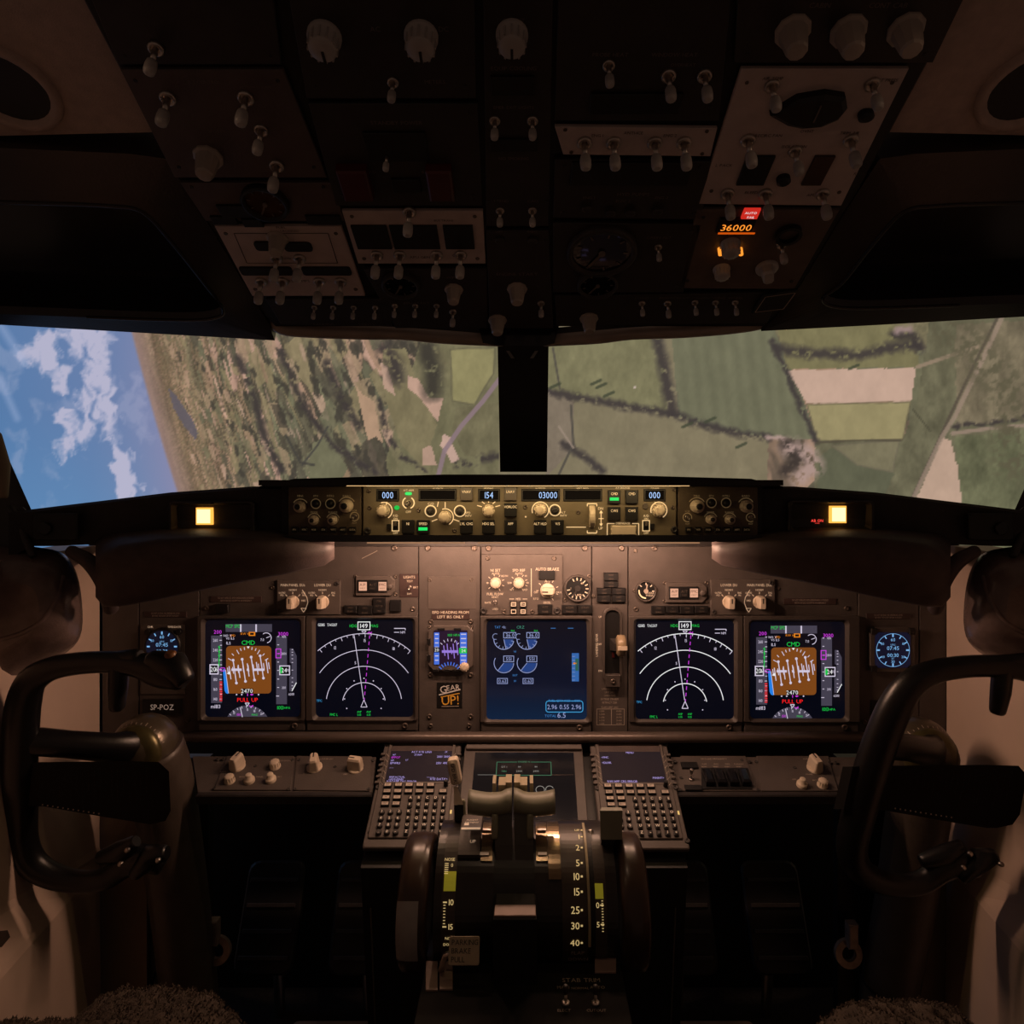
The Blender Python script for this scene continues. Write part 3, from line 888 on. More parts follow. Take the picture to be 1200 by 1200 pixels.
# lamp tubes: one above the mode panel, one below the lip
b = MB()
for i in range(15):
    x = 418 + i * 27.0
    b.loft([[V(x - 12, y, Y) for y, Y in ((568.9, 0.990), (569.8, 0.990), (569.8, 0.996), (568.9, 0.996))], [V(x + 12, y, Y) for y, Y in ((568.9, 0.990), (569.8, 0.990), (569.8, 0.996), (568.9, 0.996))]])
gpart('lamp_strip', b, G_STRIP, 'row of small warm lamps above the mode panel')
b = MB()
for x0, x1 in ((430, 545), (560, 820)):
    b.loft([[V(x0, y, Y) for y, Y in ((635.4, 1.036), (637.0, 1.036), (637.0, 1.046), (635.4, 1.046))], [V(x1, y, Y) for y, Y in ((635.4, 1.036), (637.0, 1.036), (637.0, 1.046), (635.4, 1.046))]])
gpart('lower_lamp_strip', b, mat('lit_lower_strip', (0.01, 0.01, 0.01), 0.4, var=0, emit=srgb(255, 190, 140), strength=0.35))

def hood(sg):
    # stations from the mode panel outwards: x, top, face bottom, ridge, lip, with depths
    st = [(392, 573, 625, 636, 640, 655, 1.060, 1.07, 1.16),
          (380, 571, 624, 632, 640, 663, 1.050, 1.03, 1.16),
          (333, 571, 622, 628, 636, 673, 1.055, 1.00, 1.14),
          (300, 570, 620, 626, 634, 679, 1.060, 0.99, 1.13),
          (240, 573, 619, 624, 633, 691, 1.062, 0.975, 1.12),
          (185, 578, 620, 625, 636, 703, 1.060, 0.965, 1.11),
          (140, 583, 624, 630, 644, 711, 1.055, 0.962, 1.10),
          (122, 586, 628, 636, 655, 711, 1.050, 0.965, 1.10),
          (112, 587, 634, 642, 664, 700, 1.048, 0.975, 1.10)]
    loops, pad = [], []
    for x, top, fb, r0, r1, lip, Yf, Yr, Yb in st:
        X = 2 * CX - x if sg > 0 else x
        # 8-point section: brow and hood mass
        loops.append([V(X, fb - 1, Yf + 0.02), V(X, r0, Yr + 0.045), V(X, (r0 + r1) / 2, Yr + 0.012), V(X, r1, Yr), V(X, (r1 * 0.5 + lip * 0.5), Yr + 0.02), V(X, lip - 2, Yr + 0.035), V(X, lip, Yr + 0.05), V(X, CY + ((lip - CY) * (Yr + .05) - 44) / 1.25, 1.250), V(X, fb, 1.250)])
    if sg > 0: loops = [l[::-1] for l in loops]
    b = MB(); b.loft(loops, 0, True, True, True)
    gpart('hood', b, HOODB)
    # upright coaming face over the hood
    face = []
    for x, top, fb, Y in ((335, 570, 632, 1.075), (296, 570, 626, 1.072), (200, 577, 624, 1.072), (110, 588, 638, 1.065), (60, 594, 640, 1.055), (36, 597, 640, 1.050), (10, 601, 655, 1.045)):
        X = 2 * CX - x if sg > 0 else x
        face.append([V(X, top + 3, Y - 0.006), V(X, top, Y), V(X, top, Y + 0.10), V(X, fb, Y + 0.10), V(X, fb, Y)])
    if sg > 0: face = [l[::-1] for l in face]
    b = MB(); b.loft(face, 0)
    gpart('coaming', b, DARK2)
    # arm that carries the hood end down to the side wall
    b = MB()
    arm = smooth_path([(84, 646, 1.02, 7), (104, 658, 1.02, 9), (120, 676, 1.02, 11), (127, 694, 1.03, 11), (130, 712, 1.05, 9)], 4)
    b.tube([V(2 * CX - p[0] if sg > 0 else p[0], p[1], p[2]) for p in arm], [p[3] / 800 for p in arm], 10)
    gpart('hood_arm', b, HOODB)
hood(-1); hood(1)
# recessed warning lamp pockets
GF = Frame((0, 1.062, 0.0))
for sg, lx in ((-1, 238.5), (1, 983)):
    c = (249, 606) if sg < 0 else (973, 605)
    m = Mod(GF, 'master_caution_light', 'amber square warning light in the glareshield pocket, ' + ('no red lettering beside it' if sg < 0 else 'small red lettering beside it'), 'warning light', *c, group='glareshield warning lights')
    k = m.k
    fb = MB(); fb.frame(100 * k, 37 * k, 4 * k, 88 * k, 27 * k, 4 * k, -0.012, 0.004, -0.008, slope=0.004); fb.face([(-46 * k, -15 * k, -0.008), (46 * k, -15 * k, -0.008), (46 * k, 15 * k, -0.008), (-46 * k, 15 * k, -0.008)])
    part('pocket', fb.mesh('pocket', DARK), m.root)
    u, v = m.uv(lx, 605 if sg < 0 else 603)
    fb = MB(); fb.box(0, 0, 0, 19 * k, 20 * k, 0.006, 0, 0.0008); o = part('lamp_housing', fb.mesh('lamp_housing', G_AMBER2), m.root, (u, v, -0.007))
    fb = MB(); fb.box(0, 0, 0, 15 * k, 16 * k, 0.002); part('lamp_lens', fb.mesh('lamp_lens', G_AMBER), o, (0, 0, 0.006))
    fb = MB(); fb.box(0, 0, 0, 26 * k, 2.2 * k, 0.02); part('brow', fb.mesh('brow', DARK), m.root, (u, v + 15.5 * k, -0.008))
    if sg > 0:
        i = Ink(m, -0.0075); i.text('AB ON', 960, 610.5, 3.2, G_RSEG); i.text('A B 100', 960, 613.5, 1.2, G_RSEG); i.done('warning_lettering', label='small red lit lettering')
    # small speaker grille panel at the coaming end
    c2 = 68 if sg < 0 else 1158
    m2 = Mod(Frame((0, 1.048, 0.0)), 'coaming_end_panel', 'small black switch panel at the coaming end on the ' + ('blue sky side' if sg < 0 else 'green fields side'), 'panel', c2, 617, 'coaming end panels')
    m2.rplate(c2 - 26, 601, c2 + 26, 633, 0.008, BLACK, 'plate', 0.002, r=3 * m2.k)
    m2.button(c2 + sg * 10, 619, 15, 15, BLACKG, 0.004, 0.008, name='socket', r=7)

# ------------------------------------------------------------------ mode control panel and its two neighbours
G = Frame((0, 1.055, 0.0))
mcp = Mod(G, 'mode_control_panel', 'long tan autopilot control panel with digit windows lit under the glareshield', 'control panel', 610, 599)
mcp.rplate(427, 570, 791, 628, 0.010, MCPP, 'face_plate', 0.0012)
Z = 0.010
def window(m, x0, y0, x1, y1, txt=None, h=7.5, al='c', z=Z):
    k = m.k; (a, b0), (c, d) = m.uv(x0, y1), m.uv(x1, y0)
    fb = MB(); fb.frame(c - a + 2.4 * k, d - b0 + 2.4 * k, 0.0006, c - a - 1.5 * k, d - b0 - 1.5 * k, 0.0004, 0, 0.0022, 0.0006, 0)
    fb.face([(-(c - a) / 2, -(d - b0) / 2, 0.0007), ((c - a) / 2, -(d - b0) / 2, 0.0007), ((c - a) / 2, (d - b0) / 2, 0.0007), (-(c - a) / 2, (d - b0) / 2, 0.0007)], 1)
    w = part('display_window', fb.mesh('display_window', [BLACK, GLASS]), m.root, ((a + c) / 2, (b0 + d) / 2, z))
    if txt:
        tb = MB(); tb.text(txt, 0 if al == 'c' else (c - a) / 2 - 2 * k, 0, h * k, 0.0012, 0, al, sx=0.8)
        part('digits', tb.mesh('digits', G_LCD), w)
    return w
window(mcp, 444, 574, 468, 586, '000'); window(mcp, 493, 574, 534.5, 585.5); window(mcp, 562, 574, 585, 586, '154')
window(mcp, 612, 574, 654.5, 586, '03000', al='r'); window(mcp, 661, 574, 703.5, 586); window(mcp, 754, 574, 777, 586, '000')
ink = Ink(mcp, Z + 0.0004)
def mcp_btn(x, y, txt, lit=False, pale=False):
    o = mcp.button(x, y, 14.5, 15.5, BLACK if not pale else KGREY, 0.006, Z, 0.0008)
    tb = MB(); k = mcp.k
    tb.text(txt, 0, 3.6 * k if not pale else 2.5 * k, 3.0 * k, 0.0064, 0, sx=0.85)
    if lit: tb.rect(-5.2 * k, -4.2 * k, 5.2 * k, -0.6 * k, 0.0064, 1)
    part('button_legend', tb.mesh('button_legend', [PRINTA, G_GRN2]), o)
for x, y, t_, l in ((480, 616.5, 'N1', 0), (497.5, 616.5, 'SPEED', 1), (547.5, 616.5, 'LVL CHG', 0), (573, 616.5, 'HDG SEL', 0), (598.5, 616.5, 'APP', 0), (598.5, 597, 'VORLOC', 0),
                 (632.7, 616.5, 'ALT HLD', 0), (652.8, 616.5, 'V/S', 0), (718.3, 582, 'CMD', 1), (738.6, 582, 'CMD', 0), (718.3, 601.5, 'CWS', 0), (738.6, 601.5, 'CWS', 0)):
    mcp_btn(x, y, t_, l)
mcp_btn(547.5, 578.5, 'VNAV', 0, True); mcp_btn(598.5, 578.5, 'LNAV', 0, True)
for x, y, r, st in ((451, 598, 7.6, 'round'), (522.5, 605.5, 7.6, 'round'), (573, 598, 7.4, 'round'), (633, 597, 7.8, 'round'), (770, 597.5, 8.2, 'round')):
    mcp.knob(x, y, r, st, IVORY, 0, Z, line=False)
for x, y, r in ((451.5, 598, 9.6), (522.5, 605.5, 9.6), (633, 597.5, 9.6), (770.5, 597.5, 9.4)):
    ink.arc(x, y, r, -60, 110 if x < 600 else 200, 1.1, PRINTA)
for x, y in ((505.7, 598.5), (539.6, 598.5), (649.9, 597.5)):
    mcp.knob(x, y, 4.6, 'round', DARK, 0, Z, line=False); ink.arc(x, y, 6.4, 0, 360, 1.3, PRINTA)
mcp.toggle(480, 589, 10, Z, KGREY, 0.55); ink.arc(480, 589, 6.6, -70, 60, 1.4, PRINTA); ink.arc(480, 589, 6.6, 120, 250, 1.4, PRINTA)
mcp.button(480, 578.3, 8, 3.6, G_GRN2, 0.002, Z, 0.0004, 'annunciator', 1.8); mcp.button(466.6, 594.6, 6, 5, G_GREEN, 0.002, Z, 0.0004, 'annunciator', 2.4)
mcp.button(755, 593, 7, 7, KGREY, 0.002, Z, 0.0004, 'annunciator', 3.4)
for x in (465, 755.7):
    mcp.button(x, 615.5, 6, 10, BLACK, 0.001, Z, 0.0002, 'switch_slot'); mcp.button(x, 613.5, 3.4, 4.6, KGREY, 0.006, Z, 0.0006, 'switch_paddle')
    ink.box(x - 3.9, 609.5, x + 3.9, 621.5, 1.0, PRINTA); ink.text('F/D' if x < 600 else 'A/D', x, 604, 2.6, PRINTA); ink.text('ON', x, 607.4, 2.2, PRINTA); ink.text('OFF', x, 624, 2.4, PRINTA)
mcp.button(457.6, 616.5, 4.5, 6, BLACK, 0.004, Z, 0.0006, 'indicator'); mcp.button(762.5, 616, 5, 6, BLACK, 0.004, Z, 0.0006, 'indicator')
# vertical speed thumbwheel
b = MB(); k = mcp.k
b.lathe([(13.5 * k, -3.4 * k), (14.5 * k, -2.6 * k), (14.5 * k, 2.6 * k), (13.5 * k, 3.4 * k)], 26, sm=False, c0=True); b.xf(Matrix.Rotation(math.radians(90), 4, 'Y'))
u, v = mcp.uv(693, 605); part('thumbwheel', b.mesh('thumbwheel', IVORY), mcp.root, (u, v, Z - 0.008))
for y0, s_ in ((590, 1), (624, -1)):
    ink.line(687.5, y0, 698.5, y0, 1.2, PRINTA); ink.line(687.5, y0, 687.5, y0 + 3 * s_, 1.0, PRINTA); ink.line(698.5, y0, 698.5, y0 + 3 * s_, 1.0, PRINTA)
ink.text('DN', 703, 595.5, 3, PRINTA); ink.text('UP', 703, 618.5, 3, PRINTA); ink.line(703.5, 599, 703.5, 614.5, 1.0, PRINTA)
ink.poly([(701.3, 601), (705.7, 601), (703.5, 597.6)], PRINTA); ink.poly([(701.3, 613), (703.5, 616.2), (705.7, 613)], PRINTA); ink.line(700.5, 607.3, 706.5, 607.3, .9, PRINTA)
ink.line(663, 617.2, 686, 617.2, 1.0, PRINTA)
# disengage bar
o = mcp.rplate(714.5, 615.2, 743.5, 626, 0.007, IVORY, 'disengage_bar', 0.0012, Z)
ink.pline([(710.6, 626.5), (710.6, 613), (719, 613)], 1.0, PRINTA); ink.pline([(739.5, 613), (747.2, 613), (747.2, 626.5)], 1.0, PRINTA); ink.text('DISENGAGE', 729, 612.7, 2.2, PRINTA)
for a in range(5):
    t = math.radians(30 + a * 30); ink.line(573 + 9 * math.cos(t), 598 - 9 * math.sin(t), 573 + 15.5 * math.cos(t), 598 - 12 * math.sin(t), 1.0, PRINTA)
ink.line(522.6, 595, 522.6, 588, 1.0, PRINTA); ink.line(513.5, 593.5, 514.7, 587.5, 1.0, PRINTA); ink.line(507, 610.5, 513.5, 608, 1.0, PRINTA); ink.line(532, 608, 539, 610.5, 1.0, PRINTA)
ink.line(455, 588, 454, 592, 1.0, PRINTA); ink.line(766, 588, 767, 592, 1.0, PRINTA)
for t_, x, y, h in (('C/O', 506, 590, 2.7), ('SPD', 549, 600.5, 2.4), ('INTV', 549.5, 604, 2.4), ('ALT', 659, 600, 2.4), ('INTV', 660, 603.7, 2.4), ('OFF', 480, 599.4, 2.6), ('A/T ARM', 480, 574.4, 2.0),
                    ('IAS/MACH', 514, 572.2, 1.8), ('HEADING', 573, 572.2, 1.8), ('ALTITUDE', 633, 572.2, 1.8), ('VERT SPEED', 682, 572.2, 1.8), ('A/P ENGAGE', 728.5, 571.6, 2.0), ('COURSE', 766, 572.2, 1.8)):
    ink.text(t_, x, y, h, PRINTA)
ink.arc(616.0, 605.2, .6, 0, 360, .8, PRINTA, n=8)
ink.done()
for x, y in ((434, 575.5), (435, 595), (491.5, 597.5), (533.5, 621), (615.5, 594), (677, 600), (788, 573.5), (786.5, 594.5)):
    mcp.screw(x, y, 2.5, Z)
for x, y in ((432.5, 621.5), (788.5, 620)):
    mcp.screw(x, y, 4.2, Z, True)

PRINTE = mat('dim_amber_print', (0.42, 0.33, 0.2), 0.7, var=0.0, emit=(1.0, 0.66, 0.3), strength=0.05)
def efis(sg):
    c = 382 if sg < 0 else 838
    m = Mod(G, 'efis_control_panel', 'dark knob panel beside the autopilot panel, ' + ('at its speed button end' if sg < 0 else 'at its disengage bar end'), 'control panel', c, 599, 'display control panels beside the autopilot panel')
    m.rplate(340 if sg < 0 else 793, 570, 425 if sg < 0 else 886, 628, 0.008, mat('efis_paint', (0.10, 0.075, 0.050), 0.5, var=0.1, bump=0.2), 'face_plate', 0.0012)
    Z = 0.008; i = Ink(m, Z + 0.0004)
    L = ((354, 593.5, 7), (408, 592.5, 8)) if sg < 0 else ((815, 593, 8), (872, 593, 7.5))
    for x, y, r in L:
        m.knob(x, y, r, 'dual', IVORY, 0, Z, False); k = r * m.k * 0.62
        m.knob(x, y, r * 0.56, 'round', BLACK, 0, Z + r * m.k * 1.0, False); i.arc(x, y, r + 2, 30, 150, 1, PRINTE)
    for x, y in (((372, 590), (389, 590)) if sg < 0 else ((832, 589), (849, 589))):
        m.knob(x, y, 4.3, 'round', BLACK, 0, Z, False); i.arc(x, y, 5.6, 0, 360, 0.9, PRINTE)
    for x, y in (((370, 609), (392, 609)) if sg < 0 else ((831, 608), (853, 608.5))):
        m.knob(x, y, 6, 'dual', IVORY, 0, Z, False); m.knob(x, y, 3.0, 'round', DARK, 0, Z + 6 * m.k * 1.1, False); i.arc(x, y, 7.6, 20, 160, 0.8, PRINTE)
    for x, y in (((417, 605),) if sg < 0 else ((804, 606), (877.5, 606))):
        m.toggle(x, y, 8, Z, KGREY, 0.5); i.arc(x, y, 5, 0, 360, 0.9, PRINTE); i.text('VOR', x, y - 7, 2, PRINTE); i.text('ADF', x, y + 7.3, 2, PRINTE)
    lab = ['FPV', 'MTR', 'WXR', 'STA', 'WPT', 'ARPT', 'DATA']
    for j in range(7):
        x = (348 if sg < 0 else 805) + j * 11.2
        o = m.button(x, 620, 7.5, 6, BLACK, 0.004, Z, 0.0006)
        tb = MB(); tb.text(lab[j], 0, 0, 2.0 * m.k, 0.0043, 0, sx=0.8); part('button_legend', tb.mesh('button_legend', PRINTE), o)
    for t_, x in ((('MINS', 354), ('BARO', 408), ('FPV', 372), ('MTRS', 389)) if sg < 0 else (('MINS', 815), ('BARO', 872), ('FPV', 832), ('MTRS', 849))):
        i.text(t_, x, 581, 2.4, PRINTE)
    for t_, x in ((('MODE', 370), ('RANGE', 392)) if sg < 0 else (('MODE', 831), ('RANGE', 853))):
        i.text(t_, x, 600, 2.2, PRINTE)
    i.done()
efis(-1); efis(1)

# ------------------------------------------------------------------ main instrument panel
P = Frame((0, 1.27, 0.0))
mp = Mod(P, 'main_instrument_panel', 'wide brown-grey instrument panel of riveted plates behind all the displays', 'instrument panel', 613, 750)
T = 0.006
for x0, x1, y0, m_ in ((122, 164.5, 640, PANEL), (165.5, 235, 640, PANEL), (236, 490.5, 640, PANEL), (491.5, 563, 640, PANEL), (564, 692.5, 640, PANEL),
                       (693.5, 735, 640, PANEL), (736, 1003, 640, PANEL), (1004, 1074.5, 640, PANEL), (1075.5, 1112, 640, PANEL)):
    mp.rplate(x0, y0, x1, 858, T, m_, 'panel_plate', 0.0008)
b = MB(); (a, b0), (c, d) = mp.uv(104, 858), mp.uv(1124, 632)
b.box((a + c) / 2, (b0 + d) / 2, -0.03, c - a, d - b0, 0.0299); part('backing', b.mesh('backing', DARK), mp.root)
for x in (463, 502, 556, 573, 685, 728, 766):
    mp.screw(x, 642, 3.6, T)
for x, y in ((504, 679), (553, 679), (484.5, 713), (744.5, 713), (744, 645), (244, 712), (990, 712), (222.5, 842), (505, 849), (550, 849), (505, 789.5), (552, 789.5), (504, 838), (552, 838), (1011, 845), (695, 698),
             (505.5, 727.5), (552, 727.5), (910, 689), (321, 688)):
    mp.screw(x, y, 3.0 if y > 700 else 2.4, T)
# thin access plate above the standby instrument
mp.rplate(502, 675, 558, 713, 0.001, PANEL2, 'access_plate', 0.0003, T)
pl = Ink(mp, T + 0.0022)
def placard(x0, y0, x1, y1, lines, h, m=PLACARD, ink=PRINTL, t=0.0015, sx=1.0, label=None):
    o = mp.rplate(x0, y0, x1, y1, t, m, 'placard', 0.0003, T, label=label)
    tb = MB(); k = mp.k; n = len(lines)
    for j, s in enumerate(lines):
        u, v = mp.uv((x0 + x1) / 2, y0 + (y1 - y0) * (j + 0.5) / n * 0.92 + (y1 - y0) * 0.04)
        tb.text(s, u, v, h * k, T + t + 0.0003, 0, 'c', sx=sx)
    part('placard_lettering', tb.mesh('placard_lettering', ink), o, kind='stuff')
    return o
placard(506.5, 713.5, 550.5, 725, ['ISFD HEADING FROM', 'LEFT IRS ONLY'], 3.2, label='dark red placard with white capitals')
placard(249, 698, 308, 705, ['DO NOT OPERATE WITH SPEEDBRAKES EXTENDED', 'ABOVE 300 KIAS, EXCEPT IN AN EMERGENCY'], 2.0, ink=PRINT, sx=0.62)
placard(172, 716, 221, 722.5, ['DO NOT EXTEND THE SPEEDBRAKE LEVER', 'BEYOND THE FLIGHT DETENT IN FLIGHT'], 1.9, ink=PRINT, sx=0.62)
placard(917, 700.5, 978, 707.5, ['DO NOT OPERATE WITH SPEEDBRAKES EXTENDED', 'ABOVE 300 KIAS, EXCEPT IN AN EMERGENCY'], 2.0, ink=PRINT, sx=0.62)
placard(1013, 718, 1064, 724.5, ['DO NOT EXTEND THE SPEEDBRAKE LEVER', 'BEYOND THE FLIGHT DETENT IN FLIGHT'], 1.9, ink=PRINT, sx=0.62)
placard(170, 817.5, 216, 836, ['SP-POZ'], 6.4, BLACK, mat('plate_print', (.5, .42, .38), .7, var=0, emit=(1, .75, .6), strength=.16), 0.003, sx=0.9, label='black plate lettered SP-POZ')
placard(1018, 819, 1031.5, 836, [''], 3, BLACK)
# black unlit annunciator blocks
def annun(x0, y0, x1, y1, lines, h=2.1):
    o = mp.rplate(x0, y0, x1, y1, 0.007, BLACK, 'annunciator', 0.001, T)
    tb = MB(); n = len(lines); k = mp.k
    for j, s in enumerate(lines):
        u, v = mp.uv((x0 + x1) / 2, y0 + (y1 - y0) * (j + 0.5) / n); tb.text(s, u, v, h * k, T + 0.0073, 0, sx=0.75)
    part('annunciator_legend', tb.mesh('annunciator_legend', mat('dim_legend', (0.10, 0.075, 0.06), 0.7, var=0)), o)
for a in ((405, 708.5, 420, 717, ['SPEED', 'BRAKE']), (421, 708.5, 438, 719, ['SPEED', 'BRAKE']), (438.5, 700, 453, 717.5, ['STAB', 'OUT OF', 'TRIM']), (458, 702, 471, 715, ['']),
          (630, 707, 647, 718, ['AUTO', 'BRAKE']), (658, 708, 676, 717.5, ['LE FLAPS', 'TRANSIT']), (676.5, 708, 693.5, 717.5, ['LE FLAPS', 'EXT']),
          (707, 670.3, 723.3, 679.3, ['NOSE', 'GEAR']), (707, 680, 723.3, 687.3, ['NOSE', 'GEAR']), (699, 688, 715.5, 695.5, ['LEFT', 'GEAR']), (716.3, 688, 732, 695.5, ['RIGHT', 'GEAR']),
          (699, 696.4, 715, 704.4, ['LEFT', 'GEAR']), (716.3, 696.4, 732, 704.4, ['RIGHT', 'GEAR']), (762, 709, 778, 718, ['SPEED', 'BRAKE']), (779, 709, 794, 717, ['LE', 'FLAPS']), (795, 709, 811.5, 718, ['STAB', 'TRIM']), (812.5, 709, 828, 717, ['GND', 'PROX']),
          (256, 707, 271, 717, [''])):
    annun(*a)
# gear placards under the lever
g2 = Ink(mp, T + 0.0004)
for y, s in ((806, 'LANDING GEAR'), (810, 'LIMIT (IAS)'), (814, 'OPERATING'), (818, 'EXTEND 270-.82M'), (822, 'RETRACT 235K'), (827.5, 'FLAPS LIMIT (IAS)')):
    g2.text(s, 714, y, 2.2, PRINT, sx=0.8)
for j in range(5):
    g2.text('%d-2%d0K' % (j + 1, 5 - j), 705, 832 + j * 3.6, 1.9, PRINT, sx=0.8); g2.text('%d-1%d5K' % (10 + j * 5, 9 - j), 725, 832 + j * 3.6, 1.9, PRINT, sx=0.8)
g2.box(699, 829.5, 731, 848, 0.6, PRINT); g2.line(716, 830, 716, 848, 0.6, PRINT)
g2.text('UP', 703, 722, 2.2, PRINTL); g2.text('OFF', 702, 754, 2.2, PRINTL); g2.text('DN', 703, 785, 2.2, PRINTL); g2.text('LANDING GEAR', 698.8, 755, 2.6, PRINTL, ang=90)
g2.line(443, 645, 425, 654, 0.5, PRINT)
g2.done('lettering')

# rail below the panel
b = MB()
rl = []
for x in (192, 400, 613, 820, 1012):
    c = at(x, 864, 1.235)
    rl.append([(c.x, c.y + 0.012 * math.cos(t), c.z + 0.0095 * math.sin(t)) for t in [2 * math.pi * k / 14 for k in range(14)]])
b.loft(rl, 0, True, True, True)
solo('panel_rail', b.mesh('panel_rail', RAILM), 'long rounded bronze-brown foot rail along the bottom edge of the instrument panel', 'rail')

# ------------------------------------------------------------------ display units
SCR = mat('display_glass', (0.004, 0.004, 0.006), 0.16, var=0.0, emit=srgb(4, 6, 16), strength=1.0)
SCR_ENG = bpy.data.materials.new('engine_display_glass'); SCR_ENG.use_nodes = True
_nt = SCR_ENG.node_tree; _b = _nt.nodes['Principled BSDF']
_b.inputs['Base Color'].default_value = (0.004, 0.004, 0.006, 1); _b.inputs['Roughness'].default_value = 0.14
_tc = _nt.nodes.new('ShaderNodeTexCoord'); _sp = _nt.nodes.new('ShaderNodeSeparateXYZ'); _rp = _nt.nodes.new('ShaderNodeValToRGB')
_rp.color_ramp.elements[0].position = 0.0; _rp.color_ramp.elements[0].color = (*srgb(20, 42, 72), 1)
_rp.color_ramp.elements[1].position = 1.0; _rp.color_ramp.elements[1].color = (*srgb(5, 10, 24), 1)
_e = _rp.color_ramp.elements.new(0.35); _e.color = (*srgb(8, 20, 44), 1)
_nt.links.new(_tc.outputs['Generated'], _sp.inputs[0]); _nt.links.new(_sp.outputs['Y'], _rp.inputs['Fac']); _nt.links.new(_rp.outputs['Color'], _b.inputs['Emission Color'])
_b.inputs['Emission Strength'].default_value = 0.65

def display(name, label, F, x0, y0, x1, y1, bx0, by0, bx1, by1, z0, glass=SCR, group=None, strip=True, H=0.011):
    m = Mod(F, name, label, 'display screen', (x0 + x1) / 2, (y0 + y1) / 2, group, lift=z0)
    k = m.k
    (a, b0), (c, d) = m.uv(bx0, by1), m.uv(bx1, by0)
    b = MB(); b.frame(c - a, d - b0, 0.002, (x1 - x0) * k, (y1 - y0) * k, 0.008, 0, H, 0.0035, 0, (a + c) / 2, (b0 + d) / 2, 0, 0, slope=3.2 * k)
    part('bezel', b.mesh('bezel', BEZEL), m.root)
    b = MB(); b.box(0, 0, 0.0012, (x1 - x0) * k, (y1 - y0) * k, 0.0025, 0, 0, 0.008); m.scr = part('screen', b.mesh('screen', glass), m.root)
    m.Z = 0.0042
    if strip:
        m.rplate(bx0 + 1, by1 + 0.5, bx1 - 1, by1 + 12, 0.008, BEZEL, 'lower_strip', 0.001)
        for x in ((bx0 + bx1) / 2 + 50, ):
            m.screw(x, by1 + 6, 3.6, 0.008)
    return m

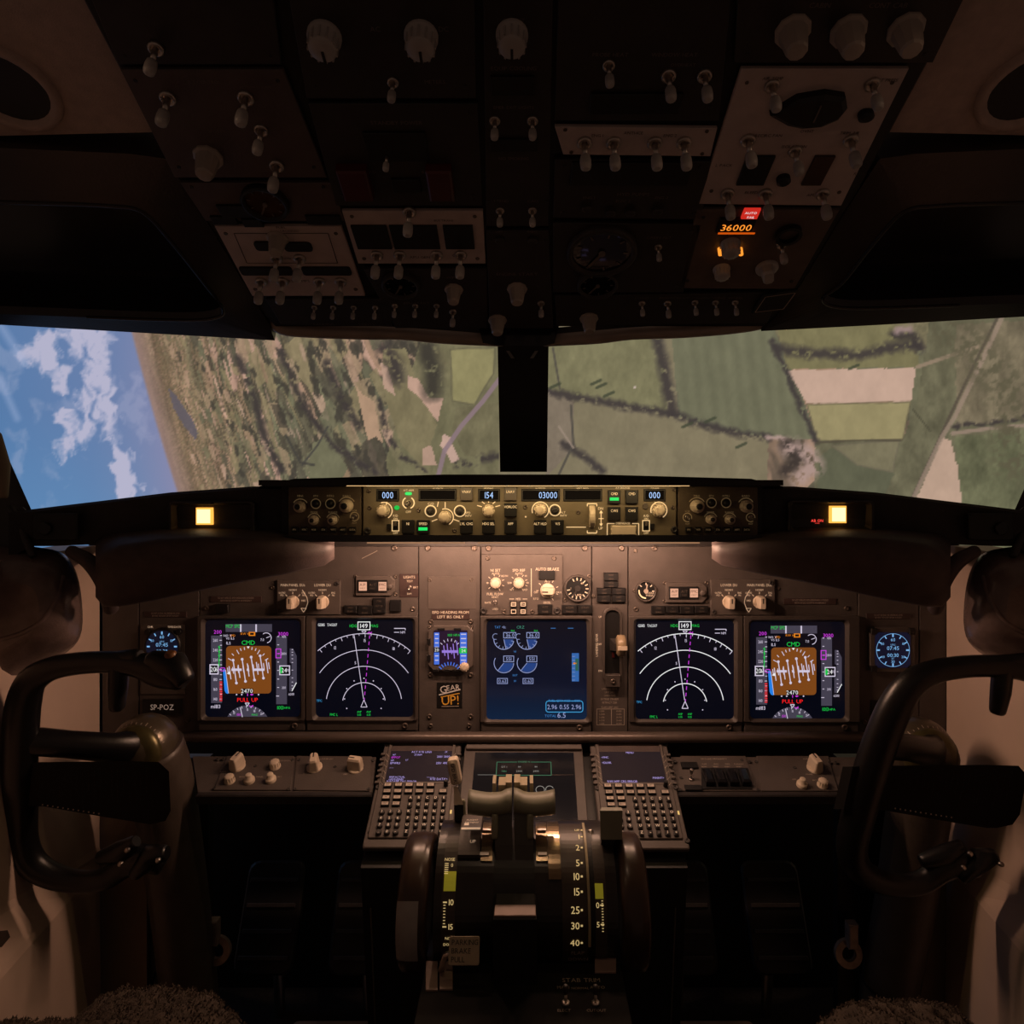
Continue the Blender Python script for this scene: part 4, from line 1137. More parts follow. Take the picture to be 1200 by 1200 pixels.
def pfd(dx, dy, label, bx0, bx1):
    m = display('primary_flight_display', label, P, 243.5 + dx, 725.5 + dy, 353.5 + dx, 838 + dy, bx0, 720, bx1, 841 + dy, T, group='primary flight displays')
    i = Ink(m, m.Z)
    X = lambda z: 235 + z * 130 / 1200 + dx     # reading scale of the display's own grid
    Y = lambda z: 715 + z * 130 / 1200 + dy
    d1 = 0.0003
    i.rect(X(297), Y(138), X(795), Y(222), G_GREY)
    for a in (460, 625): i.rect(X(a - 8), Y(140), X(a + 8), Y(222), G_WHITE, d1)
    i.text('MCP SPD', X(378), Y(160), 4.0, G_GREEN, dz=d1, sx=0.75)
    i.text('200', X(212), Y(222), 4.2, G_MAG); i.text('3000', X(915), Y(243), 4.2, G_MAG)
    # tapes
    i.rect(X(142), Y(262), X(258), Y(985), G_GREY); i.rect(X(840), Y(270), X(955), Y(998), G_GREY)
    for j, s in enumerate(('260', '240', '220', '', '180', '160', '140')):
        y = 312 + j * 105
        if s: i.text(s, X(188), Y(y), 3.4, G_WHITE, dz=d1, sx=0.75)
        i.line(X(232), Y(y), X(258), Y(y), 0.8, G_WHITE, d1); i.line(X(238), Y(y - 52), X(258), Y(y - 52), 0.8, G_WHITE, d1)
    i.line(X(230), Y(370), X(226), Y(590), 0.9, G_GREEN, d1)
    for j in range(5): i.line(X(218), Y(380 + j * 46), X(240), Y(395 + j * 46), 0.9, G_GREEN, d1)
    for j in range(11): i.rect(X(232), Y(755 + j * 20), X(262), Y(764 + j * 20), G_RED, d1)
    i.rect(X(128), Y(570), X(222), Y(676), G_BLACK, d1); i.box(X(132), Y(574), X(218), Y(672), 1.3, G_WHITE, 2 * d1); i.text('20', X(165), Y(622), 5.6, G_WHITE2, dz=2 * d1, sx=0.8); i.text('6', X(200), Y(622), 4.8, G_WHITE2, dz=2 * d1, sx=.7)
    i.pline([(X(232), Y(625)), (X(250), Y(608)), (X(288), Y(608)), (X(288), Y(640)), (X(250), Y(640))], 0.8, G_MAG, True, d1)
    i.text('m183', X(190), Y(1022), 4.2, G_WHITE); i.text('1013', X(885), Y(1035), 4.0, G_GREEN); i.text('HPA', X(958), Y(1037), 2.6, G_GREEN)
    i.text('NO V', X(318), Y(262), 2.6, G_WHITE); i.text('SPD', X(372), Y(262), 2.6, G_ORANGE); i.text('VS ILS', X(345), Y(292), 2.6, G_WHITE); i.text('ILS', X(328), Y(342), 3.2, G_WHITE)
    i.text('RW H', X(505), Y(242), 2.6, G_ORANGE); i.rect(X(545), Y(222), X(615), Y(265), G_ORANGE); i.rect(X(560), Y(232), X(600), Y(254), G_BLACK, d1)
    i.text('CMD', X(540), Y(337), 5.2, G_GREEN)
    i.arc(X(733), Y(286), 5.8, -80, 130, 0.8, G_WHITE); i.line(X(733), Y(286), X(775), Y(270), 0.7, G_WHITE); i.text('7.0', X(690), Y(306), 3.0, G_WHITE, sx=.8)
    # attitude ball: ground brown with a sliver of sky
    q = [(X(545 + a), Y(628 + b)) for a, b in rrect(485, 510, 40, 5)]
    i.poly(q, G_BROWN)
    i.poly([(X(268), Y(620)), (X(298), Y(628)), (X(330), Y(880)), (X(320), Y(886)), (X(300), Y(878)), (X(286), Y(850))], G_BLUE, d1)
    i.line(X(298), Y(628), X(330), Y(880), 0.6, G_WHITE, 2 * d1)
    for a, l in ((-60, 40), (-45, 30), (-30, 52), (-20, 30), (-10, 30), (10, 30), (20, 30), (30, 52), (45, 30), (60, 40)):
        t = math.radians(a); r = 248
        i.line(X(540 + r * math.sin(t)), Y(630 - r * math.cos(t)), X(540 + (r - l) * math.sin(t)), Y(630 - (r - l) * math.cos(t)), 0.9, G_WHITE, d1)
    i.poly([(X(524), Y(378)), (X(556), Y(378)), (X(540), Y(402))], G_WHITE2, d1)
    for x, y0, y1 in ((378, 525, 770), (475, 515, 752), (572, 492, 738), (668, 478, 718)):
        i.line(X(x), Y(y0), X(x + 36), Y(y1), 1.2, G_WHITE, d1); i.disc(X(x), Y(y0), 1.6, G_WHITE, d1); i.disc(X(x + 36), Y(y1), 1.6, G_WHITE, d1)
    for x, y0, y1 in ((335, 590, 730), (432, 575, 715), (530, 560, 700), (627, 545, 680), (733, 520, 665)):
        i.line(X(x), Y(y0), X(x + 20), Y(y1), 1.1, G_WHITE, d1)
    for j in range(9):
        x = 318 + j * 55; y = 645 - j * 7; i.line(X(x), Y(y - 40), X(x + 10), Y(y + 32), 1.0, G_WHITE, d1)
    for x0, x1 in ((360, 470), (605, 715)):
        i.rect(X(x0), Y(615), X(x1), Y(640), G_WHITE, d1)
    i.poly([(X(310), Y(670)), (X(345), Y(640)), (X(350), Y(680))], G_WHITE2, d1); i.rect(X(525), Y(615), X(545), Y(640), G_WHITE, d1)
    i.line(X(735), Y(520), X(750), Y(508), 1, G_WHITE, d1)
    i.rect(X(468), Y(830), X(592), Y(882), G_BLACK, d1); i.text('2470', X(527), Y(855), 4.6, G_WHITE2, dz=2 * d1)
    for x in (415, 470, 650): i.disc(X(x), Y(895), 0.9, G_WHITE)
    i.line(X(533), Y(880), X(533), Y(910), 0.8, G_MAG); i.poly([(X(558), Y(895)), (X(578), Y(885)), (X(598), Y(895)), (X(578), Y(905))], G_MAG)
    i.text('PULL UP', X(532), Y(951), 4.6, G_RED)
    # heading rose segment
    a = [(X(530) + 27.2 * math.cos(t), Y(1262) - 27.2 * math.sin(t)) for t in [math.radians(31 + 118 * n / 20) for n in range(21)]]
    a = [(max(X(285), min(X(770), px)), py) for px, py in a]
    i.poly(a, G_GREY)
    for t in range(-50, 51, 12):
        r = math.radians(t); i.line(X(530) + 27 * math.sin(r), Y(1262) - 27 * math.cos(r), X(530) + 24.5 * math.sin(r), Y(1262) - 24.5 * math.cos(r), 0.7, G_WHITE, d1)
    for s, x, y in (('12', 390, 1090), ('15', 533, 1055), ('18', 607, 1070), ('21', 680, 1100)): i.text(s, X(x), Y(y), 2.8, G_WHITE, dz=d1, sx=.8)
    i.text('150', X(440), Y(1108), 2.8, G_MAG, dz=d1); i.text('MAG', X(608), Y(1110), 2.2, G_GREEN, dz=d1); i.line(X(455), Y(1030), X(478), Y(1135), 0.9, G_WHITE, d1)
    i.pline([(X(508), Y(985)), (X(552), Y(985)), (X(530), Y(1018))], 0.9, G_WHITE, True, d1); i.pline([(X(552), Y(1010)), (X(565), Y(1028)), (X(592), Y(1008)), (X(585), Y(1030))], 0.8, G_MAG, False, d1)
    # altitude tape marks
    for y in (272, 360, 545, 635, 728, 818, 910): i.line(X(852 if y != 910 else 840), Y(y), X(872), Y(y), 0.8, G_WHITE, d1)
    for y, s in ((272, '400'), (455, '2800'), (820, '200')): i.text(s, X(922), Y(y), 2.8, G_WHITE, dz=d1, sx=.75)
    i.box(X(838), Y(405), X(890), Y(500), 0.9, G_MAG, d1); i.line(X(850), Y(455), X(880), Y(455), 1.2, G_MAG, d1)
    i.rect(X(875), Y(582), X(988), Y(682), G_BLACK, 2 * d1); i.box(X(880), Y(586), X(985), Y(680), 1.2, G_WHITE, 3 * d1); i.rect(X(878), Y(600), X(908), Y(665), G_GREEN, 3 * d1); i.text('24', X(928), Y(632), 5.2, G_WHITE2, dz=4 * d1, sx=.8); i.text('70', X(966), Y(632), 3.2, G_WHITE, dz=4 * d1, sx=.7)
    # vertical speed strip
    i.poly([(X(985), Y(400)), (X(1020), Y(400)), (X(1060), Y(480)), (X(1060), Y(765)), (X(1015), Y(860)), (X(980), Y(860)), (X(980), Y(700)), (X(1005), Y(690)), (X(1005), Y(565)), (X(985), Y(550))], G_GREY)
    for y in (412, 440, 470, 510, 550, 632, 715, 760, 800, 830): i.line(X(1006), Y(y), X(1022), Y(y), 0.7, G_WHITE, d1)
    i.line(X(1058), Y(765), X(1010), Y(855), 0.9, G_WHITE2, 2 * d1); i.text('6200', X(1003), Y(890), 2.8, G_WHITE, sx=.8)
    i.done('symbology', m.scr)
    return m
pfd(0, 0, 'flight display with brown attitude ball and PULL UP, nearest the plate lettered SP-POZ', 236, 360.5)
pfd(633.6, 1.8, 'flight display with brown attitude ball and PULL UP, beside the square blue digital clock', 868.5, 1002.5)

def nd(dx, dy, sc, label, x0, y0, x1, y1, bx0, bx1, W, by1):
    m = display('navigation_display', label, P, x0, y0, x1, y1, bx0, 720, bx1, by1, T, group='navigation displays')
    i = Ink(m, m.Z)
    cx, cy = 428.0 + dx, 823 + dy
    for r, a in ((82, 41), (63, 55), (44, 82), (25, 80)):
        i.arc(cx, cy, r * sc, 90 - a, 90 + a, 1.0 * W, G_WHITE2 if W > .9 else G_WHITE, n=44)
    for t in range(-40, 41, 5):
        r = math.radians(t + 1); l = 4.5 if t % 10 == 0 else 2.5
        i.line(cx + 82 * sc * math.sin(r), cy - 82 * sc * math.cos(r), cx + (82 - l) * sc * math.sin(r), cy - (82 - l) * sc * math.cos(r), 0.8 * W, G_WHITE)
    i.line(cx - 11.5 * sc, cy - 80.5 * sc, cx - 0.5, cy - 6, 0.9 * W, G_WHITE)
    for j in range(11):
        t0, t1 = j / 11, (j + 0.55) / 11
        i.line(cx + (1 - t0) * 6.6 * sc, cy - 80 * sc * (1 - t0), cx + (1 - t1) * 6.6 * sc, cy - 80 * sc * (1 - t1), 0.9 * W, G_MAG)
    i.pline([(cx - 3.6, cy + 3.4), (cx + 3.6, cy + 3.4), (cx, cy - 5)], 0.9 * W, G_WHITE, True)
    i.box(cx - 7, cy - 95.5 * sc, cx + 7, cy - 86.5 * sc, 0.9, G_WHITE2); i.text('149', cx, cy - 91 * sc, 5.2, G_WHITE2)
    i.text('HDG', cx - 12.5, cy - 91 * sc, 3.4, G_GREEN, sx=.85); i.text('MAG', cx + 12, cy - 91 * sc, 3.4, G_GREEN, sx=.85)
    i.pline([(cx - 2.5, cy - 85 * sc), (cx + 2.5, cy - 85 * sc), (cx, cy - 82 * sc)], 0.8, G_WHITE, True); i.pline([(cx + 4, cy - 82 * sc), (cx + 6, cy - 84 * sc), (cx + 8, cy - 82 * sc), (cx + 9, cy - 84 * sc)], 0.8, G_MAG)
    i.text('GS185', x0 + 6.5, y0 + 5.8, 3.2, G_WHITE2, sx=.75); i.text('TAS207', x0 + 19, y0 + 5.8, 3.2, G_WHITE2, sx=.75)
    i.line(x1 - 22, y0 + 10, x1 - 9, y0 + 10, 0.9, G_WHITE); i.line(x1 - 9, y0 + 10, x1 - 9, y0 + 12, .9, G_WHITE); i.line(x1 - 22, y0 + 14.5, x1 - 16, y0 + 14.5, 0.8, G_WHITE); i.text('NM', x1 - 12, y0 + 14.5, 2.8, G_WHITE)
    for s, x, y in (('12', -33.5, -65.5), ('15', 1, -74), ('18', 34.5, -64.5)): i.text(s, cx + x * sc, cy + y * sc, 3.6, G_WHITE, sx=.8)
    i.text('5', cx - 10, cy - 48 * sc, 3.2, G_WHITE)
    for x, y in ((-11.5, -27), (11, -27), (-20, -18), (20, -18), (-22.5, -6), (22.5, -6), (-20, 5), (20, 5), (0, -30)): i.disc(cx + x * sc, cy + y * sc, 0.7, G_WHITE)
    i.text('TFC', x0 + 4, cy - 4, 2.6, G_CYAN); i.text('FMC L', x0 + 21, y1 - 2.8, 3.0, G_GREEN, sx=.8)
    for x in (-5.5, 5.5): i.text('ANP', cx + x, y1 - 6, 2.3, G_GREEN, sx=.8); i.text('0.05', cx + x, y1 - 2.6, 2.3, G_GREEN, sx=.8)
    i.done('symbology', m.scr)
nd(0, 0, 1.0, 'navigation map display with white range arcs, beside the small standby attitude instrument', 372, 725, 485, 838, 361.5, 491, 0.78, 841)
nd(373.3, 1.6, 1.02, 'navigation map display with white range arcs, beside the landing gear lever', 744, 726, 858, 840.5, 735.5, 867.5, 0.95, 843)

# upper engine display
m = display('engine_display', 'blue engine display with round dials and fuel figures in the panel centre', P, 570.5, 726, 687, 841, 563.5, 720, 693, 843, T, glass=SCR_ENG)
i = Ink(m, m.Z); E = lambda x, y: (540 + x / 4.8, 630 + y / 4.8)
LW = glow('engine_white', (140, 150, 195)); LC = glow('engine_cyan', (60, 120, 185))
for gx, bx, s in ((243, 242, '36.0'), (372, 371, '36.0')):
    cx, cy = E(gx, 565); i.arc(cx, cy, 11.6, 180, 350, 0.9, LW); x1_, y1_ = E(gx + 12, 618); i.line(cx, cy, x1_, y1_, 0.8, LW)
    i.poly([(cx, cy)] + [(cx + 11 * math.cos(math.radians(t)), cy - 11 * math.sin(math.radians(t))) for t in (-78, -60, -45, -30, -12, 0)], G_ENG2, -0.0002)
    for t in range(180, 351, 28): i.line(cx + 11.6 * math.cos(math.radians(t)), cy - 11.6 * math.sin(math.radians(t)), cx + 8.5 * math.cos(math.radians(t)), cy - 8.5 * math.sin(math.radians(t)), 0.6, LW)
    i.arc(cx - 9.5, cy - 3, 3.5, 60, 250, .6, LW)
    i.box(*E(bx, 527), *E(bx + 68, 557), 0.8, LW); i.text(s, *E(bx + 36, 542), 4.4, LW); i.text('91.0', *E(bx + 50, 517), 2.2, G_GREEN)
    cx, cy = E(gx, 697); i.arc(cx, cy, 11.4, 150, 360, 0.8, LW); i.poly([(cx, cy)] + [(cx + 10.8 * math.cos(math.radians(t)), cy - 10.8 * math.sin(math.radians(t))) for t in (-130, -100, -75, -50, -25, 0)], G_ENG2, -0.0002)
    i.line(cx, cy, cx - 7, cy + 8.8, 0.7, LW); i.box(*E(bx, 658), *E(bx + 56, 690), 0.8, LW); i.text('551', *E(bx + 28, 674), 4.2, LW)
for bx in (207, 350):
    i.box(*E(bx, 783), *E(bx + 56, 812), 0.7, LW); i.text('0.63', *E(bx + 28, 798), 3.8, LW)
i.text('N1', *E(305, 633), 2.2, LC); i.text('EGT', *E(306, 765), 2.2, LC); i.text('FF', *E(306, 798), 2.2, LC)
i.text('TAT', *E(208, 497), 3.0, LC, sx=.8); i.text('+11c', *E(243, 497), 3.0, LW, sx=.8); i.text('CRZ', *E(336, 497), 3.2, glow('engine_green', (60, 130, 110)))
i.line(*E(505, 503), *E(532, 503), .6, LC); i.line(*E(600, 503), *E(632, 503), .6, LC)
i.rect(*E(622, 642), *E(662, 800), glow('engine_tape', (48, 98, 165))); i.rect(*E(642, 672), *E(660, 740), glow('engine_tape_green', (40, 90, 80)), .0003); i.rect(*E(630, 694), *E(650, 703), G_ORANGE, .0003)
for y in range(660, 800, 22): i.line(*E(624, y), *E(640, y), .5, LW, .0004)
pts = [E(581 + x, 940 + y) for x, y in rrect(206, 62, 14, 4)]
i.pline(pts, 0.9, G_CYAN, True); i.text('FUEL QTY KGS x 1000', *E(580, 907), 2.6, LC); i.text('2.96 0.55 2.96', *E(580, 942), 5.4, LW, sx=.88); i.text('TOTAL', *E(503, 992), 2.8, LC); i.text('6.5', *E(565, 988), 6.0, LW)
i.done('symbology', m.scr)

# standby attitude instrument
m = Mod(P, 'standby_flight_instrument', 'small square standby attitude instrument with blue tapes above the gear up sticker', 'flight instrument', 529, 757.5, lift=T)
k = m.k; o8 = [(x * k, y * k) for x, y in ((-20, 26), (20, 26), (26, 20), (26, -20), (20, -26), (-20, -26), (-26, -20), (-26, 20))]
b = MB(); b.prism(o8, 0, 0.008, 0, 0.001); part('bezel', b.mesh('bezel', PANEL2), m.root)
b = MB(); b.box(0, 1.5 * k, 0.0082, 39 * k, 39 * k, 0.001, 0, 0, 0.002); scr = part('screen', b.mesh('screen', glow('standby_violet', (34, 16, 40))), m.root)
i = Ink(m, 0.0096); BL = glow('standby_blue', (70, 110, 215))
for x0, x1 in ((510, 516), (540, 548)):
    i.rect(x0, 739, x1, 776, BL)
    for y in range(741, 776, 5): i.line(x0 + 1, y, x1 - 1, y, 1.2, G_WHITE, .0003)
i.rect(510, 756, 516, 762, G_BLACK, .0006); i.text('20', 513, 759, 3.6, G_WHITE2, dz=.0008); i.rect(539, 757, 548, 763, G_GREEN, .0006); i.text('24', 544, 760, 3.4, G_WHITE2, dz=.0008)
for x, y0, y1 in ((521, 754, 766), (525, 752, 770), (529, 756, 764), (532, 752, 769), (536, 749, 765)): i.line(x, y0, x + 1.6, y1, 1.0, G_LILAC)
i.rect(519, 759.5, 538, 762.5, G_LILAC, .0002)
for t in range(-50, 51, 20): r = math.radians(t); i.line(528 + 14 * math.sin(r), 760 - 14 * math.cos(r), 528 + 11 * math.sin(r), 760 - 11 * math.cos(r), .8, G_WHITE)
for t in range(-50, 51, 14): r = math.radians(t); i.line(528 + 16 * math.sin(r), 789 - 16 * math.cos(r), 528 + 12 * math.sin(r), 789 - 12 * math.cos(r), 1.2, BL)
i.text('1013 HPA', 533, 742, 2.8, G_GREEN); i.done('symbology', scr)
m.knob(545, 778.5, 6.0, 'round', IVORY, 0, 0.004, False)
for x, y, w, h in ((503.8, 749.5, 4, 7), (503.8, 768.5, 4, 7), (518, 735.5, 8, 3), (537, 735.5, 8, 3), (512, 783, 7, 3), (524, 783, 7, 3), (535.5, 783, 7, 3)): m.button(x, y, w, h, BLACK, 0.003, 0.008, .0005)
for x, y in ((504, 734), (553, 734), (504, 789), (552.5, 789)): m.screw(x, y, 2.0, 0.0)

# sticker
m = Mod(P, 'sticker', 'square black sticker lettered GEAR UP in white and orange', 'sticker', 527.3, 813.5, lift=T)
m.rplate(512.5, 798.5, 542, 828.3, 0.0008, BLACK, 'backing', 0.0001)
i = Ink(m, 0.0011); SW = mat('sticker_white', (0.62, 0.56, 0.50), .6, var=0, emit=(1, .9, .8), strength=.05); SO = mat('sticker_orange', (0.75, 0.36, 0.04), .6, var=0, emit=(1, .5, .05), strength=.06)
i.text('G', 520, 806.5, 8.5, SW, ang=4); i.text('EAR', 531.5, 804.2, 6.0, SW, ang=6); i.line(515, 813, 540, 806.5, 1.4, SW); i.line(517, 815.5, 539, 811, 1.0, SO)
i.text('UP!', 528, 819, 10.5, SO, ang=3); i.line(518, 826.5, 538, 826, 0.7, PRINT)
i.done('lettering')

# round and square clocks
def clock(cx, cy, r, square, label):
    m = Mod(P, 'panel_clock', label, 'clock', cx, cy, 'panel clocks', lift=T)
    k = m.k
    if square:
        o8 = [(x * k, y * k) for x, y in ((-19, 26), (19, 26), (26, 19), (26, -19), (19, -26), (-19, -26), (-26, -19), (-26, 19))]
        b = MB(); b.prism(o8, 0, 0.008, 0, 0.001); part('bezel', b.mesh('bezel', PANEL2), m.root)
        b = MB(); b.prism([(x * k * .82, y * k * .82) for x, y in ((-20, 25), (20, 25), (25, 20), (25, -20), (20, -25), (-20, -25), (-25, -20), (-25, 20))], 0.008, 0.0088); scr = part('dial', b.mesh('dial', glow('clock_navy', (8, 13, 34))), m.root)
        for sx in (-1, 1):
            for sy in (-1, 1): m.button(cx + sx * 22, cy - sy * 22, 7, 7, BLACK, 0.006, 0.005, .001)
    else:
        m.rplate(168, 731, 219, 812, 0.002, PANEL2, 'mounting_plate', .0005)
        b = MB(); b.lathe([(21.5 * k, 0), (21.5 * k, 0.006), (20 * k, 0.009), (19 * k, 0.009), (18.6 * k, 0.007)], 30, mi=0); part('bezel', b.mesh('bezel', BLACK), m.root)
        b = MB(); b.lathe([(18.7 * k, 0.0072), (18.7 * k, 0.0080)], 30, sm=False); scr = part('dial', b.mesh('dial', glow('clock_dim', (10, 14, 30))), m.root)
        for x in (177, 213): m.button(x, 739, 7, 7, BLACK, 0.006, 0.002, .001, 'button', 3.4)
        ii = Ink(m, 0.0025); ii.text('CHR', 179, 733.5, 2.4, PRINTL); ii.text('TIME/DATE', 207, 733.5, 2.2, PRINTL); ii.done()
    i = Ink(m, 0.0092 if square else 0.0084); c = G_CLOCK
    for t in range(0, 360, 30):
        a = math.radians(t); i.line(cx + r * .97 * math.sin(a), cy - r * .97 * math.cos(a), cx + r * .78 * math.sin(a), cy - r * .78 * math.cos(a), 1.2 if t % 90 else 1.8, c)
    i.text('60', cx, cy - r * .62, 3.6, c); i.text('10', cx + r * .62, cy - r * .38, 2.8, c); i.text('50', cx - r * .62, cy - r * .38, 2.8, c); i.text('30', cx, cy + r * .68, 3.0, c); i.text('20', cx + r * .6, cy + r * .4, 2.8, c); i.text('40', cx - r * .6, cy + r * .4, 2.8, c)
    i.text('UTC', cx, cy - r * .32, 1.9, c); i.text('07:45', cx, cy - r * .12, 4.4, c); i.text('00:30', cx, cy + r * .3, 4.2, c); i.text('ET', cx, cy + r * .5, 1.8, c)
    if square: i.arc(cx, cy, r * .98, 0, 360, .5, c, n=40)
    i.done('dial_marks', scr)
clock(194.5, 755.5, 18, False, 'round dark clock with faint blue digits above the plate lettered SP-POZ')
clock(1041.3, 759.5, 19.5, True, 'square clock with bright blue dial and cut corners')

# flap and brake gauges
def gauge(cx, cy, r, label, hand, txt):
    m = Mod(P, 'round_gauge', label, 'gauge', cx, cy, 'round needle gauges', lift=T)
    k = m.k
    b = MB(); b.lathe([(r * k, 0), (r * k, 0.006), (r * .95 * k, 0.008), (r * .88 * k, 0.008), (r * .85 * k, 0.004)], 30); part('rim', b.mesh('rim', BEZEL), m.root)
    b = MB(); b.lathe([(r * .87 * k, 0.0036), (r * .87 * k, 0.0045)], 30, sm=False); d = part('dial', b.mesh('dial', BLACK), m.root)
    i = Ink(m, 0.005)
    for t in txt['ticks']:
        a = math.radians(t); i.line(cx + r * .80 * math.cos(a), cy - r * .80 * math.sin(a), cx + r * .58 * math.cos(a), cy - r * .58 * math.sin(a), 1.2, PRINTL)
    for s, x, y in txt['t']: i.text(s, cx + x, cy + y, 2.3, PRINTL)
    if 'arc' in txt: i.arc(cx, cy, r * .66, *txt['arc'], 1.6, PRINTA)
    i.done('dial_marks', d)
    b = MB(); b.lathe([(r * .22 * k, 0), (r * .22 * k, 0.0015)], 12); b.box(0, r * .35 * k, 0, r * .10 * k, r * .6 * k, 0.0012)
    part('needle', b.mesh('needle', PRINT if txt.get('w') else DARK), m.root, (0, 0, 0.0052), (0, 0, math.radians(hand)))
gauge(676.5, 688.5, 15.8, 'larger round flap position gauge left of the gear lights', 150, {'ticks': list(range(-170, 140, 24)), 't': [('FLAPS', 0, 7.5), ('1', -8, 0), ('40', 5, -6)]})
gauge(755.8, 691.6, 12.3, 'smaller round brake pressure gauge between gear lights and annunciator block', -10, {'ticks': [90, 45, 0, 135], 't': [('BRAKE', 4.2, 2), ('PRESS', 4.2, 5)], 'arc': (170, 270), 'w': 1})
for x in (743, 768.5): mp.screw(x, 691.6, 2.2, T)
mp.screw(690, 674.5, 2.4, T); mp.screw(662, 702.5, 2.4, T)

# lit annunciator trio with test knob
def trio(x0, y0, x1, y1, label):
    m = Mod(P, 'autopilot_annunciator', label, 'annunciator', (x0 + x1) / 2, (y0 + y1) / 2, 'lit annunciator blocks', lift=T)
    b = MB(); k = m.k; w, h = (x1 - x0) * k / 2, (y1 - y0) * k / 2
    b.prism([(-w, -h), (w * .8, -h), (w, -h * .55), (w, h * .55), (w * .8, h), (-w, h)], 0, 0.006, 0, .001); part('plate', b.mesh('plate', PANEL2), m.root)
    cy = (y0 + y1) / 2
    m.rplate(x0 + 3, cy - 7, x0 + 37, cy + 7, 0.003, BLACK, 'lamp_window', .0005, 0.006)
    for j, (s, lit) in enumerate((('A/P', 1), ('A/T', 0), ('FMC', 1))):
        x = x0 + 9 + j * 11.4
        o = m.button(x, cy, 9, 10, G_WARMLIT if lit else BLACK, 0.002, 0.009, .0003, 'lamp_lens' if lit else 'dark_lens')
        tb = MB(); tb.text(s, 0, 2 * k, 3.0 * k, .0024, 0); tb.text('P/RST', 0, -2.2 * k, 1.6 * k, .0024, 0)
        part('lens_legend', tb.mesh('lens_legend', mat('lens_ink', (.06, .02, .02), .6, var=0) if lit else mat('dim_legend')), o)
    m.knob(x1 - 5.5, cy, 3.6, 'round', PANEL2, 0, 0.006, False)
    for x, y in ((x0 - 1, y0 + 1), (x1 + .5, y0 + 1), (x0 - 1, y1 - 1), (x1 + .5, y1 - 1)): m.screw(x, y, 2.3, 0)
trio(418.5, 674, 464, 697, 'block of lit autopilot warning lenses next to the lights test switch')
trio(779, 681.5, 826.5, 705, 'block of lit autopilot warning lenses next to the brake pressure gauge')

# lights test switch
m = Mod(P, 'lights_test_switch', 'toggle switch on a dark plate lettered LIGHTS TEST BRT DIM', 'switch', 480, 685, lift=T)
m.rplate(469, 672, 491, 699, 0.0015, PLACARD, 'plate', .0003); m.toggle(481, 687.5, 5, .0015, METAL, 0.5)
i = Ink(m, .002); i.text('LIGHTS', 480.5, 675.5, 3.0, PRINTL); i.text('TEST', 481, 680.3, 2.3, PRINTL); i.text('BRT', 488, 687.5, 2.3, PRINTL); i.text('DIM', 480.5, 695, 2.2, PRINTL); i.done()

# display selector panels
def selector(x0, y0, x1, y1, kx, titles, label):
    m = Mod(P, 'display_selector_panel', label, 'control panel', (x0 + x1) / 2, (y0 + y1) / 2, 'display selector panels', lift=T)
    m.rplate(x0, y0, x1, y1, 0.005, PANEL2, 'plate', .0008)
    i = Ink(m, .0054)
    for x, t_ in zip(kx, titles):
        m.knob(x, 704, 7.6, 'gable', IVORY, 0, .005)
        i.text(t_, x, 684.5, 3.0, PRINTL, sx=.85); i.text('NORM', x, 690.2, 2.2, PRINTL)
        for sx in (-1, 1):
            i.text('OUTBD' if sx < 0 else 'ENG', x + sx * 12.5, 693.5, 2.0, PRINTL, sx=.8); i.text('PFD' if sx < 0 else 'PRI', x + sx * 12.5, 696.4, 2.0, PRINTL, sx=.8); i.line(x + sx * 6.5, 697.5, x + sx * 8.5, 695.5, .7, PRINTL)
        i.line(x, 692.5, x, 695, .7, PRINTL)
        if t_.startswith('MAIN'):
            s = 1 if x < 613 else -1
            i.pline([(x + s * 11, 690), (x + s * 16.5, 699), (x + s * 17.5, 705), (x + s * 15, 712)], .7, PRINTL); i.pline([(x + s * 9.5, 711.5), (x + s * 15.5, 711.5), (x + s * 12.5, 716)], .7, PRINTL, True); i.text('INBD', x + s * 12.5, 702.5, 2, PRINTL, sx=.8)
    i.done()
    for x in (x0 + 4, x1 - 4): m.screw(x, y0 + 4 if x > (x0 + x1) / 2 else y1 - 4, 2.6, .005, True)
selector(327, 679, 400.5, 719, (345.5, 380), ('MAIN PANEL DUs', 'LOWER DU'), 'two-knob display selector panel beside the block of lit lenses by the lights test switch')
selector(831, 678, 905.5, 719.5, (852, 887.5), ('LOWER DU', 'MAIN PANEL DUs'), 'two-knob display selector panel beside the lit lenses by the brake pressure gauge')

# centre control panel
m = Mod(P, 'autobrake_panel', 'centre panel with speed reference and auto brake knobs above the engine display', 'control panel', 611, 685, lift=T)
m.rplate(564.5, 649, 659, 719.5, 0.004, PANEL2, 'plate', .0008); z = .004; i = Ink(m, z + .0004)
m.knob(581, 682, 6.4, 'round', IVORY, 0, z, False); m.knob(608, 682, 6.4, 'round', IVORY, 0, z, False); m.knob(641.5, 691, 8.6, 'pointer', IVORY, 90, z)
m.toggle(580.5, 704.5, 0, z, KGREY, .55)
m.rplate(631.5, 668, 650, 678, .004, BLACK, 'annunciator', .0006, z)
for x, y, lit in ((602, 706.5, 1), (613, 706.5, 1), (602, 715, 0), (613, 715, 1)):
    o = m.button(x, y, 8, 7, BLACK, .004, z, .0006); tb = MB(); tb.outline(-2.6 * m.k, -2 * m.k, 2.6 * m.k, 2 * m.k, .8 * m.k, .0043, 0); tb.text('ENG' if lit else '', 0, 0, 1.6 * m.k, .0043, 0); part('button_legend', tb.mesh('button_legend', PRINTL), o)
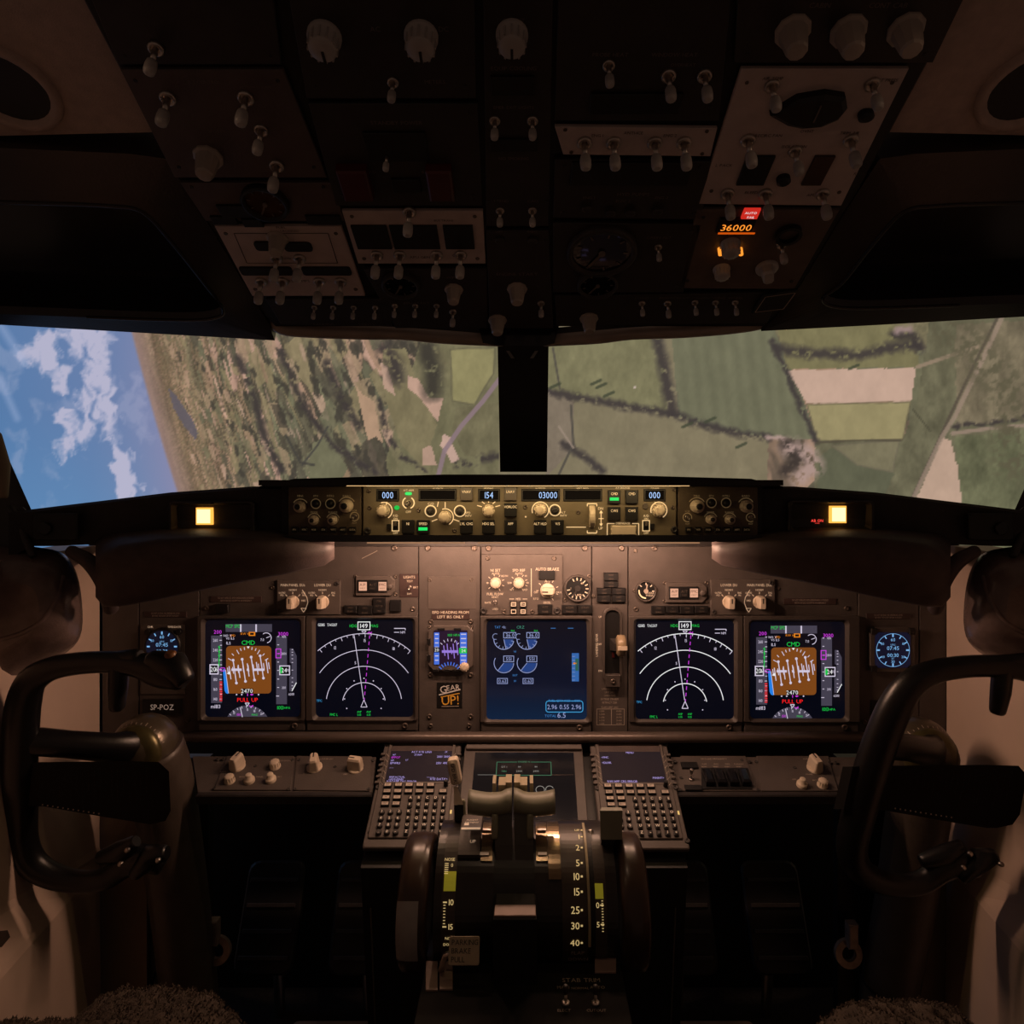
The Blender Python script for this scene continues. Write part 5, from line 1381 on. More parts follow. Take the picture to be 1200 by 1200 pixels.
for t_, x, y, h in (('N1 SET', 581, 667.5, 3.2), ('AUTO', 581, 671.3, 2.4), ('BOTH', 591.5, 674, 2.2), ('2', 571.5, 682, 2.2), ('SPD REF', 608, 667.5, 3.2), ('AUTO', 608, 671.3, 2.4), ('V1', 616, 674, 2.2), ('VR', 618, 682, 2.2), ('VREF', 615, 690, 2.2), ('SET', 597, 682, 2.2), ('WT', 600, 690, 2.2),
                 ('AUTO BRAKE', 641, 666, 3.4), ('FUEL FLOW', 580.5, 695, 2.8), ('RESET', 580.5, 698.6, 2.2), ('RATE', 572, 705, 2.2), ('USED', 580.5, 712.5, 2.2), ('MFD', 607.5, 700.8, 2.4), ('OFF', 628, 693, 2.3), ('RTO', 628, 700.5, 2.3), ('MAX', 654.5, 693, 2.3), ('1 2 3', 641, 681, 2.3), ('DECEL', 641, 705, 2.3)):
    i.text(t_, x, y, h, PRINTL, sx=.9)
for x in (581, 608, 641.5):
    for a in range(-60, 241, 40):
        t = math.radians(a); r = 8 if x < 630 else 10.5; cy = 682 if x < 630 else 691
        if a <= 180 or x < 630: i.line(x + r * math.cos(t), cy - r * math.sin(t), x + (r + 2.6) * math.cos(t), cy - (r + 2.6) * math.sin(t), .7, PRINTL)
i.line(622.5, 665.5, 622.5, 698, .8, PRINTL); i.line(597, 700.8, 602.5, 700.8, .6, PRINTL); i.line(612.5, 700.8, 618, 700.8, .6, PRINTL)
i.done()
for x, y in ((572, 653.5), (649, 653.5), (591, 715.5), (624, 715.5)): m.screw(x, y, 2.7, z)
m.screw(567, 714.5, 4, z, True); m.screw(652.5, 714.5, 4, z, True)

# landing gear lever in its slot
m = Mod(P, 'landing_gear_lever', 'landing gear lever with translucent wheel-shaped knob in a tall black slot', 'lever', 717, 755, lift=T)
k = m.k
b = MB(); b.frame(23 * k, 90 * k, 11 * k, 17 * k, 82 * k, 8.4 * k, 0, .006, .0008, slope=.001); part('slot_frame', b.mesh('slot_frame', BEZEL), m.root)
b = MB(); b.box(0, 0, .0002, 17.5 * k, 83 * k, .0006, 0, 0, 8.4 * k); part('slot', b.mesh('slot', BLACK), m.root)
b = MB(); b.loft([[(x, y, .001) for x, y in ((-3 * k, -6 * k), (5 * k, -6 * k), (5 * k, 8 * k), (-3 * k, 8 * k))], [(x, y, .030) for x, y in ((0, -2 * k), (7 * k, -2 * k), (7 * k, 6 * k), (0, 6 * k))]]); part('arm', b.mesh('arm', DARK), m.root)
b = MB(); b.lathe([(.4 * k, -5.4 * k), (9 * k, -5.4 * k), (12 * k, -4 * k), (12.4 * k, 0), (12 * k, 4 * k), (9 * k, 5.4 * k), (.4 * k, 5.4 * k)], 24, c0=True); b.xf(Matrix.Rotation(math.radians(90), 4, 'Y'))
u, v = m.uv(724.5, 751); w = part('wheel_knob', b.mesh('wheel_knob', mat('translucent_ivory', (.24, .18, .11), .25, var=.1)), m.root, (u, v, .030))
b = MB(); b.box(0, 0, 0, 10.6 * k, 4.5 * k, .0012); part('knob_band', b.mesh('knob_band', IVORY), w, (0, 0, 12.0 * k))
b = MB(); b.box(0, 0, 0, 3 * k, 6 * k, .002); u, v = m.uv(718, 766); part('red_mark', b.mesh('red_mark', RED), m.root, (u, v, .0012))
b = MB(); b.box(0, 0, 0, 17 * k, 14 * k, .012, 0, .001); u, v = m.uv(717, 795); o = part('lower_bracket', b.mesh('lower_bracket', BEZEL), m.root, (u, v, 0)); part('screw', m_screw(), o, (0, 0, .012), scale=3 * k)

# ------------------------------------------------------------------ centre pedestal
b = MB()
def wbox(b, x0, x1, y0, y1, z0, z1, mi=0):
    b.loft([[(x0, y0, EYE + z0), (x1, y0, EYE + z0), (x1, y1, EYE + z0), (x0, y1, EYE + z0)], [(x0, y0, EYE + z1), (x1, y0, EYE + z1), (x1, y1, EYE + z1), (x0, y1, EYE + z1)]], mi)
PD = thing('centre_pedestal', 'black centre pedestal housing between the two footwells', 'pedestal', Matrix.Translation((0, 0.9, 0)))
PI = PD.matrix_world.inverted()
b.loft([[(x, y, EYE + z) for x, y, z in ((-.225, 1.055, -1.15), (.228, 1.055, -1.15), (.228, 1.24, -1.15), (-.225, 1.24, -1.15))],
        [(x, y, EYE + z) for x, y, z in ((-.25, 1.05, -.600), (.253, 1.05, -.600), (.253, 1.24, -.500), (-.25, 1.24, -.500))]])
b.xf(PI); part('forward_housing', b.mesh('forward_housing', BLACK), PD)
b = MB(); wbox(b, -.104, .104, .45, 1.05, -1.15, -.64); wbox(b, -.113, .113, .45, .81, -.64, -.585); b.xf(PI); part('body', b.mesh('body', BLACK), PD)
b = MB(); b.tube([(-.2335, 1.046, EYE - .66), (-.215, 1.046, EYE - 1.13)], .0012, 6); b.tube([(.2335, 1.046, EYE - .66), (.215, 1.046, EYE - 1.13)], .0012, 6); b.xf(PI); part('edge_highlight', b.mesh('edge_highlight', BEZEL), PD)  # thin paler tubes stand in for highlights along the housing edges

C = Frame((0, 1.24, -0.485), 62.2)
# flight management keypads
def cdu(sg, label, lines, title):
    c = (485, 933) if sg < 0 else (743.5, 934)
    m = Mod(C, 'control_display_unit', label, 'keypad computer', *c, group='keypad computers on the pedestal')
    W, H = .138, .203
    L0 = Mod.__new__(Mod); L0.F = C; L0.u0, L0.v0 = C.uv(485, 933); L0.k = m.k
    loc = lambda zx, zy: L0.uv(420 + zx / 6, 860 + zy / 6)
    k = m.k
    # body with a stepped lower ledge
    b = MB(); cu = (C.uv(452, 873)[0] + C.uv(541, 873)[0]) / 2 - L0.u0; cv = -C.uv(485, 933)[1] - H / 2 - C.uv(485, 873.5)[1] * 0
    b.box(cu, cv, 0, W, H, .008, 0, .0015, .004); part('body', b.mesh('body', PANEL), m.root)
    b = MB(); (a, b0), (c_, d) = loc(135, 765), loc(640, 382)
    b.box(cu - .001, (b0 + d) / 2 + .001, .008, W * .90, d - b0, .003, 0, .001, .003); part('key_deck', b.mesh('key_deck', PANEL), m.root)
    a, d = loc(258, 100); c_, b0 = loc(655, 368)
    sw, sh, sx, sy = (c_ - a) * 1.0, d - b0, (a + c_) / 2 - .004, (b0 + d) / 2
    b = MB(); b.frame(sw + .010, sh + .008, .004, sw, sh, .003, .008, .0115, .0085, 0, sx, sy); part('screen_frame', b.mesh('screen_frame', PANEL2), m.root)
    b = MB(); b.box(sx, sy, .0082, sw, sh, .0006); scr = part('screen', b.mesh('screen', mat('cdu_glass', (.02, .018, .022), .18, var=0, emit=srgb(17, 13, 19), strength=1.0)), m.root)
    tb = MB(); hh = .0042
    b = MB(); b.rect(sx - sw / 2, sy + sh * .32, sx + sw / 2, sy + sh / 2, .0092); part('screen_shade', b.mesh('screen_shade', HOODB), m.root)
    CL = [glow('cdu_text', (178, 160, 230)), G_MAG, G_GREEN]
    for s, fx, fy, al, ci, h in lines:
        tb.text(s, sx + fx * sw, sy + fy * sh, h * hh, .0091, ci, al, sx=.9)
    part('screen_text', tb.mesh('screen_text', CL), scr)
    # leader lines and line select keys
    kb = cached('lsk', lambda: (lambda q: (q.box(0, 0, 0, .0072, .0046, .004, 0, .0006), q.mesh('line_select_key', PANEL2))[1])(MB()))
    ld = MB()
    for sd in (-1, 1):
        for j in range(6):
            v = sy + sh * .22 - j * sh * .145
            u = sx + sd * (sw / 2 + .0125)
            part('line_select_key', kb, m.root, (u, v, .008))
            ld.line((u - sd * .006, v), (sx + sd * (sw / 2 + .001), v - .006), .0006, .0119, 0)
    part('leader_lines', ld.mesh('leader_lines', PRINT), m.root)
    fk = cached('fk', lambda: (lambda q: (q.box(0, 0, 0, .0135, .0076, .004, 0, .0008), q.mesh('function_key', BLACK))[1])(MB()))
    fl = cached('fl', lambda: (lambda q: (q.box(0, 0, 0, .0108, .0052, .0006, 0, .0001), q.mesh('key_legend', mat('key_legend_lit', (.42, .32, .25), .6, var=.1, emit=(1, .65, .42), strength=.10)))[1])(MB()))
    lm = cached('key_ink', lambda: PRINTD)
    names = ['INIT', 'RTE', 'CLB', 'CRZ', 'DES', 'MENU', 'LEGS', 'DEP', 'HOLD', 'PROG', 'EXEC', 'N1', 'FIX', 'PREV', 'NEXT']
    pos = [(212 + 75 * j, 398) for j in range(5)] + [(207 + 75 * j, 442) for j in range(5)] + [(598, 442), (200, 486), (277, 486), (193, 530), (270, 530)]
    for (zx, zy), s in zip(pos, names):
        u, v = loc(zx, zy); o = part('function_key', fk, m.root, (u, v, .011)); l = part('key_legend', fl, o, (0, 0, .004))
    dk = MB()
    for (zx, zy), s in zip(pos, names):
        u, v = loc(zx, zy); dk.text(s, u, v, .0028, .0161, 0, sx=.85)
    rk = cached('rk', lambda: (lambda q: (q.box(0, 0, 0, .0078, .0086, .0050, 0, .0018, .002), q.mesh('letter_key', DARK))[1])(MB()))
    nk = cached('nk', lambda: (lambda q: (q.lathe([(.0046, 0), (.0046, .0036), (.0034, .0052)], 14), q.mesh('number_key', DARK))[1])(MB()))
    lt = MB(); AL = 'ABCDEFGHIJKLMNOPQRSTUVWXYZ- /<'
    for j in range(6):
        for q in range(5):
            u, v = loc(372 - 6.2 * j + q * (58.5 + j * .3), 492 + j * 47.6)
            o = part('letter_key', rk, m.root, (u, v, .011)); lt.text(AL[j * 5 + q], u, v, .0046, .0163, 0)
    NUM = '123456789.0-'
    for j in range(4):
        for q in range(3):
            u, v = loc(172 - 8.2 * j + q * 59.5, 588 + j * 47.5)
            part('number_key', nk, m.root, (u, v, .011)); lt.text(NUM[j * 3 + q], u, v, .0044, .0165, 0)
    part('key_lettering', lt.mesh('key_lettering', PRINTL), m.root); part('function_lettering', dk.mesh('function_lettering', PRINTD), m.root)
    u, v = loc(618, 392); b = MB(); b.lathe([(.0038, 0), (.0034, .012), (.002, .013)], 12); part('brightness_knob', b.mesh('brightness_knob', BLACK), m.root, (u, v, .010))
    for zx, zy in ((200, 90), (718, 92), (140, 400), (690, 395), (90, 715), (650, 770)):
        u, v = loc(zx, zy); part('fastener', m_screw_dark(), m.root, (u, v, .008), scale=.0045)
    u, v = loc(652, 572); b = MB(); b.box(0, 0, 0, .0028, .0065, .0008); part('status_light', b.mesh('status_light', glow('cdu_lamp', (230, 190, 110))), m.root, (u, v, .008))
cdu(-1, 'keypad computer with screen full of violet text, next to the speed brake lever', [('ACT RTE LEGS', 0, .30, 'c', 0, 1), ('1/1', .40, .30, 'c', 0, .9), ('147', -.46, .22, 'l', 0, .8), ('27.3NM', -.05, .22, 'c', 0, .8), ('EPPO7', -.47, .15, 'l', 1, 1), ('200/ 3000', .47, .17, 'r', 0, 1), ('149', -.47, .07, 'l', 0, .8), ('4.7', -.24, .08, 'l', 0, .7), ('EPWR3', -.47, .0, 'l', 0, 1), ('250/ 4000', .47, .0, 'r', 0, 1), ('-----', -.47, -.12, 'l', 0, .8),
     ('RNP/ACTUAL', -.44, -.36, 'l', 0, .8), ('---------', .2, -.36, 'c', 0, .8), ('1.00/0.05NM', -.44, -.42, 'l', 0, .9), ('RTE DATA>', .47, -.41, 'r', 0, 1), ('RW/APP CRS ERROR', -.47, -.475, 'l', 0, 1)], '')
cdu(1, 'keypad computer with nearly empty menu screen, next to the flap lever', [('MENU', 0, .30, 'c', 0, 1), ('<FMC', -.47, .17, 'l', 0, 1), ('<DLNK', -.47, .03, 'l', 0, 1), ('MAINT>', .47, -.36, 'r', 0, 1), ('RW/APP CRS ERROR', -.42, -.45, 'l', 0, 1)], '')

# lower centre display
m = Mod(C, 'lower_display', 'dark lower centre display with green-framed figures behind the thrust levers', 'display screen', 614.5, 925)
m.plate([(545, 876), (682, 876), (690, 985), (535, 985)], .006, BEZEL, 'bezel')
o = m.plate([(557, 885), (672, 885), (678, 978), (549, 978)], .001, mat('lower_glass', (.008, .008, .010), .10, var=0, emit=srgb(6, 7, 9), strength=1), 'screen', .0001, .006)
m.plate([(547, 876), (681, 876.5), (681.5, 883), (546.5, 882.5)], .012, PANEL2, 'top_strip', .001)
i = Ink(m, .0076); GG = glow('lower_green', (40, 110, 80)); GW = glow('lower_white', (130, 130, 125))
i.pline([(606, 896.5), (582.5, 896.5), (581.5, 912), (646, 912), (645.5, 896.5), (622, 896.5)], .7, GG); i.text('ENGINE N', 614, 896.2, 2.2, GG)
for s, x, y, c_ in (('DT 1', 591, 902.2, GW), ('MIN', 590.7, 907.3, GG), ('99', 608.7, 902.2, GW), ('2999', 608.3, 907.3, GW), ('99', 628, 902.2, GW), ('2999', 628, 907.3, GW)): i.text(s, x, y, 2.4, c_)
i.arc(633, 929, 5, 0, 360, .7, GW); i.arc(644, 928.5, 4.5, 20, 200, .7, GW); i.line(560, 911.5, 581, 911.5, .4, GW); i.line(646, 911.5, 672, 911.5, .4, mat('dim_legend'))
i.done('symbology', o)
m.add('fastener', m_screw(), 562.5, 874.5, .012, scale=.005)

# side shelf panels with knobs
K = Frame((0, 1.235, -0.5064), 70)
def shelf(sg, label):
    m = Mod(K, 'lighting_control_panel', label, 'control panel', 322 if sg < 0 else 890, 910, 'shelf knob panels')
    q = [(226, 888), (441, 889), (437, 930.5), (232, 931)] if sg < 0 else [(786, 889), (1012, 889), (1016, 931), (789, 931)]
    m.plate(q, .004, PANEL, 'base_plate')
    b = MB(); A = [m.uv(*p) for p in (q[3], q[2])]
    b.box((A[0][0] + A[1][0]) / 2, A[0][1] - .004, -.012, A[1][0] - A[0][0], .010, .018, 0, .002); part('padded_edge', b.mesh('padded_edge', DARK2), m.root)
    z = .004
    if sg < 0:
        m.plate([(267, 889), (345, 889), (341, 929), (251, 929)], .0025, PANEL, 'module_plate', .0006, z); m.plate([(348, 889), (436, 889.5), (433, 930), (344, 929)], .0025, PANEL, 'module_plate', .0006, z)
        z2 = z + .0025
        m.knob(279, 902, 9.0, 'gable', IVORY, -18, z2); m.knob(323, 902, 6.4, 'round', IVORY, 0, z2, False)
        m.knob(270, 919, 6.2, 'round', IVORY, 0, z2, False); m.knob(293, 919, 6.2, 'dual', IVORY, 0, z2, False); m.knob(318, 918, 6.2, 'dual', IVORY, 0, z2, False)
        m.knob(369, 903, 9.0, 'gable', IVORY, 10, z2); m.knob(417, 904, 9.0, 'gable', IVORY, 80, z2)
        i = Ink(m, z2 + .0004)
        for s, x, y in (('MAIN', 262, 908), ('BRIGHT', 286, 914), ('PANEL', 305, 914), ('BRT', 328, 914), ('BACKGROUND', 335, 895), ('OFF', 358, 910), ('LOWER DU', 383, 893), ('OFF', 405, 911), ('UPPER DU', 420, 895)): i.text(s, x, y, 2.0, PRINT)
        i.done()
        sc = ((255, 893), (262, 893), (300, 901), (343, 894), (351, 894), (393, 902), (437, 894), (252, 927), (338, 928), (346, 928), (432, 928))
    else:
        m.plate([(797, 889), (873, 889), (888, 930), (794, 930)], .0025, PANEL, 'module_plate', .0006, z); m.plate([(886, 889), (970, 889), (982, 930), (892, 930)], .0025, PANEL, 'module_plate', .0006, z)
        z2 = z + .0025
        m.rplate(799, 898, 816, 905, .004, BLACK, 'annunciator', .0006, z2); m.rplate(803, 925, 821, 931, .004, BLACK, 'annunciator', .0006, z2); m.toggle(809.5, 917, -10, z2, METAL, .6)
        m.plate([(821, 904), (876, 904), (881, 929), (822, 929)], .002, BLACK, 'switch_bay', .0004, z2)
        for j in range(4):
            x = 829.5 + j * 14; o = m.add('guarded_switch', cached('gsw', lambda: (lambda q: (q.box(0, 0, 0, .0150, .030, .012, 0, .003), q.mesh('guarded_switch', BLACKG))[1])(MB())), x, 918, z2 + .002)
            b = cached('gtag', lambda: (lambda q: (q.box(0, 0, 0, .010, .003, .0006), q.mesh('switch_tag', PRINT))[1])(MB())); 
        i = Ink(m, z2 + .0004)
        i.text('GROUND PROXIMITY', 836, 893, 2.2, PRINT)
        for j, s in enumerate(('FLAP', 'GEAR', 'TERR', 'RUNWAY')): i.text(s, 825 + j * 13.5, 899, 2.0, PRINT, sx=.85); i.text('INHIBIT', 825 + j * 13.5, 902, 2.0, PRINT, sx=.7)
        for s, x, y in (('PANEL', 948, 911), ('OFF', 930, 917), ('BRT', 954, 918), ('MAIN', 944, 893)): i.text(s, x, y, 2.0, PRINT)
        i.done()
        m.knob(954, 904, 9.0, 'gable', IVORY, 12, z2); m.knob(939, 924, 6.2, 'dual', IVORY, 0, z2, False); m.knob(963, 924, 6.2, 'round', IVORY, 0, z2, False)
        sc = ((791, 896), (798, 915), (869, 894), (878, 896), (886, 896), (931, 903), (972, 897), (979, 897), (797, 929), (888, 929))
    for x, y in sc: m.screw(x, y, 2.2, z + .002, True)
    return m
shelf(-1, 'shelf panel with seven ivory knobs beside the keypad computer with violet text')
shelf(1, 'shelf panel with guarded black switches and three ivory knobs beside the menu keypad')

# ------------------------------------------------------------------ thrust lever quadrant
DY, DZ, DR = .90, -.546, .085
TQ = thing('throttle_quadrant', 'rounded thrust lever quadrant with lit flap scale and trim indicators', 'throttle quadrant', Matrix.Translation((0, DY, EYE + DZ)))
def _yd(phi, R, Yc, Zc):
    t = math.radians(phi); return CY - FPX * (Zc + R * math.cos(t)) / (Yc - R * math.sin(t))
def _phi(py):
    lo, hi = -28.0, 140.0
    for _ in range(50):
        mid = (lo + hi) / 2
        if _yd(mid, DR, DY, DZ) < py: lo = mid
        else: hi = mid
    return lo
def Q(p):   # picture row of a mark on the arc -> angle on the drum
    if p < -10: return _phi(_yd(-10, .175, .86, -.63)) + (p + 10) * 2.0
    return _phi(_yd(p, .175, .86, -.63))
def dpt(x, phi, r=DR):
    t = math.radians(phi)
    return (x, -r * math.sin(t), r * math.cos(t))
def dstrip(name, x0, x1, p0, p1, h, m, parent=TQ, n=None, mi=0, r=DR, label=None):
    p0, p1 = Q(p0), Q(p1)
    b = MB(); n = n or max(2, int(abs(p1 - p0) / 4) + 1)
    L = []
    for j in range(n + 1):
        p = p0 + (p1 - p0) * j / n
        L.append([dpt(x0, p, r - .004), dpt(x1, p, r - .004), dpt(x1, p, r + h), dpt(x0, p, r + h)])
    b.loft(L, 0); return part(name, b.mesh(name, m), parent, label=label)
def dtext(b, s, x, phi, h, mi=0, r=DR, al='c', q=True):
    phi = Q(phi) if q else phi
    i0 = len(b.v); b.text(s, 0, 0, h, 0, mi, al)
    M = Matrix.Rotation(math.radians(phi), 4, 'X') @ Matrix.Translation((x, 0, r)); b.xf(M, i0)
def dmark(b, x0, x1, phi, w, r, mi=0, q=True):
    phi = Q(phi) if q else phi
    t = math.degrees(w / r) / 2; b.face([dpt(x0, phi - t, r), dpt(x1, phi - t, r), dpt(x1, phi + t, r), dpt(x0, phi + t, r)], mi)
def dpx(px, phi):   # x on the drum for a picture column at that angle
    return (px - CX) / FPX * (DY - DR * math.sin(math.radians(Q(phi))))
TQM = mat('quadrant_black', (.020, .016, .014), .30, var=.2, scale=40)
b = MB(); L = []
for j in range(0, 42):
    p = -80 + j * 5; L.append([dpt(-.108, p), dpt(-.108, p, .02), dpt(.114, p, .02), dpt(.114, p)][::-1])
b.loft(L, 0, True, True, False); part('drum', b.mesh('drum', TQM), TQ)
LITB = mat('quadrant_brown', (.05, .038, .030), .35, var=.1)
# left trim indicator
dstrip('trim_scale', dpx(519, 20), dpx(535, 20), -2, 48, .001, LITB); dstrip('green_band', dpx(520, 25), dpx(534, 25), 18.5, 26.5, .0014, YELLOW)
dstrip('trim_scale', dpx(696, 20), dpx(709, 20), 2, 48, .001, LITB); dstrip('green_band', dpx(697, 25), dpx(706.5, 25), 23.5, 29.3, .0014, YELLOW)
b = MB()
for s, p in (('10', 30.5), ('15', 38.5)): dtext(b, s, dpx(529, 30), p, .0062, 0, DR + .002); dmark(b, dpx(519.5, 30), dpx(524, 30), p, .0014, DR + .002)
dtext(b, 'NOSE', dpx(528, 10), 13, .0036, 0, DR + .002); dtext(b, 'NOSE', dpx(528, 30), 42, .0032, 0, DR + .002); dtext(b, 'DOWN', dpx(528, 30), 43.8, .0032, 0, DR + .002); dtext(b, '0', dpx(531, 10), 15.8, .004, 0, DR + .002)
for j in range(9): dmark(b, dpx(520, 30), dpx(522.5, 30), 30.5 + j, .0008, DR + .002)
for j in range(6): dmark(b, dpx(520.5, 20), dpx(525, 20), 15 + j * .9, .0008, DR + .002)
for s, p in (('0', 31.5), ('5', 37.8)): dtext(b, s, dpx(700, 30), p, .006, 0, DR + .002); dmark(b, dpx(703, 30), dpx(707, 30), p, .0014, DR + .002)
for j in range(12): dmark(b, dpx(704.5, 30), dpx(706.5, 30), 30 + j * .9, .0008, DR + .002)
# flap scale
part('trim_numbers', b.mesh('trim_numbers', FLAPP), TQ)
dstrip('flap_scale', dpx(656, 0), dpx(683.5, 0), -14, 49, .0012, LITB); dstrip('flap_gate', dpx(683.8, 0), dpx(686.5, 0), -12, 44, .005, mat('gate_edge', (.36, .30, .18), .4, var=.1))
dstrip('flap_slot', dpx(687, 0), dpx(694, 0), -8, 47, .0006, BLACK)
b = MB()
for s, py in (('UP', 974.5), ('1', 982), ('2', 994.5), ('5', 1012), ('10', 1027.5), ('15', 1045), ('25', 1066), ('30', 1084), ('40', 1103.5)):
    a_ = _phi(py); xx = lambda px: (px - CX) / FPX * (DY - DR * math.sin(math.radians(a_)))
    dtext(b, s, xx(679), a_, .0078 if s != 'UP' else .004, 0, DR + .002, 'r', False); dmark(b, xx(680.5), xx(682.8), a_, .0022, DR + .002, 0, False)
dtext(b, 'FLAP', dpx(677, 46), 46.2, .005, 1, DR + .002); dtext(b, 'DOWN', dpx(677.5, 46), 48, .005, 1, DR + .002)
part('flap_numbers', b.mesh('flap_numbers', [FLAPP, PRINT]), TQ, label='glowing amber flap numbers')
# upper plates beside the levers
o = dstrip('indicator_plate', dpx(539, 0), dpx(563.5, 0), -24, 12, .008, PANEL2)
b = MB(); dtext(b, 'FLIGHT', dpx(552, 0), -12, .0034, 0, DR + .0085); dtext(b, 'DETENT', dpx(552, 0), -10, .0034, 0, DR + .0085); dmark(b, dpx(540, 0), dpx(562.5, 0), -4, .004, DR + .0085); dtext(b, 'UP', dpx(555, 0), 5, .0044, 0, DR + .0085)
x_ = dpx(545, 4); b.face([dpt(x_ - .003, 3, DR + .0085), dpt(x_ + .003, 3, DR + .0085), dpt(x_ + .003, 6, DR + .0085), dpt(x_ - .003, 6, DR + .0085)], 0); part('plate_lettering', b.mesh('plate_lettering', PRINTL), o)
GMET = mat('quadrant_polished', (.34, .26, .17), .22, metal=.9, var=.15, scale=25)
for x0, x1, p0, p1 in ((565, 578, -14, 14), (628, 641, -14, 14), (641.5, 655.5, -16, 22)):
    dstrip('lever_cover', dpx(x0, 0), dpx(x1, 0), p0, p1, .003, GMET)
for x0, x1, p in ((565, 576, -6), (564, 574, 10), (630, 640, -6), (630, 640, 10)):
    dstrip('bright_edge', dpx(x0, 0), dpx(x1, 0), p, p + 1.6, .0055, METAL)
dstrip('lever_slot', dpx(580, 0), dpx(626, 0), -20, 50, .0008, BLACK)
# lower deck behind the drum
b = MB(); b.box(.0, -.265, -.039, .232, .36, .006, 0, .001); part('aft_deck', b.mesh('aft_deck', mat('deck_matt_black', (.006, .0055, .005), .85, var=.2, spec=.15)), TQ)
def deck(name, px0, py0, px1, py1, z, m, t=.002):
    zz = DZ + z
    f = lambda px, py: ((px - CX) / FPX * (zz * FPX / (CY - py)), zz * FPX / (CY - py) - DY)
    b = MB(); b.prism([f(px0, py1), f(px1, py1), f(px1, py0), f(px0, py0)], z, z + t, 0, .0004); return part(name, b.mesh(name, m), TQ)
PINK = mat('deck_plate', (.24, .17, .145), .5, var=.1)
deck('deck_plate', 499, 1128, 513, 1162, -.033, PINK); deck('deck_plate', 515, 1128, 530.5, 1161, -.033, PINK); deck('deck_plate', 697, 1124, 722, 1141, -.033, PINK)
b = MB(); q = []
for s, px, py, h in (('STAB TRIM', 681, 1148.5, .0062), ('MAIN', 660, 1157, .0042), ('NORMAL', 680, 1158, .0034), ('AUTO', 700, 1157, .0042), ('ELECT', 661, 1184, .0036), ('CUTOUT', 699, 1184, .0036)):
    zz = DZ - .0325; Y = zz * FPX / (CY - py); b.text(s, (px - CX) / FPX * Y, Y - DY, h, -.0325, 0)
part('deck_lettering', b.mesh('deck_lettering', mat('dim_print', (.22, .18, .15), .7, var=0)), TQ)
for px in (663, 698):
    zz = DZ - .033; Y = zz * FPX / (CY - 1176); o = part('toggle_switch', m_toggle_base(), TQ, ((px - CX) / FPX * Y, Y - DY, -.033), scale=.6); part('switch_cap', m_toggle_cap(DARK, 'tcd'), o)
# central cutoff block; a pale plate paints the light on its top
b = MB(); Y0 = .78; x0, x1 = (578 - CX) / FPX * Y0, (629 - CX) / FPX * Y0
b.box((x0 + x1) / 2, Y0 + .03 - DY, -.075, x1 - x0, .06, .118, 0, .002); part('cutoff_block', b.mesh('cutoff_block', BLACK), TQ)
b = MB(); b.box((x0 + x1) / 2, Y0 + .012 - DY, .0432, (x1 - x0) * .96, .020, .0016, 0, .0005); part('block_top', b.mesh('block_top', PINK), TQ)
# parking brake placard
m_ = Matrix.Rotation(math.radians(60), 4, 'X'); Y0 = .79
b = MB(); b.box(0, 0, 0, .0355, .028, .002, 0, .0006, .002); b.xf(m_); c0 = ((544 - CX) / FPX * Y0, Y0 - DY, (CY - 1114) / FPX * Y0 - DZ)
o = part('brake_placard', b.mesh('brake_placard', mat('beige_placard', (.36, .29, .20), .6, var=.1)), TQ, c0)
b = MB()
for j, s in enumerate(('PARKING', 'BRAKE', 'PULL')): b.text(s, -.0145, .0082 - j * .0082, .0052, .0023, 0, 'l')
b.xf(m_); part('placard_lettering', b.mesh('placard_lettering', PRINTD), o)
b = MB(); b.tube([(c0[0] - .028, c0[1] + .01, c0[2] - .03), (c0[0] - .022, c0[1] + .0, c0[2] - .006), (c0[0] - .006, c0[1] + .004, c0[2] - .002)], .0035, 8); part('brake_lever', b.mesh('brake_lever', METAL), TQ)

# trim wheels
def trim_wheel(x0, x1, label, white):
    cx = (x0 + x1) / 2; w = (x1 - x0) / 2; R = .078
    t = thing('trim_wheel', label, 'trim wheel', Matrix.Translation((cx, .885, EYE - .546)), 'stabiliser trim wheels')
    RY = Matrix.Rotation(math.radians(90), 4, 'Y')
    b = MB(); b.lathe([(R * .86, -w * .9), (R * .93, -w), (R * .985, -w * .8), (R, -w * .3), (R, w * .3), (R * .985, w * .8), (R * .93, w), (R * .86, w * .9), (R * .86, -w * .9)], 56, c1=False); b.xf(RY); part('rim', b.mesh('rim', TYRE), t)
    b = MB(); b.lathe([(.02, -w * .55), (R * .87, -w * .55), (R * .87, w * .55), (.02, w * .55)], 40, sm=False, c0=True); b.xf(RY); part('disc', b.mesh('disc', BLACK), t)
    b = MB(); L = []
    for j in range(9):
        p = math.radians(white[0] + (white[1] - white[0]) * j / 8)
        L.append([(x, -r * math.sin(p), r * math.cos(p)) for x, r in ((-w * .98, R * .95), (-w * .80, R * .99), (-w * .3, R * 1.006), (w * .3, R * 1.006), (w * .45, R * 1.004))])
    b.loft(L, 0, False, False, True, closed=False); part('white_segment', b.mesh('white_segment', mat('wheel_white', (.30, .28, .27), .55, var=.08)), t)
    b = MB(); b.box(0, 0, 0, .02, .016, .03, 0, .003); part('crank_handle', b.mesh('crank_handle', BLACK), t, (0, 0, R * .15))
trim_wheel(-.152, -.115, 'brown-rimmed trim wheel with white rim segment, on the speed brake lever side', (60, 112))
trim_wheel(.118, .153, 'brown-rimmed trim wheel on the flap lever side of the quadrant', (190, 230))

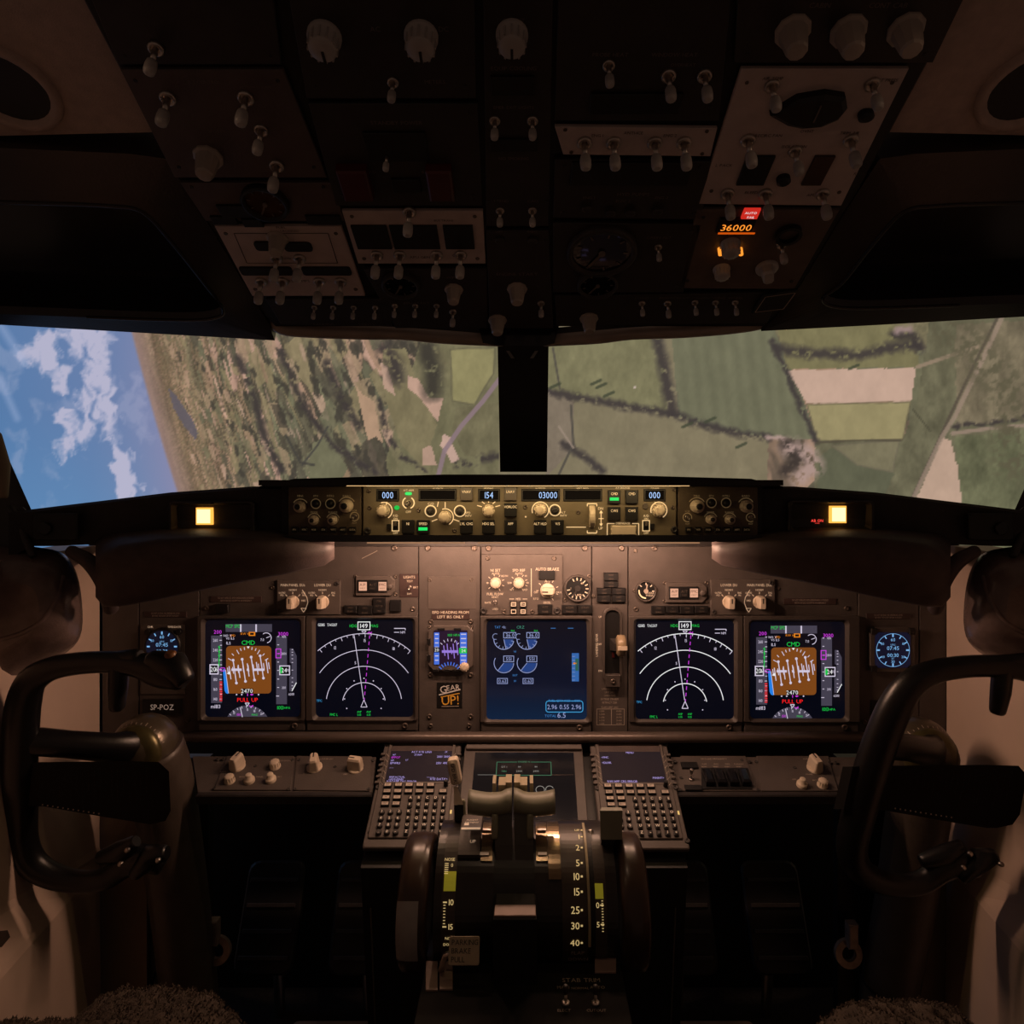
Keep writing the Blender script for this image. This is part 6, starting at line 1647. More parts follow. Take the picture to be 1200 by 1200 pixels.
# thrust levers
def W(px, py, Y): return Vector(((px - CX) / FPX * Y, Y, EYE + (CY - py) / FPX * Y))
for sg, label in ((-1, 'grey-green thrust lever with wide saddle handle, next to the speed brake lever'), (1, 'grey-green thrust lever with wide saddle handle, next to the flap lever')):
    x0, x1 = (549, 600) if sg < 0 else (602, 650)
    t = thing('thrust_lever', label, 'lever', Matrix.Translation(W(600, 985, .915)), 'thrust levers'); I = t.matrix_world.inverted()
    b = MB(); L = []
    Y = .885
    for j in range(9):
        f = j / 8; px = x0 + (x1 - x0) * f; sag = 4.0 * math.sin(math.pi * f) - (2 if (f > .8 if sg < 0 else f < .2) else 0)
        top = 926.5 + sag; bot = 955 - 1.5 * abs(f - .5) * 4
        ring = []
        for a in range(14):
            q = 2 * math.pi * a / 14; cy_ = (top + bot) / 2; hh = (bot - top) / 2
            p_ = W(px, cy_ - hh * math.sin(q), Y); ring.append((p_.x, p_.y + .019 * math.cos(q), p_.z))
        L.append(ring)
    b.loft(L, 0, True, True, True); b.xf(I); part('handle', b.mesh('handle', LEVERM), t)
    # reverse lever horns behind the handle
    s = -1 if sg < 0 else 1; xm = 601 + s * 12
    b = MB()
    for dx, w_, y0_, y1_ in ((0, 10, 920, 930), (s * 10, 4, 918, 929), (-s * 7, 7, 917, 930)):
        a_, c_ = W(xm + dx - w_ / 2, y1_, .900), W(xm + dx + w_ / 2, y0_, .900)
        b.loft([[(a_.x, .900, a_.z), (c_.x, .900, a_.z), (c_.x, .900, c_.z), (a_.x, .900, c_.z)], [(a_.x, .925, a_.z), (c_.x, .925, a_.z), (c_.x, .925, c_.z), (a_.x, .925, c_.z)]])
    b.xf(I); part('reverse_lever', b.mesh('reverse_lever', mat('lever_tan', (.36, .30, .19), .45, var=.08)), t)
    b = MB(); xa, xb = (579, 600) if sg < 0 else (602, 625)
    b.loft([[tuple(W(px, py, Yy)) for px, py, Yy in ((xa, 952, .870), (xb, 952, .870), (xb, 950, .900), (xa, 950, .900))], [tuple(W(px, py, Yy)) for px, py, Yy in ((xa + 1, 990, .855), (xb, 990, .855), (xb, 985, .910), (xa + 1, 985, .910))],
            [tuple(W(px, py, Yy)) for px, py, Yy in ((xa + 3, 1028, .845), (xb, 1028, .845), (xb, 1020, .915), (xa + 3, 1020, .915))]])
    b.xf(I); part('arm', b.mesh('arm', mat('lever_arm_dark', (.045, .042, .034), .45, var=.1)), t)
    b = MB(); xc = 580 if sg < 0 else 621
    b.tube([tuple(W(xc, 957, .867)), tuple(W(xc, 980, .860))], .0045, 8); b.xf(I); part('side_strut', b.mesh('side_strut', LEVERM), t)

# speed brake lever
t = thing('speed_brake_lever', 'slim ivory lever lettered SPD BRK', 'lever', Matrix.Translation(W(541, 1003, .925))); I = t.matrix_world.inverted()
b = MB(); b.tube([tuple(W(541, 1006, .915)), tuple(W(543, 975, .925)), tuple(W(541, 940, .930))], .0055, 8, flat=.6); b.xf(I); part('shaft', b.mesh('shaft', LEVERM), t)
b = MB(); b.loft([[tuple(W(px, py, Y)) for px, py, Y in ((532, 943, .917), (543, 943, .917), (543, 943, .940), (532, 943, .940))], [tuple(W(px, py, Y)) for px, py, Y in ((531.5, 922, .923), (536, 922, .923), (536, 922, .940), (531.5, 922, .940))]]); b.xf(I); part('neck', b.mesh('neck', IVORY), t)
b = MB(); b.loft([[tuple(W(px, py, Y)) for px, py, Y in ((532, 943.5, .921), (543, 943.5, .921), (543, 943.5, .935), (532, 943.5, .935))], [tuple(W(px, py, Y)) for px, py, Y in ((533, 962, .917), (543, 962, .917), (543, 962, .931), (533, 962, .931))]]); b.xf(I); part('collar', b.mesh('collar', BLACK), t)
Mh = Matrix.Translation(W(532.5, 904, .923)) @ Matrix.Rotation(math.radians(90), 4, 'X') @ Matrix.Rotation(math.radians(11), 4, 'Z')
b = MB(); b.box(0, 0, -.010, .0145, .0335, .016, 0, .003, .004); b.xf(I @ Mh); h = part('handle', b.mesh('handle', IVORY), t)
b = MB(); b.text('SPD BRK', 0, 0, .0048, .0064, 0, ang=-math.pi / 2); b.xf(I @ Mh); part('handle_lettering', b.mesh('handle_lettering', PRINTD), h)
# flap lever
t = thing('flap_lever', 'flap lever with blocky grey-green handle beside the amber flap numbers', 'lever', Matrix.Translation(W(690, 1000, .915))); I = t.matrix_world.inverted()
b = MB(); b.loft([[tuple(W(px, py, Y)) for px, py, Y in ((704, 984, .855), (729, 984, .855), (729, 984, .890), (704, 984, .890))], [tuple(W(px, py, Y)) for px, py, Y in ((703, 950, .860), (729.5, 950, .860), (729.5, 950, .890), (703, 950, .890))],
              [tuple(W(px, py, Y)) for px, py, Y in ((705, 946, .867), (728, 946, .867), (728, 946, .885), (705, 946, .885))]]); b.xf(I); part('handle', b.mesh('handle', LEVERM), t)
b = MB(); b.loft([[tuple(W(px, py, Y)) for px, py, Y in ((706, 983, .867), (722, 983, .867), (722, 983, .883), (706, 983, .883))], [tuple(W(px, py, Y)) for px, py, Y in ((698, 1012, .870), (706, 1012, .870), (706, 1012, .890), (698, 1012, .890))]]); b.xf(I); part('arm', b.mesh('arm', BLACK), t)
b = MB(); b.tube([tuple(W(692, 975, .890)), tuple(W(695, 990, .880)), tuple(W(695, 1008, .870))], .004, 8); b.xf(I); part('trigger', b.mesh('trigger', METAL), t)

# ------------------------------------------------------------------ control columns and yokes
def yoke(hub_px, label, side):
    S = 1.12                                           # the columns stand 1.12 m ahead of the eye
    H0 = W(168, 868, S)                                # reading position
    hub = Vector(((hub_px[0] - CX) / FPX * S, S, EYE + (CY - hub_px[1]) / FPX * S))
    t = thing('control_yoke', label, 'control yoke', Matrix.Translation(hub), 'control yokes')
    Lc = lambda px, py, Y: tuple(W(px, py, Y * S) - H0)
    pr = smooth_path([(207, 791, .885, 17), (186, 786, .887, 18), (160, 779, .89, 14), (130, 776, .893, 12.5), (96, 777, .895, 12.5), (62, 783, .896, 13.5), (38, 797, .898, 16), (28, 822, .905, 18.5), (24, 860, .916, 19.5), (22, 905, .928, 20), (23, 950, .941, 19.5),
                      (25, 985, .95, 18.5), (36, 1010, .956, 17), (60, 1026, .960, 15), (92, 1033, .964, 13.5), (122, 1030, .966, 13.5), (146, 1014, .966, 15), (168, 1006, .966, 17), (184, 1012, .968, 13)], 4)
    b = MB(); b.tube([Lc(p[0], p[1], p[2]) for p in pr], [p[3] / 800 * .93 * S for p in pr], 14, flat=.85, up=(0, -1, 0)); part('grip', b.mesh('grip', YOKEM), t)
    b = MB(); b.tube([Lc(182, 775, .885), Lc(205, 780, .878), Lc(214, 793, .876)], [.016, .021, .016], 10); b.tube([Lc(134, 771, .893), Lc(160, 769, .888)], [.010, .011], 8)
    part('switch_head', b.mesh('switch_head', YOKEM), t)
    b = MB(); b.lathe([(.008, 0), (.008, .003), (.005, .006)], 12); o = part('trim_switch', b.mesh('trim_switch', mat('switch_brown', (.14, .06, .02), .4, var=.1)), t, Lc(200, 768, .872), (math.radians(20), 0, 0))
    b = MB(); b.tube([Lc(139, 782, .893), Lc(138, 806, .894), Lc(137, 826, .896)], [.0145, .014, .0115], 10); part('trigger', b.mesh('trigger', YOKEM), t)
    b = MB(); b.tube([Lc(30, 868, .92), Lc(80, 872, .94), Lc(128, 876, .965), Lc(150, 876, .985)], [.022, .021, .023, .029], 12, flat=.8); part('cross_bar', b.mesh('cross_bar', YOKEM), t)
    # lower switch cluster on the grip end
    b = MB(); b.tube([Lc(120, 1004, .960), Lc(140, 998, .957), Lc(156, 988, .955)], [.011, .016, .011], 10); b.tube([Lc(160, 1022, .955), Lc(178, 1002, .953), Lc(190, 1000, .953)], [.011, .018, .013], 10); part('grip_cluster', b.mesh('grip_cluster', YOKEM), t)
    for px, py in ((142, 1012), (186, 1008), (150, 996)):
        b = MB(); b.lathe([(.004, 0), (.004, .004), (.002, .005)], 8); part('button', b.mesh('button', METAL), t, Lc(px, py, .938), (math.radians(70), 0, 0))
    # chart plate, tipped a little
    b = MB(); q = [(-8, 894), (60, 893), (150, 892), (186, 893), (198, 904), (200, 950), (194, 962), (176, 966), (120, 957), (50, 945), (-8, 944)]
    b.loft([[Lc(x, y, .918 + (y - 893) * .0002) for x, y in q], [Lc(x, y, .929 + (y - 893) * .0002) for x, y in q]]); cp = part('chart_plate', b.mesh('chart_plate', mat('chart_plate_black', (.005, .0045, .0045), .75, var=.2, spec=.25)), t)
    b = MB()
    random.seed(3 if side < 0 else 4)
    for j in range(26):
        x = 8 + j * 6.8; y0 = 900 + random.random() * 6; y1 = y0 + 15 + random.random() * 28
        y = y0
        while y < y1:
            l = 2 + random.random() * 5; a_, c_ = Lc(x, y, .9165 + (y - 893) * .0002), Lc(x + .8, y + l, .9165 + (y + l - 893) * .0002)
            b.face([(a_[0], a_[1], a_[2]), (c_[0], a_[1], a_[2]), (c_[0], c_[1], c_[2]), (a_[0], c_[1], c_[2])], 0); y += l + 1.6
    part('plate_print', b.mesh('plate_print', mat('faint_print', (.030, .022, .020), .8, var=0)), cp)
    b = MB()
    for j in range(12):
        a_ = Vector(Lc(50 + j * 6, 943 + j * .95, .916 + 50 * .0002)); b.lathe([(.0012, 0), (.0012, .0006)], 6, a_.x, 0, 0); i1 = len(b.v)
        for n_ in range(i1 - 12, i1): v_ = b.v[n_]; b.v[n_] = (v_[0], a_.y - v_[2], a_.z + v_[1])
    part('edge_dots', b.mesh('edge_dots', PRINT), cp)
    # column top dome, ring of degree marks and the tube down to the floor
    dome = [Lc(176, 876, 1.005), Lc(178, 872, 1.02)]
    b = MB()
    ctr = Vector(Lc(170, 874, 1.02))
    col = smooth_path([tuple(Lc(176, 878, 1.02)) + (0.0515,), tuple(Lc(188, 910, 1.035)) + (0.0498,), tuple(Lc(200, 980, 1.062)) + (0.0487,), tuple(Lc(211, 1060, 1.09)) + (0.0484,), tuple(Lc(222, 1160, 1.13)) + (0.0484,), tuple(Lc(232, 1255, 1.17)) + (0.0484,)], 4)
    b.tube([tuple(p[:3]) for p in col], [p[3] for p in col], 26, cap=False); part('column', b.mesh('column', COLUMN), t)
    b = MB(); n = 10
    ax = Vector((0, -.86, .50)).normalized()
    prof = [(.0527 * math.cos(math.radians(a)), .0527 * math.sin(math.radians(a))) for a in range(-40, 91, 13)]
    b.lathe(prof, 28, c1=False); b.xf(Matrix.Translation(ctr) @ ax.to_track_quat('Z', 'Y').to_matrix().to_4x4()); part('dome', b.mesh('dome', mat('dome_bronze', (.10, .080, .055), .28, metal=.4, var=.15, scale=30)), t)
    b = MB(); b.lathe([(.0437, .029), (.0431, .038), (.0336, .045), (.011, .047)], 28); b.xf(Matrix.Translation(ctr) @ Vector((0, -1, .05)).to_track_quat('Z', 'Y').to_matrix().to_4x4()); part('hub_cap', b.mesh('hub_cap', mat('hub_brass', (.10, .085, .035), .3, metal=.5, var=.15)), t)
    b = MB(); Q = ctr
    for j in range(15):
        a = math.radians(-70 + 10 * j); u = Vector((math.sin(a), 0, math.cos(a))); d_ = (u * .86 + Vector((0, -.51, 0))).normalized(); p0 = Q + d_ * .0536; w_ = d_.cross(Vector((0, 1, 0))).normalized() * .0006; l_ = (u - d_ * u.dot(d_)).normalized() * (.006 if j % 3 == 0 else .0035)
        b.face([p0 - w_, p0 + w_, p0 + w_ + l_, p0 - w_ + l_], 0)
    part('degree_marks', b.mesh('degree_marks', PRINT), t)
    # clamp ring and bolted bracket low on the column
    b = MB(); c_ = Vector(Lc(214, 1140, 1.12)); 
    b.lathe([(.0495, -.004), (.0512, 0), (.0495, .004)], 26, c1=False); b.xf(Matrix.Translation(c_) @ Vector((-.02, -.3, .95)).to_track_quat('Z', 'Y').to_matrix().to_4x4()); part('clamp_ring', b.mesh('clamp_ring', BLACK), t)
    b = MB(); x_ = 250 if side < 0 else 180
    e = Vector(Lc(x_ + (3 if side < 0 else -3), 1088, 1.13)); f = Vector(Lc(x_ + (6 if side < 0 else -6), 1112, 1.13))
    i0 = 0
    b.box(0, 0, 0, .018, .045, .018, 0, .002); b.xf(Matrix.Translation(e) @ Matrix.Rotation(math.radians(90), 4, 'X'), 0); i0 = len(b.v)
    b.lathe([(.013, 0), (.025, 0), (.025, .009), (.013, .009), (.013, 0)], 22, sm=False, c1=False); b.xf(Matrix.Translation(f) @ Matrix.Rotation(math.radians(80), 4, 'X'), i0); part('bracket', b.mesh('bracket', mat('bracket_steel', (.42, .33, .28), .45, metal=.6, var=.2)), t)
    return t
yoke((168, 868), 'black control yoke turned on its side, in front of the plate lettered SP-POZ', -1)
yoke((1093, 872), 'black control yoke turned on its side, in front of the square blue clock', 1)

# ------------------------------------------------------------------ rudder pedals, seats, side fairings
for sg in (-1, 1):
    for j, xo in enumerate((.33, .52)):
        t = thing('rudder_pedal', 'dark rudder pedal ' + ('next to the pedestal' if j == 0 else 'next to the control column') + (' under the seven-knob shelf panel' if sg < 0 else ' under the guarded-switch shelf panel'), 'pedal', Matrix.Translation((sg * xo, 1.42, 0.08)), ('pedals under the seven-knob shelf' if sg < 0 else 'pedals under the guarded-switch shelf'))
        b = MB(); b.box(0, 0, 0, .12, .20, .02, 0, .004, .02); part('foot_plate', b.mesh('foot_plate', BLACK), t, (0, 0, .16), (math.radians(62), 0, 0))
        for r_ in range(4): b = cached('pr', lambda: (lambda q: (q.box(0, 0, 0, .10, .008, .004, 0, .001), q.mesh('tread', DARK))[1])(MB())); part('tread', b, t, (0, -.02 + math.cos(math.radians(62)) * (-.07 + .045 * r_), .17 + math.sin(math.radians(62)) * (-.07 + .045 * r_)), (math.radians(62), 0, 0))
        b = MB(); b.tube([(0, .02, .16), (0, .04, -.07)], .012, 8); part('arm', b.mesh('arm', METAL), t)

def seat(sg, cx, zt, label):
    rnd = random.Random(7 + sg)
    NX, NY = 120, 90; w, d = .178, .25
    t = thing('pilot_seat', label, 'seat', Matrix.Translation((cx, .605, 0)), 'sheepskin pilot seats')
    X, Yg = np.meshgrid(np.linspace(-1, 1, NX), np.linspace(-1, 1, NY))
    xi = X * -sg                                       # +1 on the side of the pedestal
    bol = np.clip(1 - ((xi - .50) / .50) ** 4, 0, 1) ** .5
    e = np.clip(1 - np.abs(X) ** 10, 0, 1) ** .5 * np.clip(1 - np.abs(Yg) ** 6, 0, 1) ** .5
    Zc = zt + EYE - .11 + .055 * e + .055 * bol * e + (fbm(X * 12 + 3, Yg * 12 + sg, 5, 4) - .5) * .020 * (e > .1) + (fbm(X * 40, Yg * 40, 6, 2) - .5) * .006
    b = MB(); L = []
    for r in range(NY): L.append([(X[r, c] * w, Yg[r, c] * d, Zc[r, c]) for c in range(NX)])
    b.loft(L, 0, False, False, True, closed=False); part('sheepskin', b.mesh('sheepskin', FLEECE), t)
    b = MB()
    for q in range(30000):
        x, y = rnd.uniform(-1, 1), rnd.uniform(-.2, 1); r, c = int((y + 1) / 2 * (NY - 1)), int((x + 1) / 2 * (NX - 1)); z = Zc[r, c]
        a = rnd.uniform(0, 6.28); l = rnd.uniform(.0012, .0030); tx, ty = math.cos(a) * l, math.sin(a) * l; wx, wy = -math.sin(a) * .0009, math.cos(a) * .0009
        b.face([(x * w - wx, y * d - wy, z - .001), (x * w + wx, y * d + wy, z - .001), (x * w + tx, y * d + ty, z + l * .7)])
    part('fleece', b.mesh('fleece', FLEECE), t, kind='stuff')
    b = MB(); b.box(0, 0, 0, .36, .46, .12, 0, .02); part('cushion_base', b.mesh('cushion_base', BLACK), t, (0, 0, zt + EYE - .23))
    b = MB(); b.box(0, 0, 0, .20, .26, zt + EYE - .23); part('pedestal', b.mesh('pedestal', BLACK), t)
seat(-1, -.520, -.592, 'pilot seat with brown sheepskin cover by the yoke in front of the SP-POZ plate'); seat(1, .525, -.605, 'pilot seat with brown sheepskin cover by the yoke in front of the square blue clock')
for sg in (-1, 1):
    b = MB(); b.box(0, 0, 0, .185, .42, .006, 0, .002, .01)
    solo('floor_plate', b.mesh('floor_plate', mat('floor_plate_beige', (.42, .31, .24), .7, var=.15, scale=30)), 'beige plate on the floor ' + ('behind the seven-knob shelf panel footwell' if sg < 0 else 'behind the guarded-switch shelf footwell'), 'floor plate', Matrix.Translation((sg * .39, 1.23, .0)), 'floor plates')  # beige plates added on the dark floor of each footwell

def fairing(sg):
    out = [(-60, 640), (0, 638), (50, 642), (76, 650), (90, 672), (96, 705), (96, 738), (86, 758), (60, 776), (20, 800), (-60, 850)]
    sm = smooth_path([p for p in out], 3)
    cx, cy = 5, 720
    L = []
    for f, Y in ((1.0, 1.18), (1.0, 1.10), (.96, 1.07), (.86, 1.045), (.70, 1.025), (.45, 1.012)):
        L.append([tuple(at((CX * 2 - (cx + (x - cx) * f)) if sg > 0 else cx + (x - cx) * f, cy + (y - cy) * f, Y)) for x, y in sm])
    if sg > 0: L = [l[::-1] for l in L]
    c0 = at(CX + sg * 600, 720, 1.05)
    t = thing('side_fairing', 'rounded glossy brown-black fairing on the side wall, ' + ('at the blue sky side' if sg < 0 else 'at the green fields side'), 'fairing', Matrix.Translation(c0), 'side wall fairings'); I = t.matrix_world.inverted()
    b = MB(); b.loft(L, 0, True, True, True); b.xf(I); part('shell', b.mesh('shell', LEATHER), t)
    b = MB(); p = smooth_path([(-12, 752, 1.016), (25, 742, 1.014), (52, 724, 1.018), (68, 698, 1.030), (74, 676, 1.044)], 5)
    b.tube([tuple(at(CX * 2 - q[0] if sg > 0 else q[0], q[1], q[2] - .002)) for q in p], .0035, 8); b.xf(I); part('seam', b.mesh('seam', LEATHER), t)
    # upright handle and bracket on the side window post
    t = thing('window_handle', 'black window crank with pale grip on the post at the ' + ('blue sky side' if sg < 0 else 'green fields side'), 'handle', Matrix.Translation(at(CX + sg * 606, 570, 1.06)), 'side window handles'); I = t.matrix_world.inverted()
    f = lambda x: CX * 2 - x if sg > 0 else x
    b = MB(); b.tube([tuple(at(f(13), 596, 1.06)), tuple(at(f(26), 620, 1.05)), tuple(at(f(38), 650, 1.04))], .006, 8); b.tube([tuple(at(f(26), 596, 1.06)), tuple(at(f(34), 604, 1.055)), tuple(at(f(34), 625, 1.05))], .003, 8); b.xf(I); part('crank', b.mesh('crank', DARK), t)
    b = MB(); b.tube([tuple(at(f(-6), 512, 1.05)), tuple(at(f(2), 545, 1.05)), tuple(at(f(3), 580, 1.05))], [.010, .012, .008], 10); b.xf(I); part('grip', b.mesh('grip', WALLD), t)
fairing(-1); fairing(1)

b = MB(); b.loft([[V(-14, 1092, .985), V(9, 1090, .975), V(12, 1098, .972), V(2, 1110, .970), V(-14, 1110, .975)], [V(-14, 1092, 1.005), V(9, 1090, .995), V(12, 1098, .992), V(2, 1110, .990), V(-14, 1110, .995)]])
solo('armrest_latch', b.mesh('armrest_latch', DARK), 'small dark latch on the side wall ledge near the sheepskin seat', 'latch')

# ------------------------------------------------------------------ overhead panel
oh = thing('overhead_console', 'black tapering overhead panel frame with moulded front lip', 'overhead panel', OH.M)
q = [OH.uv(*p) for p in ((60, -60), (94, -4), (190, 178), (250, 285), (300, 360), (322, 384), (905, 384), (925, 360), (975, 285), (1032, 178), (1131, -4), (1166, -60))]
b = MB(); b.prism(q, -.0115, -.001, 0, .002); part('tray', b.mesh('tray', BLACK), oh)
# rounded front lip, two wings and a centre recess
def lip(pts, m, r0=.011, name='lip'):
    pr = smooth_path(pts, 4)
    b = MB(); b.tube([tuple(at(p[0], p[1], p[2])) for p in pr], [p[3] for p in pr], 12); b.xf(OH.M.inverted()); return part(name, b.mesh(name, m), oh)
LIPM = mat('lip_grey', (.32, .27, .235), .35, var=.12, scale=20)
lip([(318, 372, .955, .006), (330, 384, .965, .010), (370, 388, .968, .010), (430, 390, .97, .010), (470, 391, .975, .009), (520, 395, .985, .010), (586, 399, .99, .009)], LIPM)
lip([(640, 399, .99, .009), (700, 395, .985, .010), (740, 391, .975, .009), (800, 388, .97, .010), (860, 383, .968, .010), (896, 377, .965, .009), (908, 366, .955, .006)], LIPM)
b = MB(); b.loft([[tuple(at(x, y, .972)) for x, y in ((560, 378), (656, 378), (650, 402), (640, 405), (584, 405), (566, 402))], [tuple(at(x, y, 1.03)) for x, y in ((560, 378), (656, 378), (650, 402), (640, 405), (584, 405), (566, 402))]]); b.xf(OH.M.inverted())
part('centre_recess', b.mesh('centre_recess', BLACKG), oh)
b = MB()
b.loft([[tuple(at(x, y, .985)) for x, y in ((300, 362), (570, 384), (570, 394), (480, 392), (330, 390))], [tuple(at(x, y, 1.04)) for x, y in ((300, 362), (570, 384), (570, 394), (480, 392), (330, 390))]])
b.loft([[tuple(at(x, y, .985)) for x, y in ((925, 360), (912, 380), (897, 386), (746, 390), (650, 394), (650, 384))], [tuple(at(x, y, 1.04)) for x, y in ((925, 360), (912, 380), (897, 386), (746, 390), (650, 394), (650, 384))]])
b.xf(OH.M.inverted()); part('lip_backing', b.mesh('lip_backing', DARK), oh)

PT = .004
def omod(label, corners, m, knobs=(), toggles=(), extra=None, name='overhead_module', screws=True):
    cx = sum(c[0] for c in corners) / 4; cy = sum(c[1] for c in corners) / 4
    md = Mod(OH, name, label, 'overhead module', cx, cy, 'overhead panel modules')
    md.plate(corners, PT, m, 'plate', .0006)
    for kx, ky, r, st in knobs:
        md.knob(kx, ky, r, st, GREYCAP if st != 'cone' else IVORYD, 180, PT, st not in ('cone',))
    for t in toggles:
        sc = t[2] if len(t) > 2 else 1.0
        md.toggle(t[0], t[1], t[3] if len(t) > 3 else 0, PT, GREYCAP, sc)
    if screws:
        for fx, fy in ((.06, .1), (.94, .1), (.06, .9), (.94, .9)):
            x = (corners[0][0] * (1 - fx) + corners[1][0] * fx) * (1 - fy) + (corners[3][0] * (1 - fx) + corners[2][0] * fx) * fy
            y = (corners[0][1] * (1 - fx) + corners[1][1] * fx) * (1 - fy) + (corners[3][1] * (1 - fx) + corners[2][1] * fx) * fy
            md.screw(x, y, 2.4, PT, m is not OHPALE)
    if extra: extra(md)
    return md
IVORYD = mat('grey_ivory', (.40, .35, .31), .4, var=.06)
OHINK = mat('overhead_print', (.16, .135, .12), .7, var=0); OHINKD = mat('overhead_dark_print', (.05, .042, .04), .7, var=0)
def words(md, items, m=OHINK):
    i = Ink(md, PT + .0003)
    for t_, x, y, h in items: i.text(t_, x, y, h, m)
    i.done()
def slot(md, x0, y0, x1, y1, m=BLACK, t=.003, name='window', r=0.0): return md.rplate(x0, y0, x1, y1, t, m, name, .0005, PT, r)
def dial(md, px, py, rx, m=GLASS, rim=BLACK):
    k = md.kk(px, py); b = MB(); r = rx * k
    b.lathe([(r, 0), (r, .006), (r * .95, .008), (r * .86, .008), (r * .84, .003)], 28, mi=0); b.lathe([(r * .85, .0035)], 28, mi=1)
    u, v = md.uv(px, py); o = part('dial', b.mesh('dial', [rim, m]), md.root, (u, v, PT))
    b = MB(); b.box(0, r * .3, .0045, r * .07, r * .7, .0012); b.lathe([(r * .1, .0045), (r * .1, .007)], 10)
    for a in range(0, 360, 40):
        i0 = len(b.v); b.box(0, r * .68, .0042, r * .05, r * .14, .0006); b.xf(Matrix.Rotation(math.radians(a), 4, 'Z'), i0)
    part('needle', b.mesh('needle', OHINK), o, (0, 0, 0), (0, 0, math.radians(150)))
# first column (sky side)
omod('dark blank overhead module at the rear corner beside the ceiling liner', [(98, -30), (318, -30), (330, 72), (140, 72)], OHDARK, toggles=[(184, 52, .9)])
omod('brown overhead module with four toggle switches and a hooded ribbed knob', [(142, 78), (332, 78), (384, 205), (206, 205)], OHMID, knobs=[(245, 180, 17, 'cone')], toggles=[(198, 110, 1), (289, 110, 1), (307, 148, .9), (325, 190, 1)],
     extra=lambda md: words(md, [('FLT CONTROL', 240, 92, 4), ('STBY RUD', 200, 98, 3), ('ALTERNATE FLAPS', 300, 98, 3), ('OFF', 215, 125, 3), ('ARM', 305, 135, 3), ('SPOILER', 255, 150, 4)]))
def ex(md):
    dial(md, 312, 232, 27, mat('amber_dim_glass', (.06, .022, .008), .25, var=.2)); slot(md, 262, 236, 290, 250); slot(md, 252, 249, 276, 258); slot(md, 362, 248, 398, 258); slot(md, 288, 252, 306, 261)
omod('narrow brown overhead module with one oval amber-tinted dial', [(212, 211), (388, 211), (404, 256), (242, 256)], OHMID, extra=ex)
def ex(md):
    for x0, x1 in ((285, 341), (357, 410)): slot(md, x0, 309, x1, 318, r=.003)
    slot(md, 302, 279, 318, 289, r=.004); slot(md, 336, 280, 364, 290, r=.004)
    i = Ink(md, PT + .0003); i.pline([(275, 270), (385, 270), (396, 305), (290, 305)], 1, OHINKD, True); words(md, [('FUEL', 330, 263, 4), ('CROSSFEED', 340, 267, 3), ('FUEL PUMPS', 348, 326, 4), ('CTR', 338, 300, 3)], OHINKD); i.done('printed_lines')
omod('pale grey overhead module with six silver toggles under a hooded selector knob', [(252, 262), (400, 262), (428, 344), (296, 344)], OHPALE, knobs=[(326, 276, 13, 'cone')], toggles=[(325, 299), (352, 299), (307, 326), (332, 326), (375, 326), (400, 326)], extra=ex)
omod('narrow dark overhead strip with four small silver switches above the front lip', [(312, 348), (456, 348), (460, 380), (330, 378)], OHDARK, toggles=[(369, 357, .55), (391, 357, .55), (415, 357, .55), (440, 357, .55)],
     extra=lambda md: words(md, [('LANDING', 380, 377, 4), ('LIGHTS', 430, 377, 4)]), screws=False)
# second column
omod('dark overhead module with two large grey knobs, at the rear beside the centre column', [(335, -30), (556, -30), (558, 112), (360, 112)], OHDARK, knobs=[(381, 38, 20, 'round'), (494, 38, 20, 'round')], toggles=[(461, 92, .7)],
     extra=lambda md: words(md, [('AC', 440, 30, 6), ('DC', 520, 30, 6), ('METERS', 510, 92, 5)]))
def ex(md):
    for x in (418, 517):
        o = md.rplate(x - 12, 188, x + 12, 224, .012, RED, 'switch_guard', .002, PT)
    slot(md, 434, 150, 498, 184); slot(md, 462, 205, 492, 220); words(md, [('STANDBY POWER', 465, 140, 5), ('GRD', 435, 198, 4), ('BAT', 500, 198, 4)])
omod('dark overhead module with two red switch guards', [(362, 118), (560, 118), (565, 238), (394, 238)], OHDARK, toggles=[(454, 178, .6)], extra=ex)
def ex(md):
    slot(md, 420, 260, 453, 287); slot(md, 463, 260, 512, 287); slot(md, 523, 260, 554, 287); words(md, [('GEN 1', 442, 296, 4), ('APU GEN', 492, 298, 4), ('GEN 2', 538, 296, 4), ('BUS TRANS', 520, 255, 3)], OHINKD)
omod('pale grey overhead module with three black windows and five silver toggles', [(401, 244), (566, 244), (569, 306), (420, 306)], OHPALE, toggles=[(480, 244), (442, 295), (469, 295), (512, 295), (540, 295)], extra=ex)
def ex(md):
    dial(md, 470, 329, 22, GLASS, OHDARK); md.knob(532, 336, 11, 'cone', IVORYD, 0, PT, False); words(md, [('WIPER', 531, 322, 4), ('APU START', 488, 352, 4)])
omod('dark overhead strip with an oval gauge and small switches beside the centre column', [(426, 312), (570, 312), (572, 382), (464, 382)], OHDARK, toggles=[(463, 355, .55), (487, 355, .55), (512, 355, .55), (531, 362, .7)], extra=ex, screws=False)
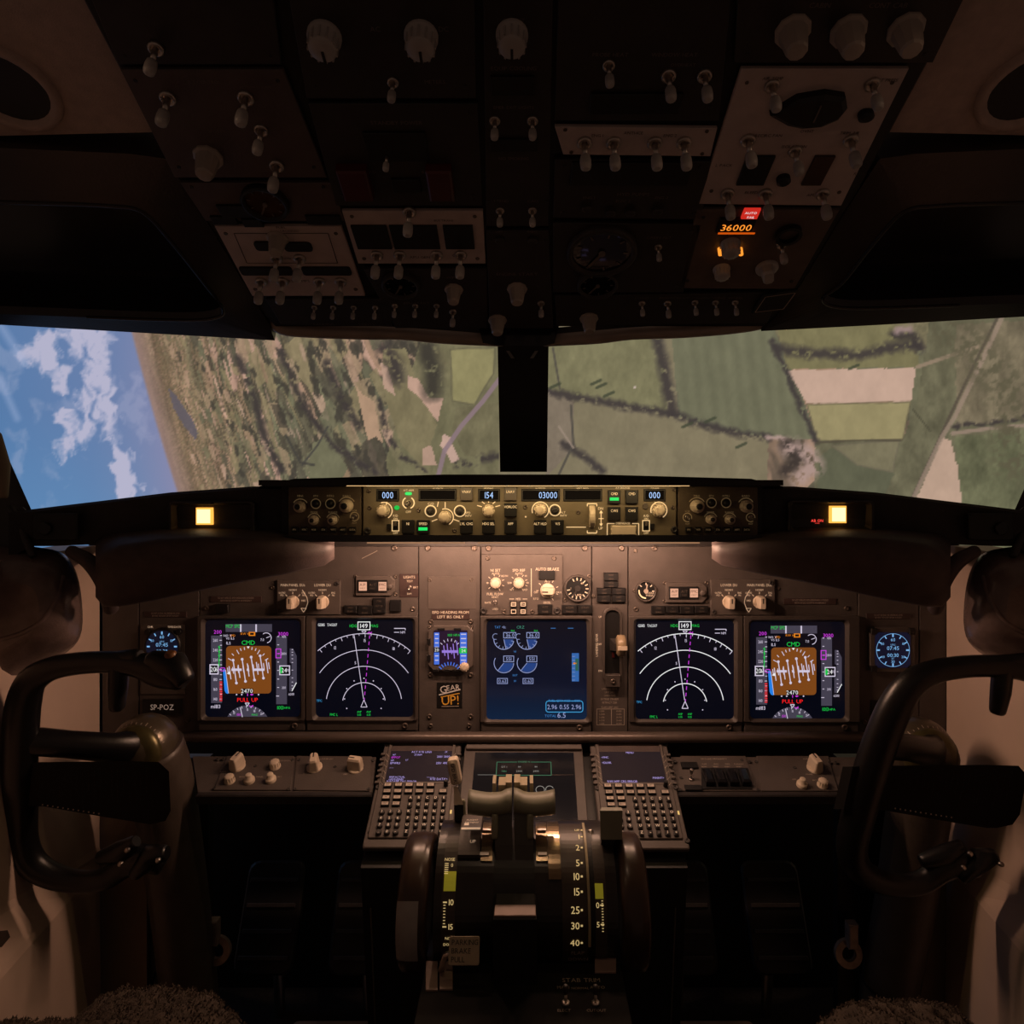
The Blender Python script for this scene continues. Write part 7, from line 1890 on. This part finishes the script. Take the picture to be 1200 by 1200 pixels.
# centre column
def ex(md):
    slot(md, 576, 84, 626, 106); slot(md, 575, 158, 630, 172)
    words(md, [('CIRCUIT', 602, 20, 5), ('EQUIP COOLING', 602, 76, 5), ('EMER EXIT LIGHTS', 602, 122, 4), ('NO SMOKING', 602, 182, 4), ('ATTEND', 585, 232, 4), ('CALL', 625, 232, 4)])
omod('dark centre overhead column with one large round knob and two pairs of switches', [(566, -30), (648, -30), (643, 262), (570, 262)], OHDARK, knobs=[(600, 36, 19, 'round')], toggles=[(580, 137, .7), (624, 137, .7), (586, 243, .65), (624, 243, .65)], extra=ex)
def ex(md):
    for x in (586, 624): md.button(x, 277, 12, 9, DARK, .004, PT, .001, 'lamp', 4)
    words(md, [('LEFT', 585, 268, 3), ('RIGHT', 624, 268, 3), ('ENGINE START', 606, 318, 5)])
    md.knob(606, 335, 12, 'cone', IVORYD, 0, PT, False); md.knob(583, 372, 11, 'cone', IVORYD, 0, PT, False)
omod('dark centre overhead module with twin round lamps and hooded knobs above the front lip', [(570, 267), (643, 267), (648, 382), (574, 382)], OHDARK, toggles=[(634, 352, .65)], extra=ex)
# fourth column
omod('dark overhead module with three grey toggles, at the rear behind the long pale strip', [(655, -30), (858, -30), (842, 138), (650, 138)], OHDARK, toggles=[(713, 72, .75), (783, 84, .9), (825, 84, .9)],
     extra=lambda md: (slot(md, 690, 104, 800, 128), words(md, [('WINDOW HEAT', 790, 60, 5), ('PROBE HEAT', 715, 60, 5), ('OVERHEAT', 800, 72, 4)])))
omod('long pale overhead strip with four silver toggles hanging from it', [(650, 145), (840, 147), (832, 180), (660, 178)], OHPALE, toggles=[(685, 163), (719, 163), (767, 163), (801, 163)], extra=lambda md: words(md, [('ENG 1', 700, 155, 4), ('ANTI-ICE', 742, 152, 4), ('ENG 2', 785, 155, 4)], OHINKD))
def ex(md):
    slot(md, 668, 185, 812, 212)
    for x, y in ((688, 238), (715, 243), (738, 243), (770, 241)): md.button(x, y, 12, 9, DARK, .006, PT, .001, 'lamp', 4)
    words(md, [('HYD PUMPS', 742, 224, 5), ('ENG 1', 690, 228, 4), ('ELEC 2', 730, 232, 4), ('ENG 2', 775, 228, 4)])
omod('dark overhead module with a row of four small round lamps', [(650, 184), (832, 186), (822, 254), (648, 252)], OHDARK, extra=ex)
def ex(md):
    dial(md, 705, 290, 41, mat('reflective_gauge_glass', (.02, .02, .024), .03, var=0), OHDARK); dial(md, 700, 328, 24, GLASS, OHDARK); words(md, [('CABIN ALT', 772, 275, 4)])
omod('dark overhead module with two round glass gauges side by side', [(648, 258), (822, 260), (800, 340), (648, 340)], OHDARK, toggles=[(771, 286, .6)], extra=ex)
def ex(md): md.knob(690, 370, 11, 'cone', IVORYD, 0, PT, False); words(md, [('LOGO', 752, 346, 4), ('POSITION', 785, 346, 4), ('ANTI COLLISION', 815, 346, 3), ('WING', 842, 346, 4), ('WHEEL', 862, 346, 4)])
omod('dark front overhead strip with five small exterior light switches', [(650, 344), (915, 340), (898, 376), (652, 380)], OHDARK, toggles=[(752, 352, .6), (782, 352, .68), (814, 351, .6), (838, 351, .6), (861, 351, .6)], extra=ex, screws=False)
# fifth column (fields side)
omod('dark overhead module with three large hooded knobs in a row', [(865, -30), (1140, -30), (1092, 70), (860, 70)], OHDARK, knobs=[(928, 32, 21, 'cone'), (993, 32, 21, 'cone'), (1060, 30, 21, 'cone')], extra=lambda md: words(md, [('CABIN', 960, 2, 6), ('CONT CAB', 1040, 2, 6)]))
def ex(md):
    k = md.kk(948, 122); u, v = md.uv(946, 122); b = MB()
    tear = [(a * k, c_ * k) for a, c_ in ((-44, -4), (-20, 18), (10, 24), (34, 20), (42, 6), (38, -10), (22, -20), (0, -22), (-18, -18))]
    b.prism(tear[::-1], 0, .010, 0, .003); d = part('temperature_dial', b.mesh('temperature_dial', BLACK), md.root, (u, v, PT))
    b = MB(); b.box(8 * k, 2 * k, .0101, 1.6 * k, 22 * k, .001); part('needle', b.mesh('needle', OHINK), d)
    slot(md, 862, 178, 908, 212, BLACK); slot(md, 938, 178, 978, 212, mat('dark_amber_window', (.05, .02, .01), .4, var=.2)); md.button(1013, 129, 18, 14, BLACK, .008, PT, .002, 'knob_cap', 7); md.button(917, 205, 16, 14, BLACK, .008, PT, .002, 'knob_cap', 7)
    words(md, [('AIR TEMP', 905, 88, 4), ('DUCT PRESS', 1035, 90, 4), ('RECIRC FAN', 900, 155, 4), ('OVHT', 945, 150, 4), ('TRIM AIR', 995, 152, 4), ('L PACK', 848, 190, 4), ('R PACK', 1010, 200, 4), ('ISOLATION', 930, 168, 4), ('BLEED', 880, 222, 4), ('APU', 950, 225, 4)], OHINKD)
omod('large pale overhead module with a big black teardrop dial and eight toggles', [(868, 77), (1064, 77), (985, 238), (818, 236)], OHPALE, toggles=[(904, 96, .9), (1021, 94, .9), (876, 160), (931, 173, .9), (996, 160), (852, 223), (896, 223), (963, 223)], extra=ex)
def ex(md):
    o = slot(md, 838, 251, 886, 267, BLACK, .004, 'display_window'); i = Ink(md, PT + .0044); i.text('36000', 862, 260, 10, G_OSEG); i.rect(840, 265.5, 884, 267.8, glow('orange_glow_bar', (200, 80, 10))); i.done('lit_digits', o, label='glowing orange digits')
    o = slot(md, 867, 240, 891, 252, glow('red_window', (200, 40, 30), 1.0), .003, 'warning_window'); i = Ink(md, PT + .0035); i.text('AUTO', 879, 243.5, 3.4, G_WHITE2); i.text('FAIL', 879, 248.6, 3.4, G_WHITE2); i.done('lit_legend', o)
    for x in (843, 867): md.button(x, 288, 5, 5, G_OSEG, .010, PT, .001, 'lamp', 2)
    words(md, [('FLT ALT', 850, 276, 4), ('LAND ALT', 880, 305, 4), ('AUTO ALTN MAN', 880, 330, 4), ('VALVE', 945, 250, 4)])
    k = md.kk(923, 270); b = MB(); b.lathe([(15 * k, 0), (15 * k, .006), (11 * k, .006), (11 * k, 0)], 24, sm=False, c1=False); u, v = md.uv(923, 270); part('valve_dial', b.mesh('valve_dial', BLACK), md.root, (u, v, PT))
    md.knob(855, 283, 12, 'round', GREYCAP, 0, PT, False); md.knob(845, 312, 10, 'round', GREYCAP, 0, PT, False); md.knob(898, 310, 13, 'pointer', GREYCAP, 20, PT, False)
omod('brown pressurisation overhead module with glowing orange 36000 digits', [(816, 242), (983, 243), (930, 336), (795, 335)], mat('pressurisation_paint', (.115, .085, .07), .55, var=.12, bump=.2, scale=50), toggles=[(915, 283, .8)], extra=ex)
m = Mod(OH, 'chart_clip', 'small black edge-lined placard at the front corner of the overhead frame', 'placard', 915, 348)
m.plate([(893, 340), (934, 334), (918, 358), (880, 362)], .003, BLACK, 'plate', z0=.005); i = Ink(m, .0083); i.pline([(896, 342), (931, 337), (917, 356), (884, 360)], 1, PRINT, True); i.done('printed_border')
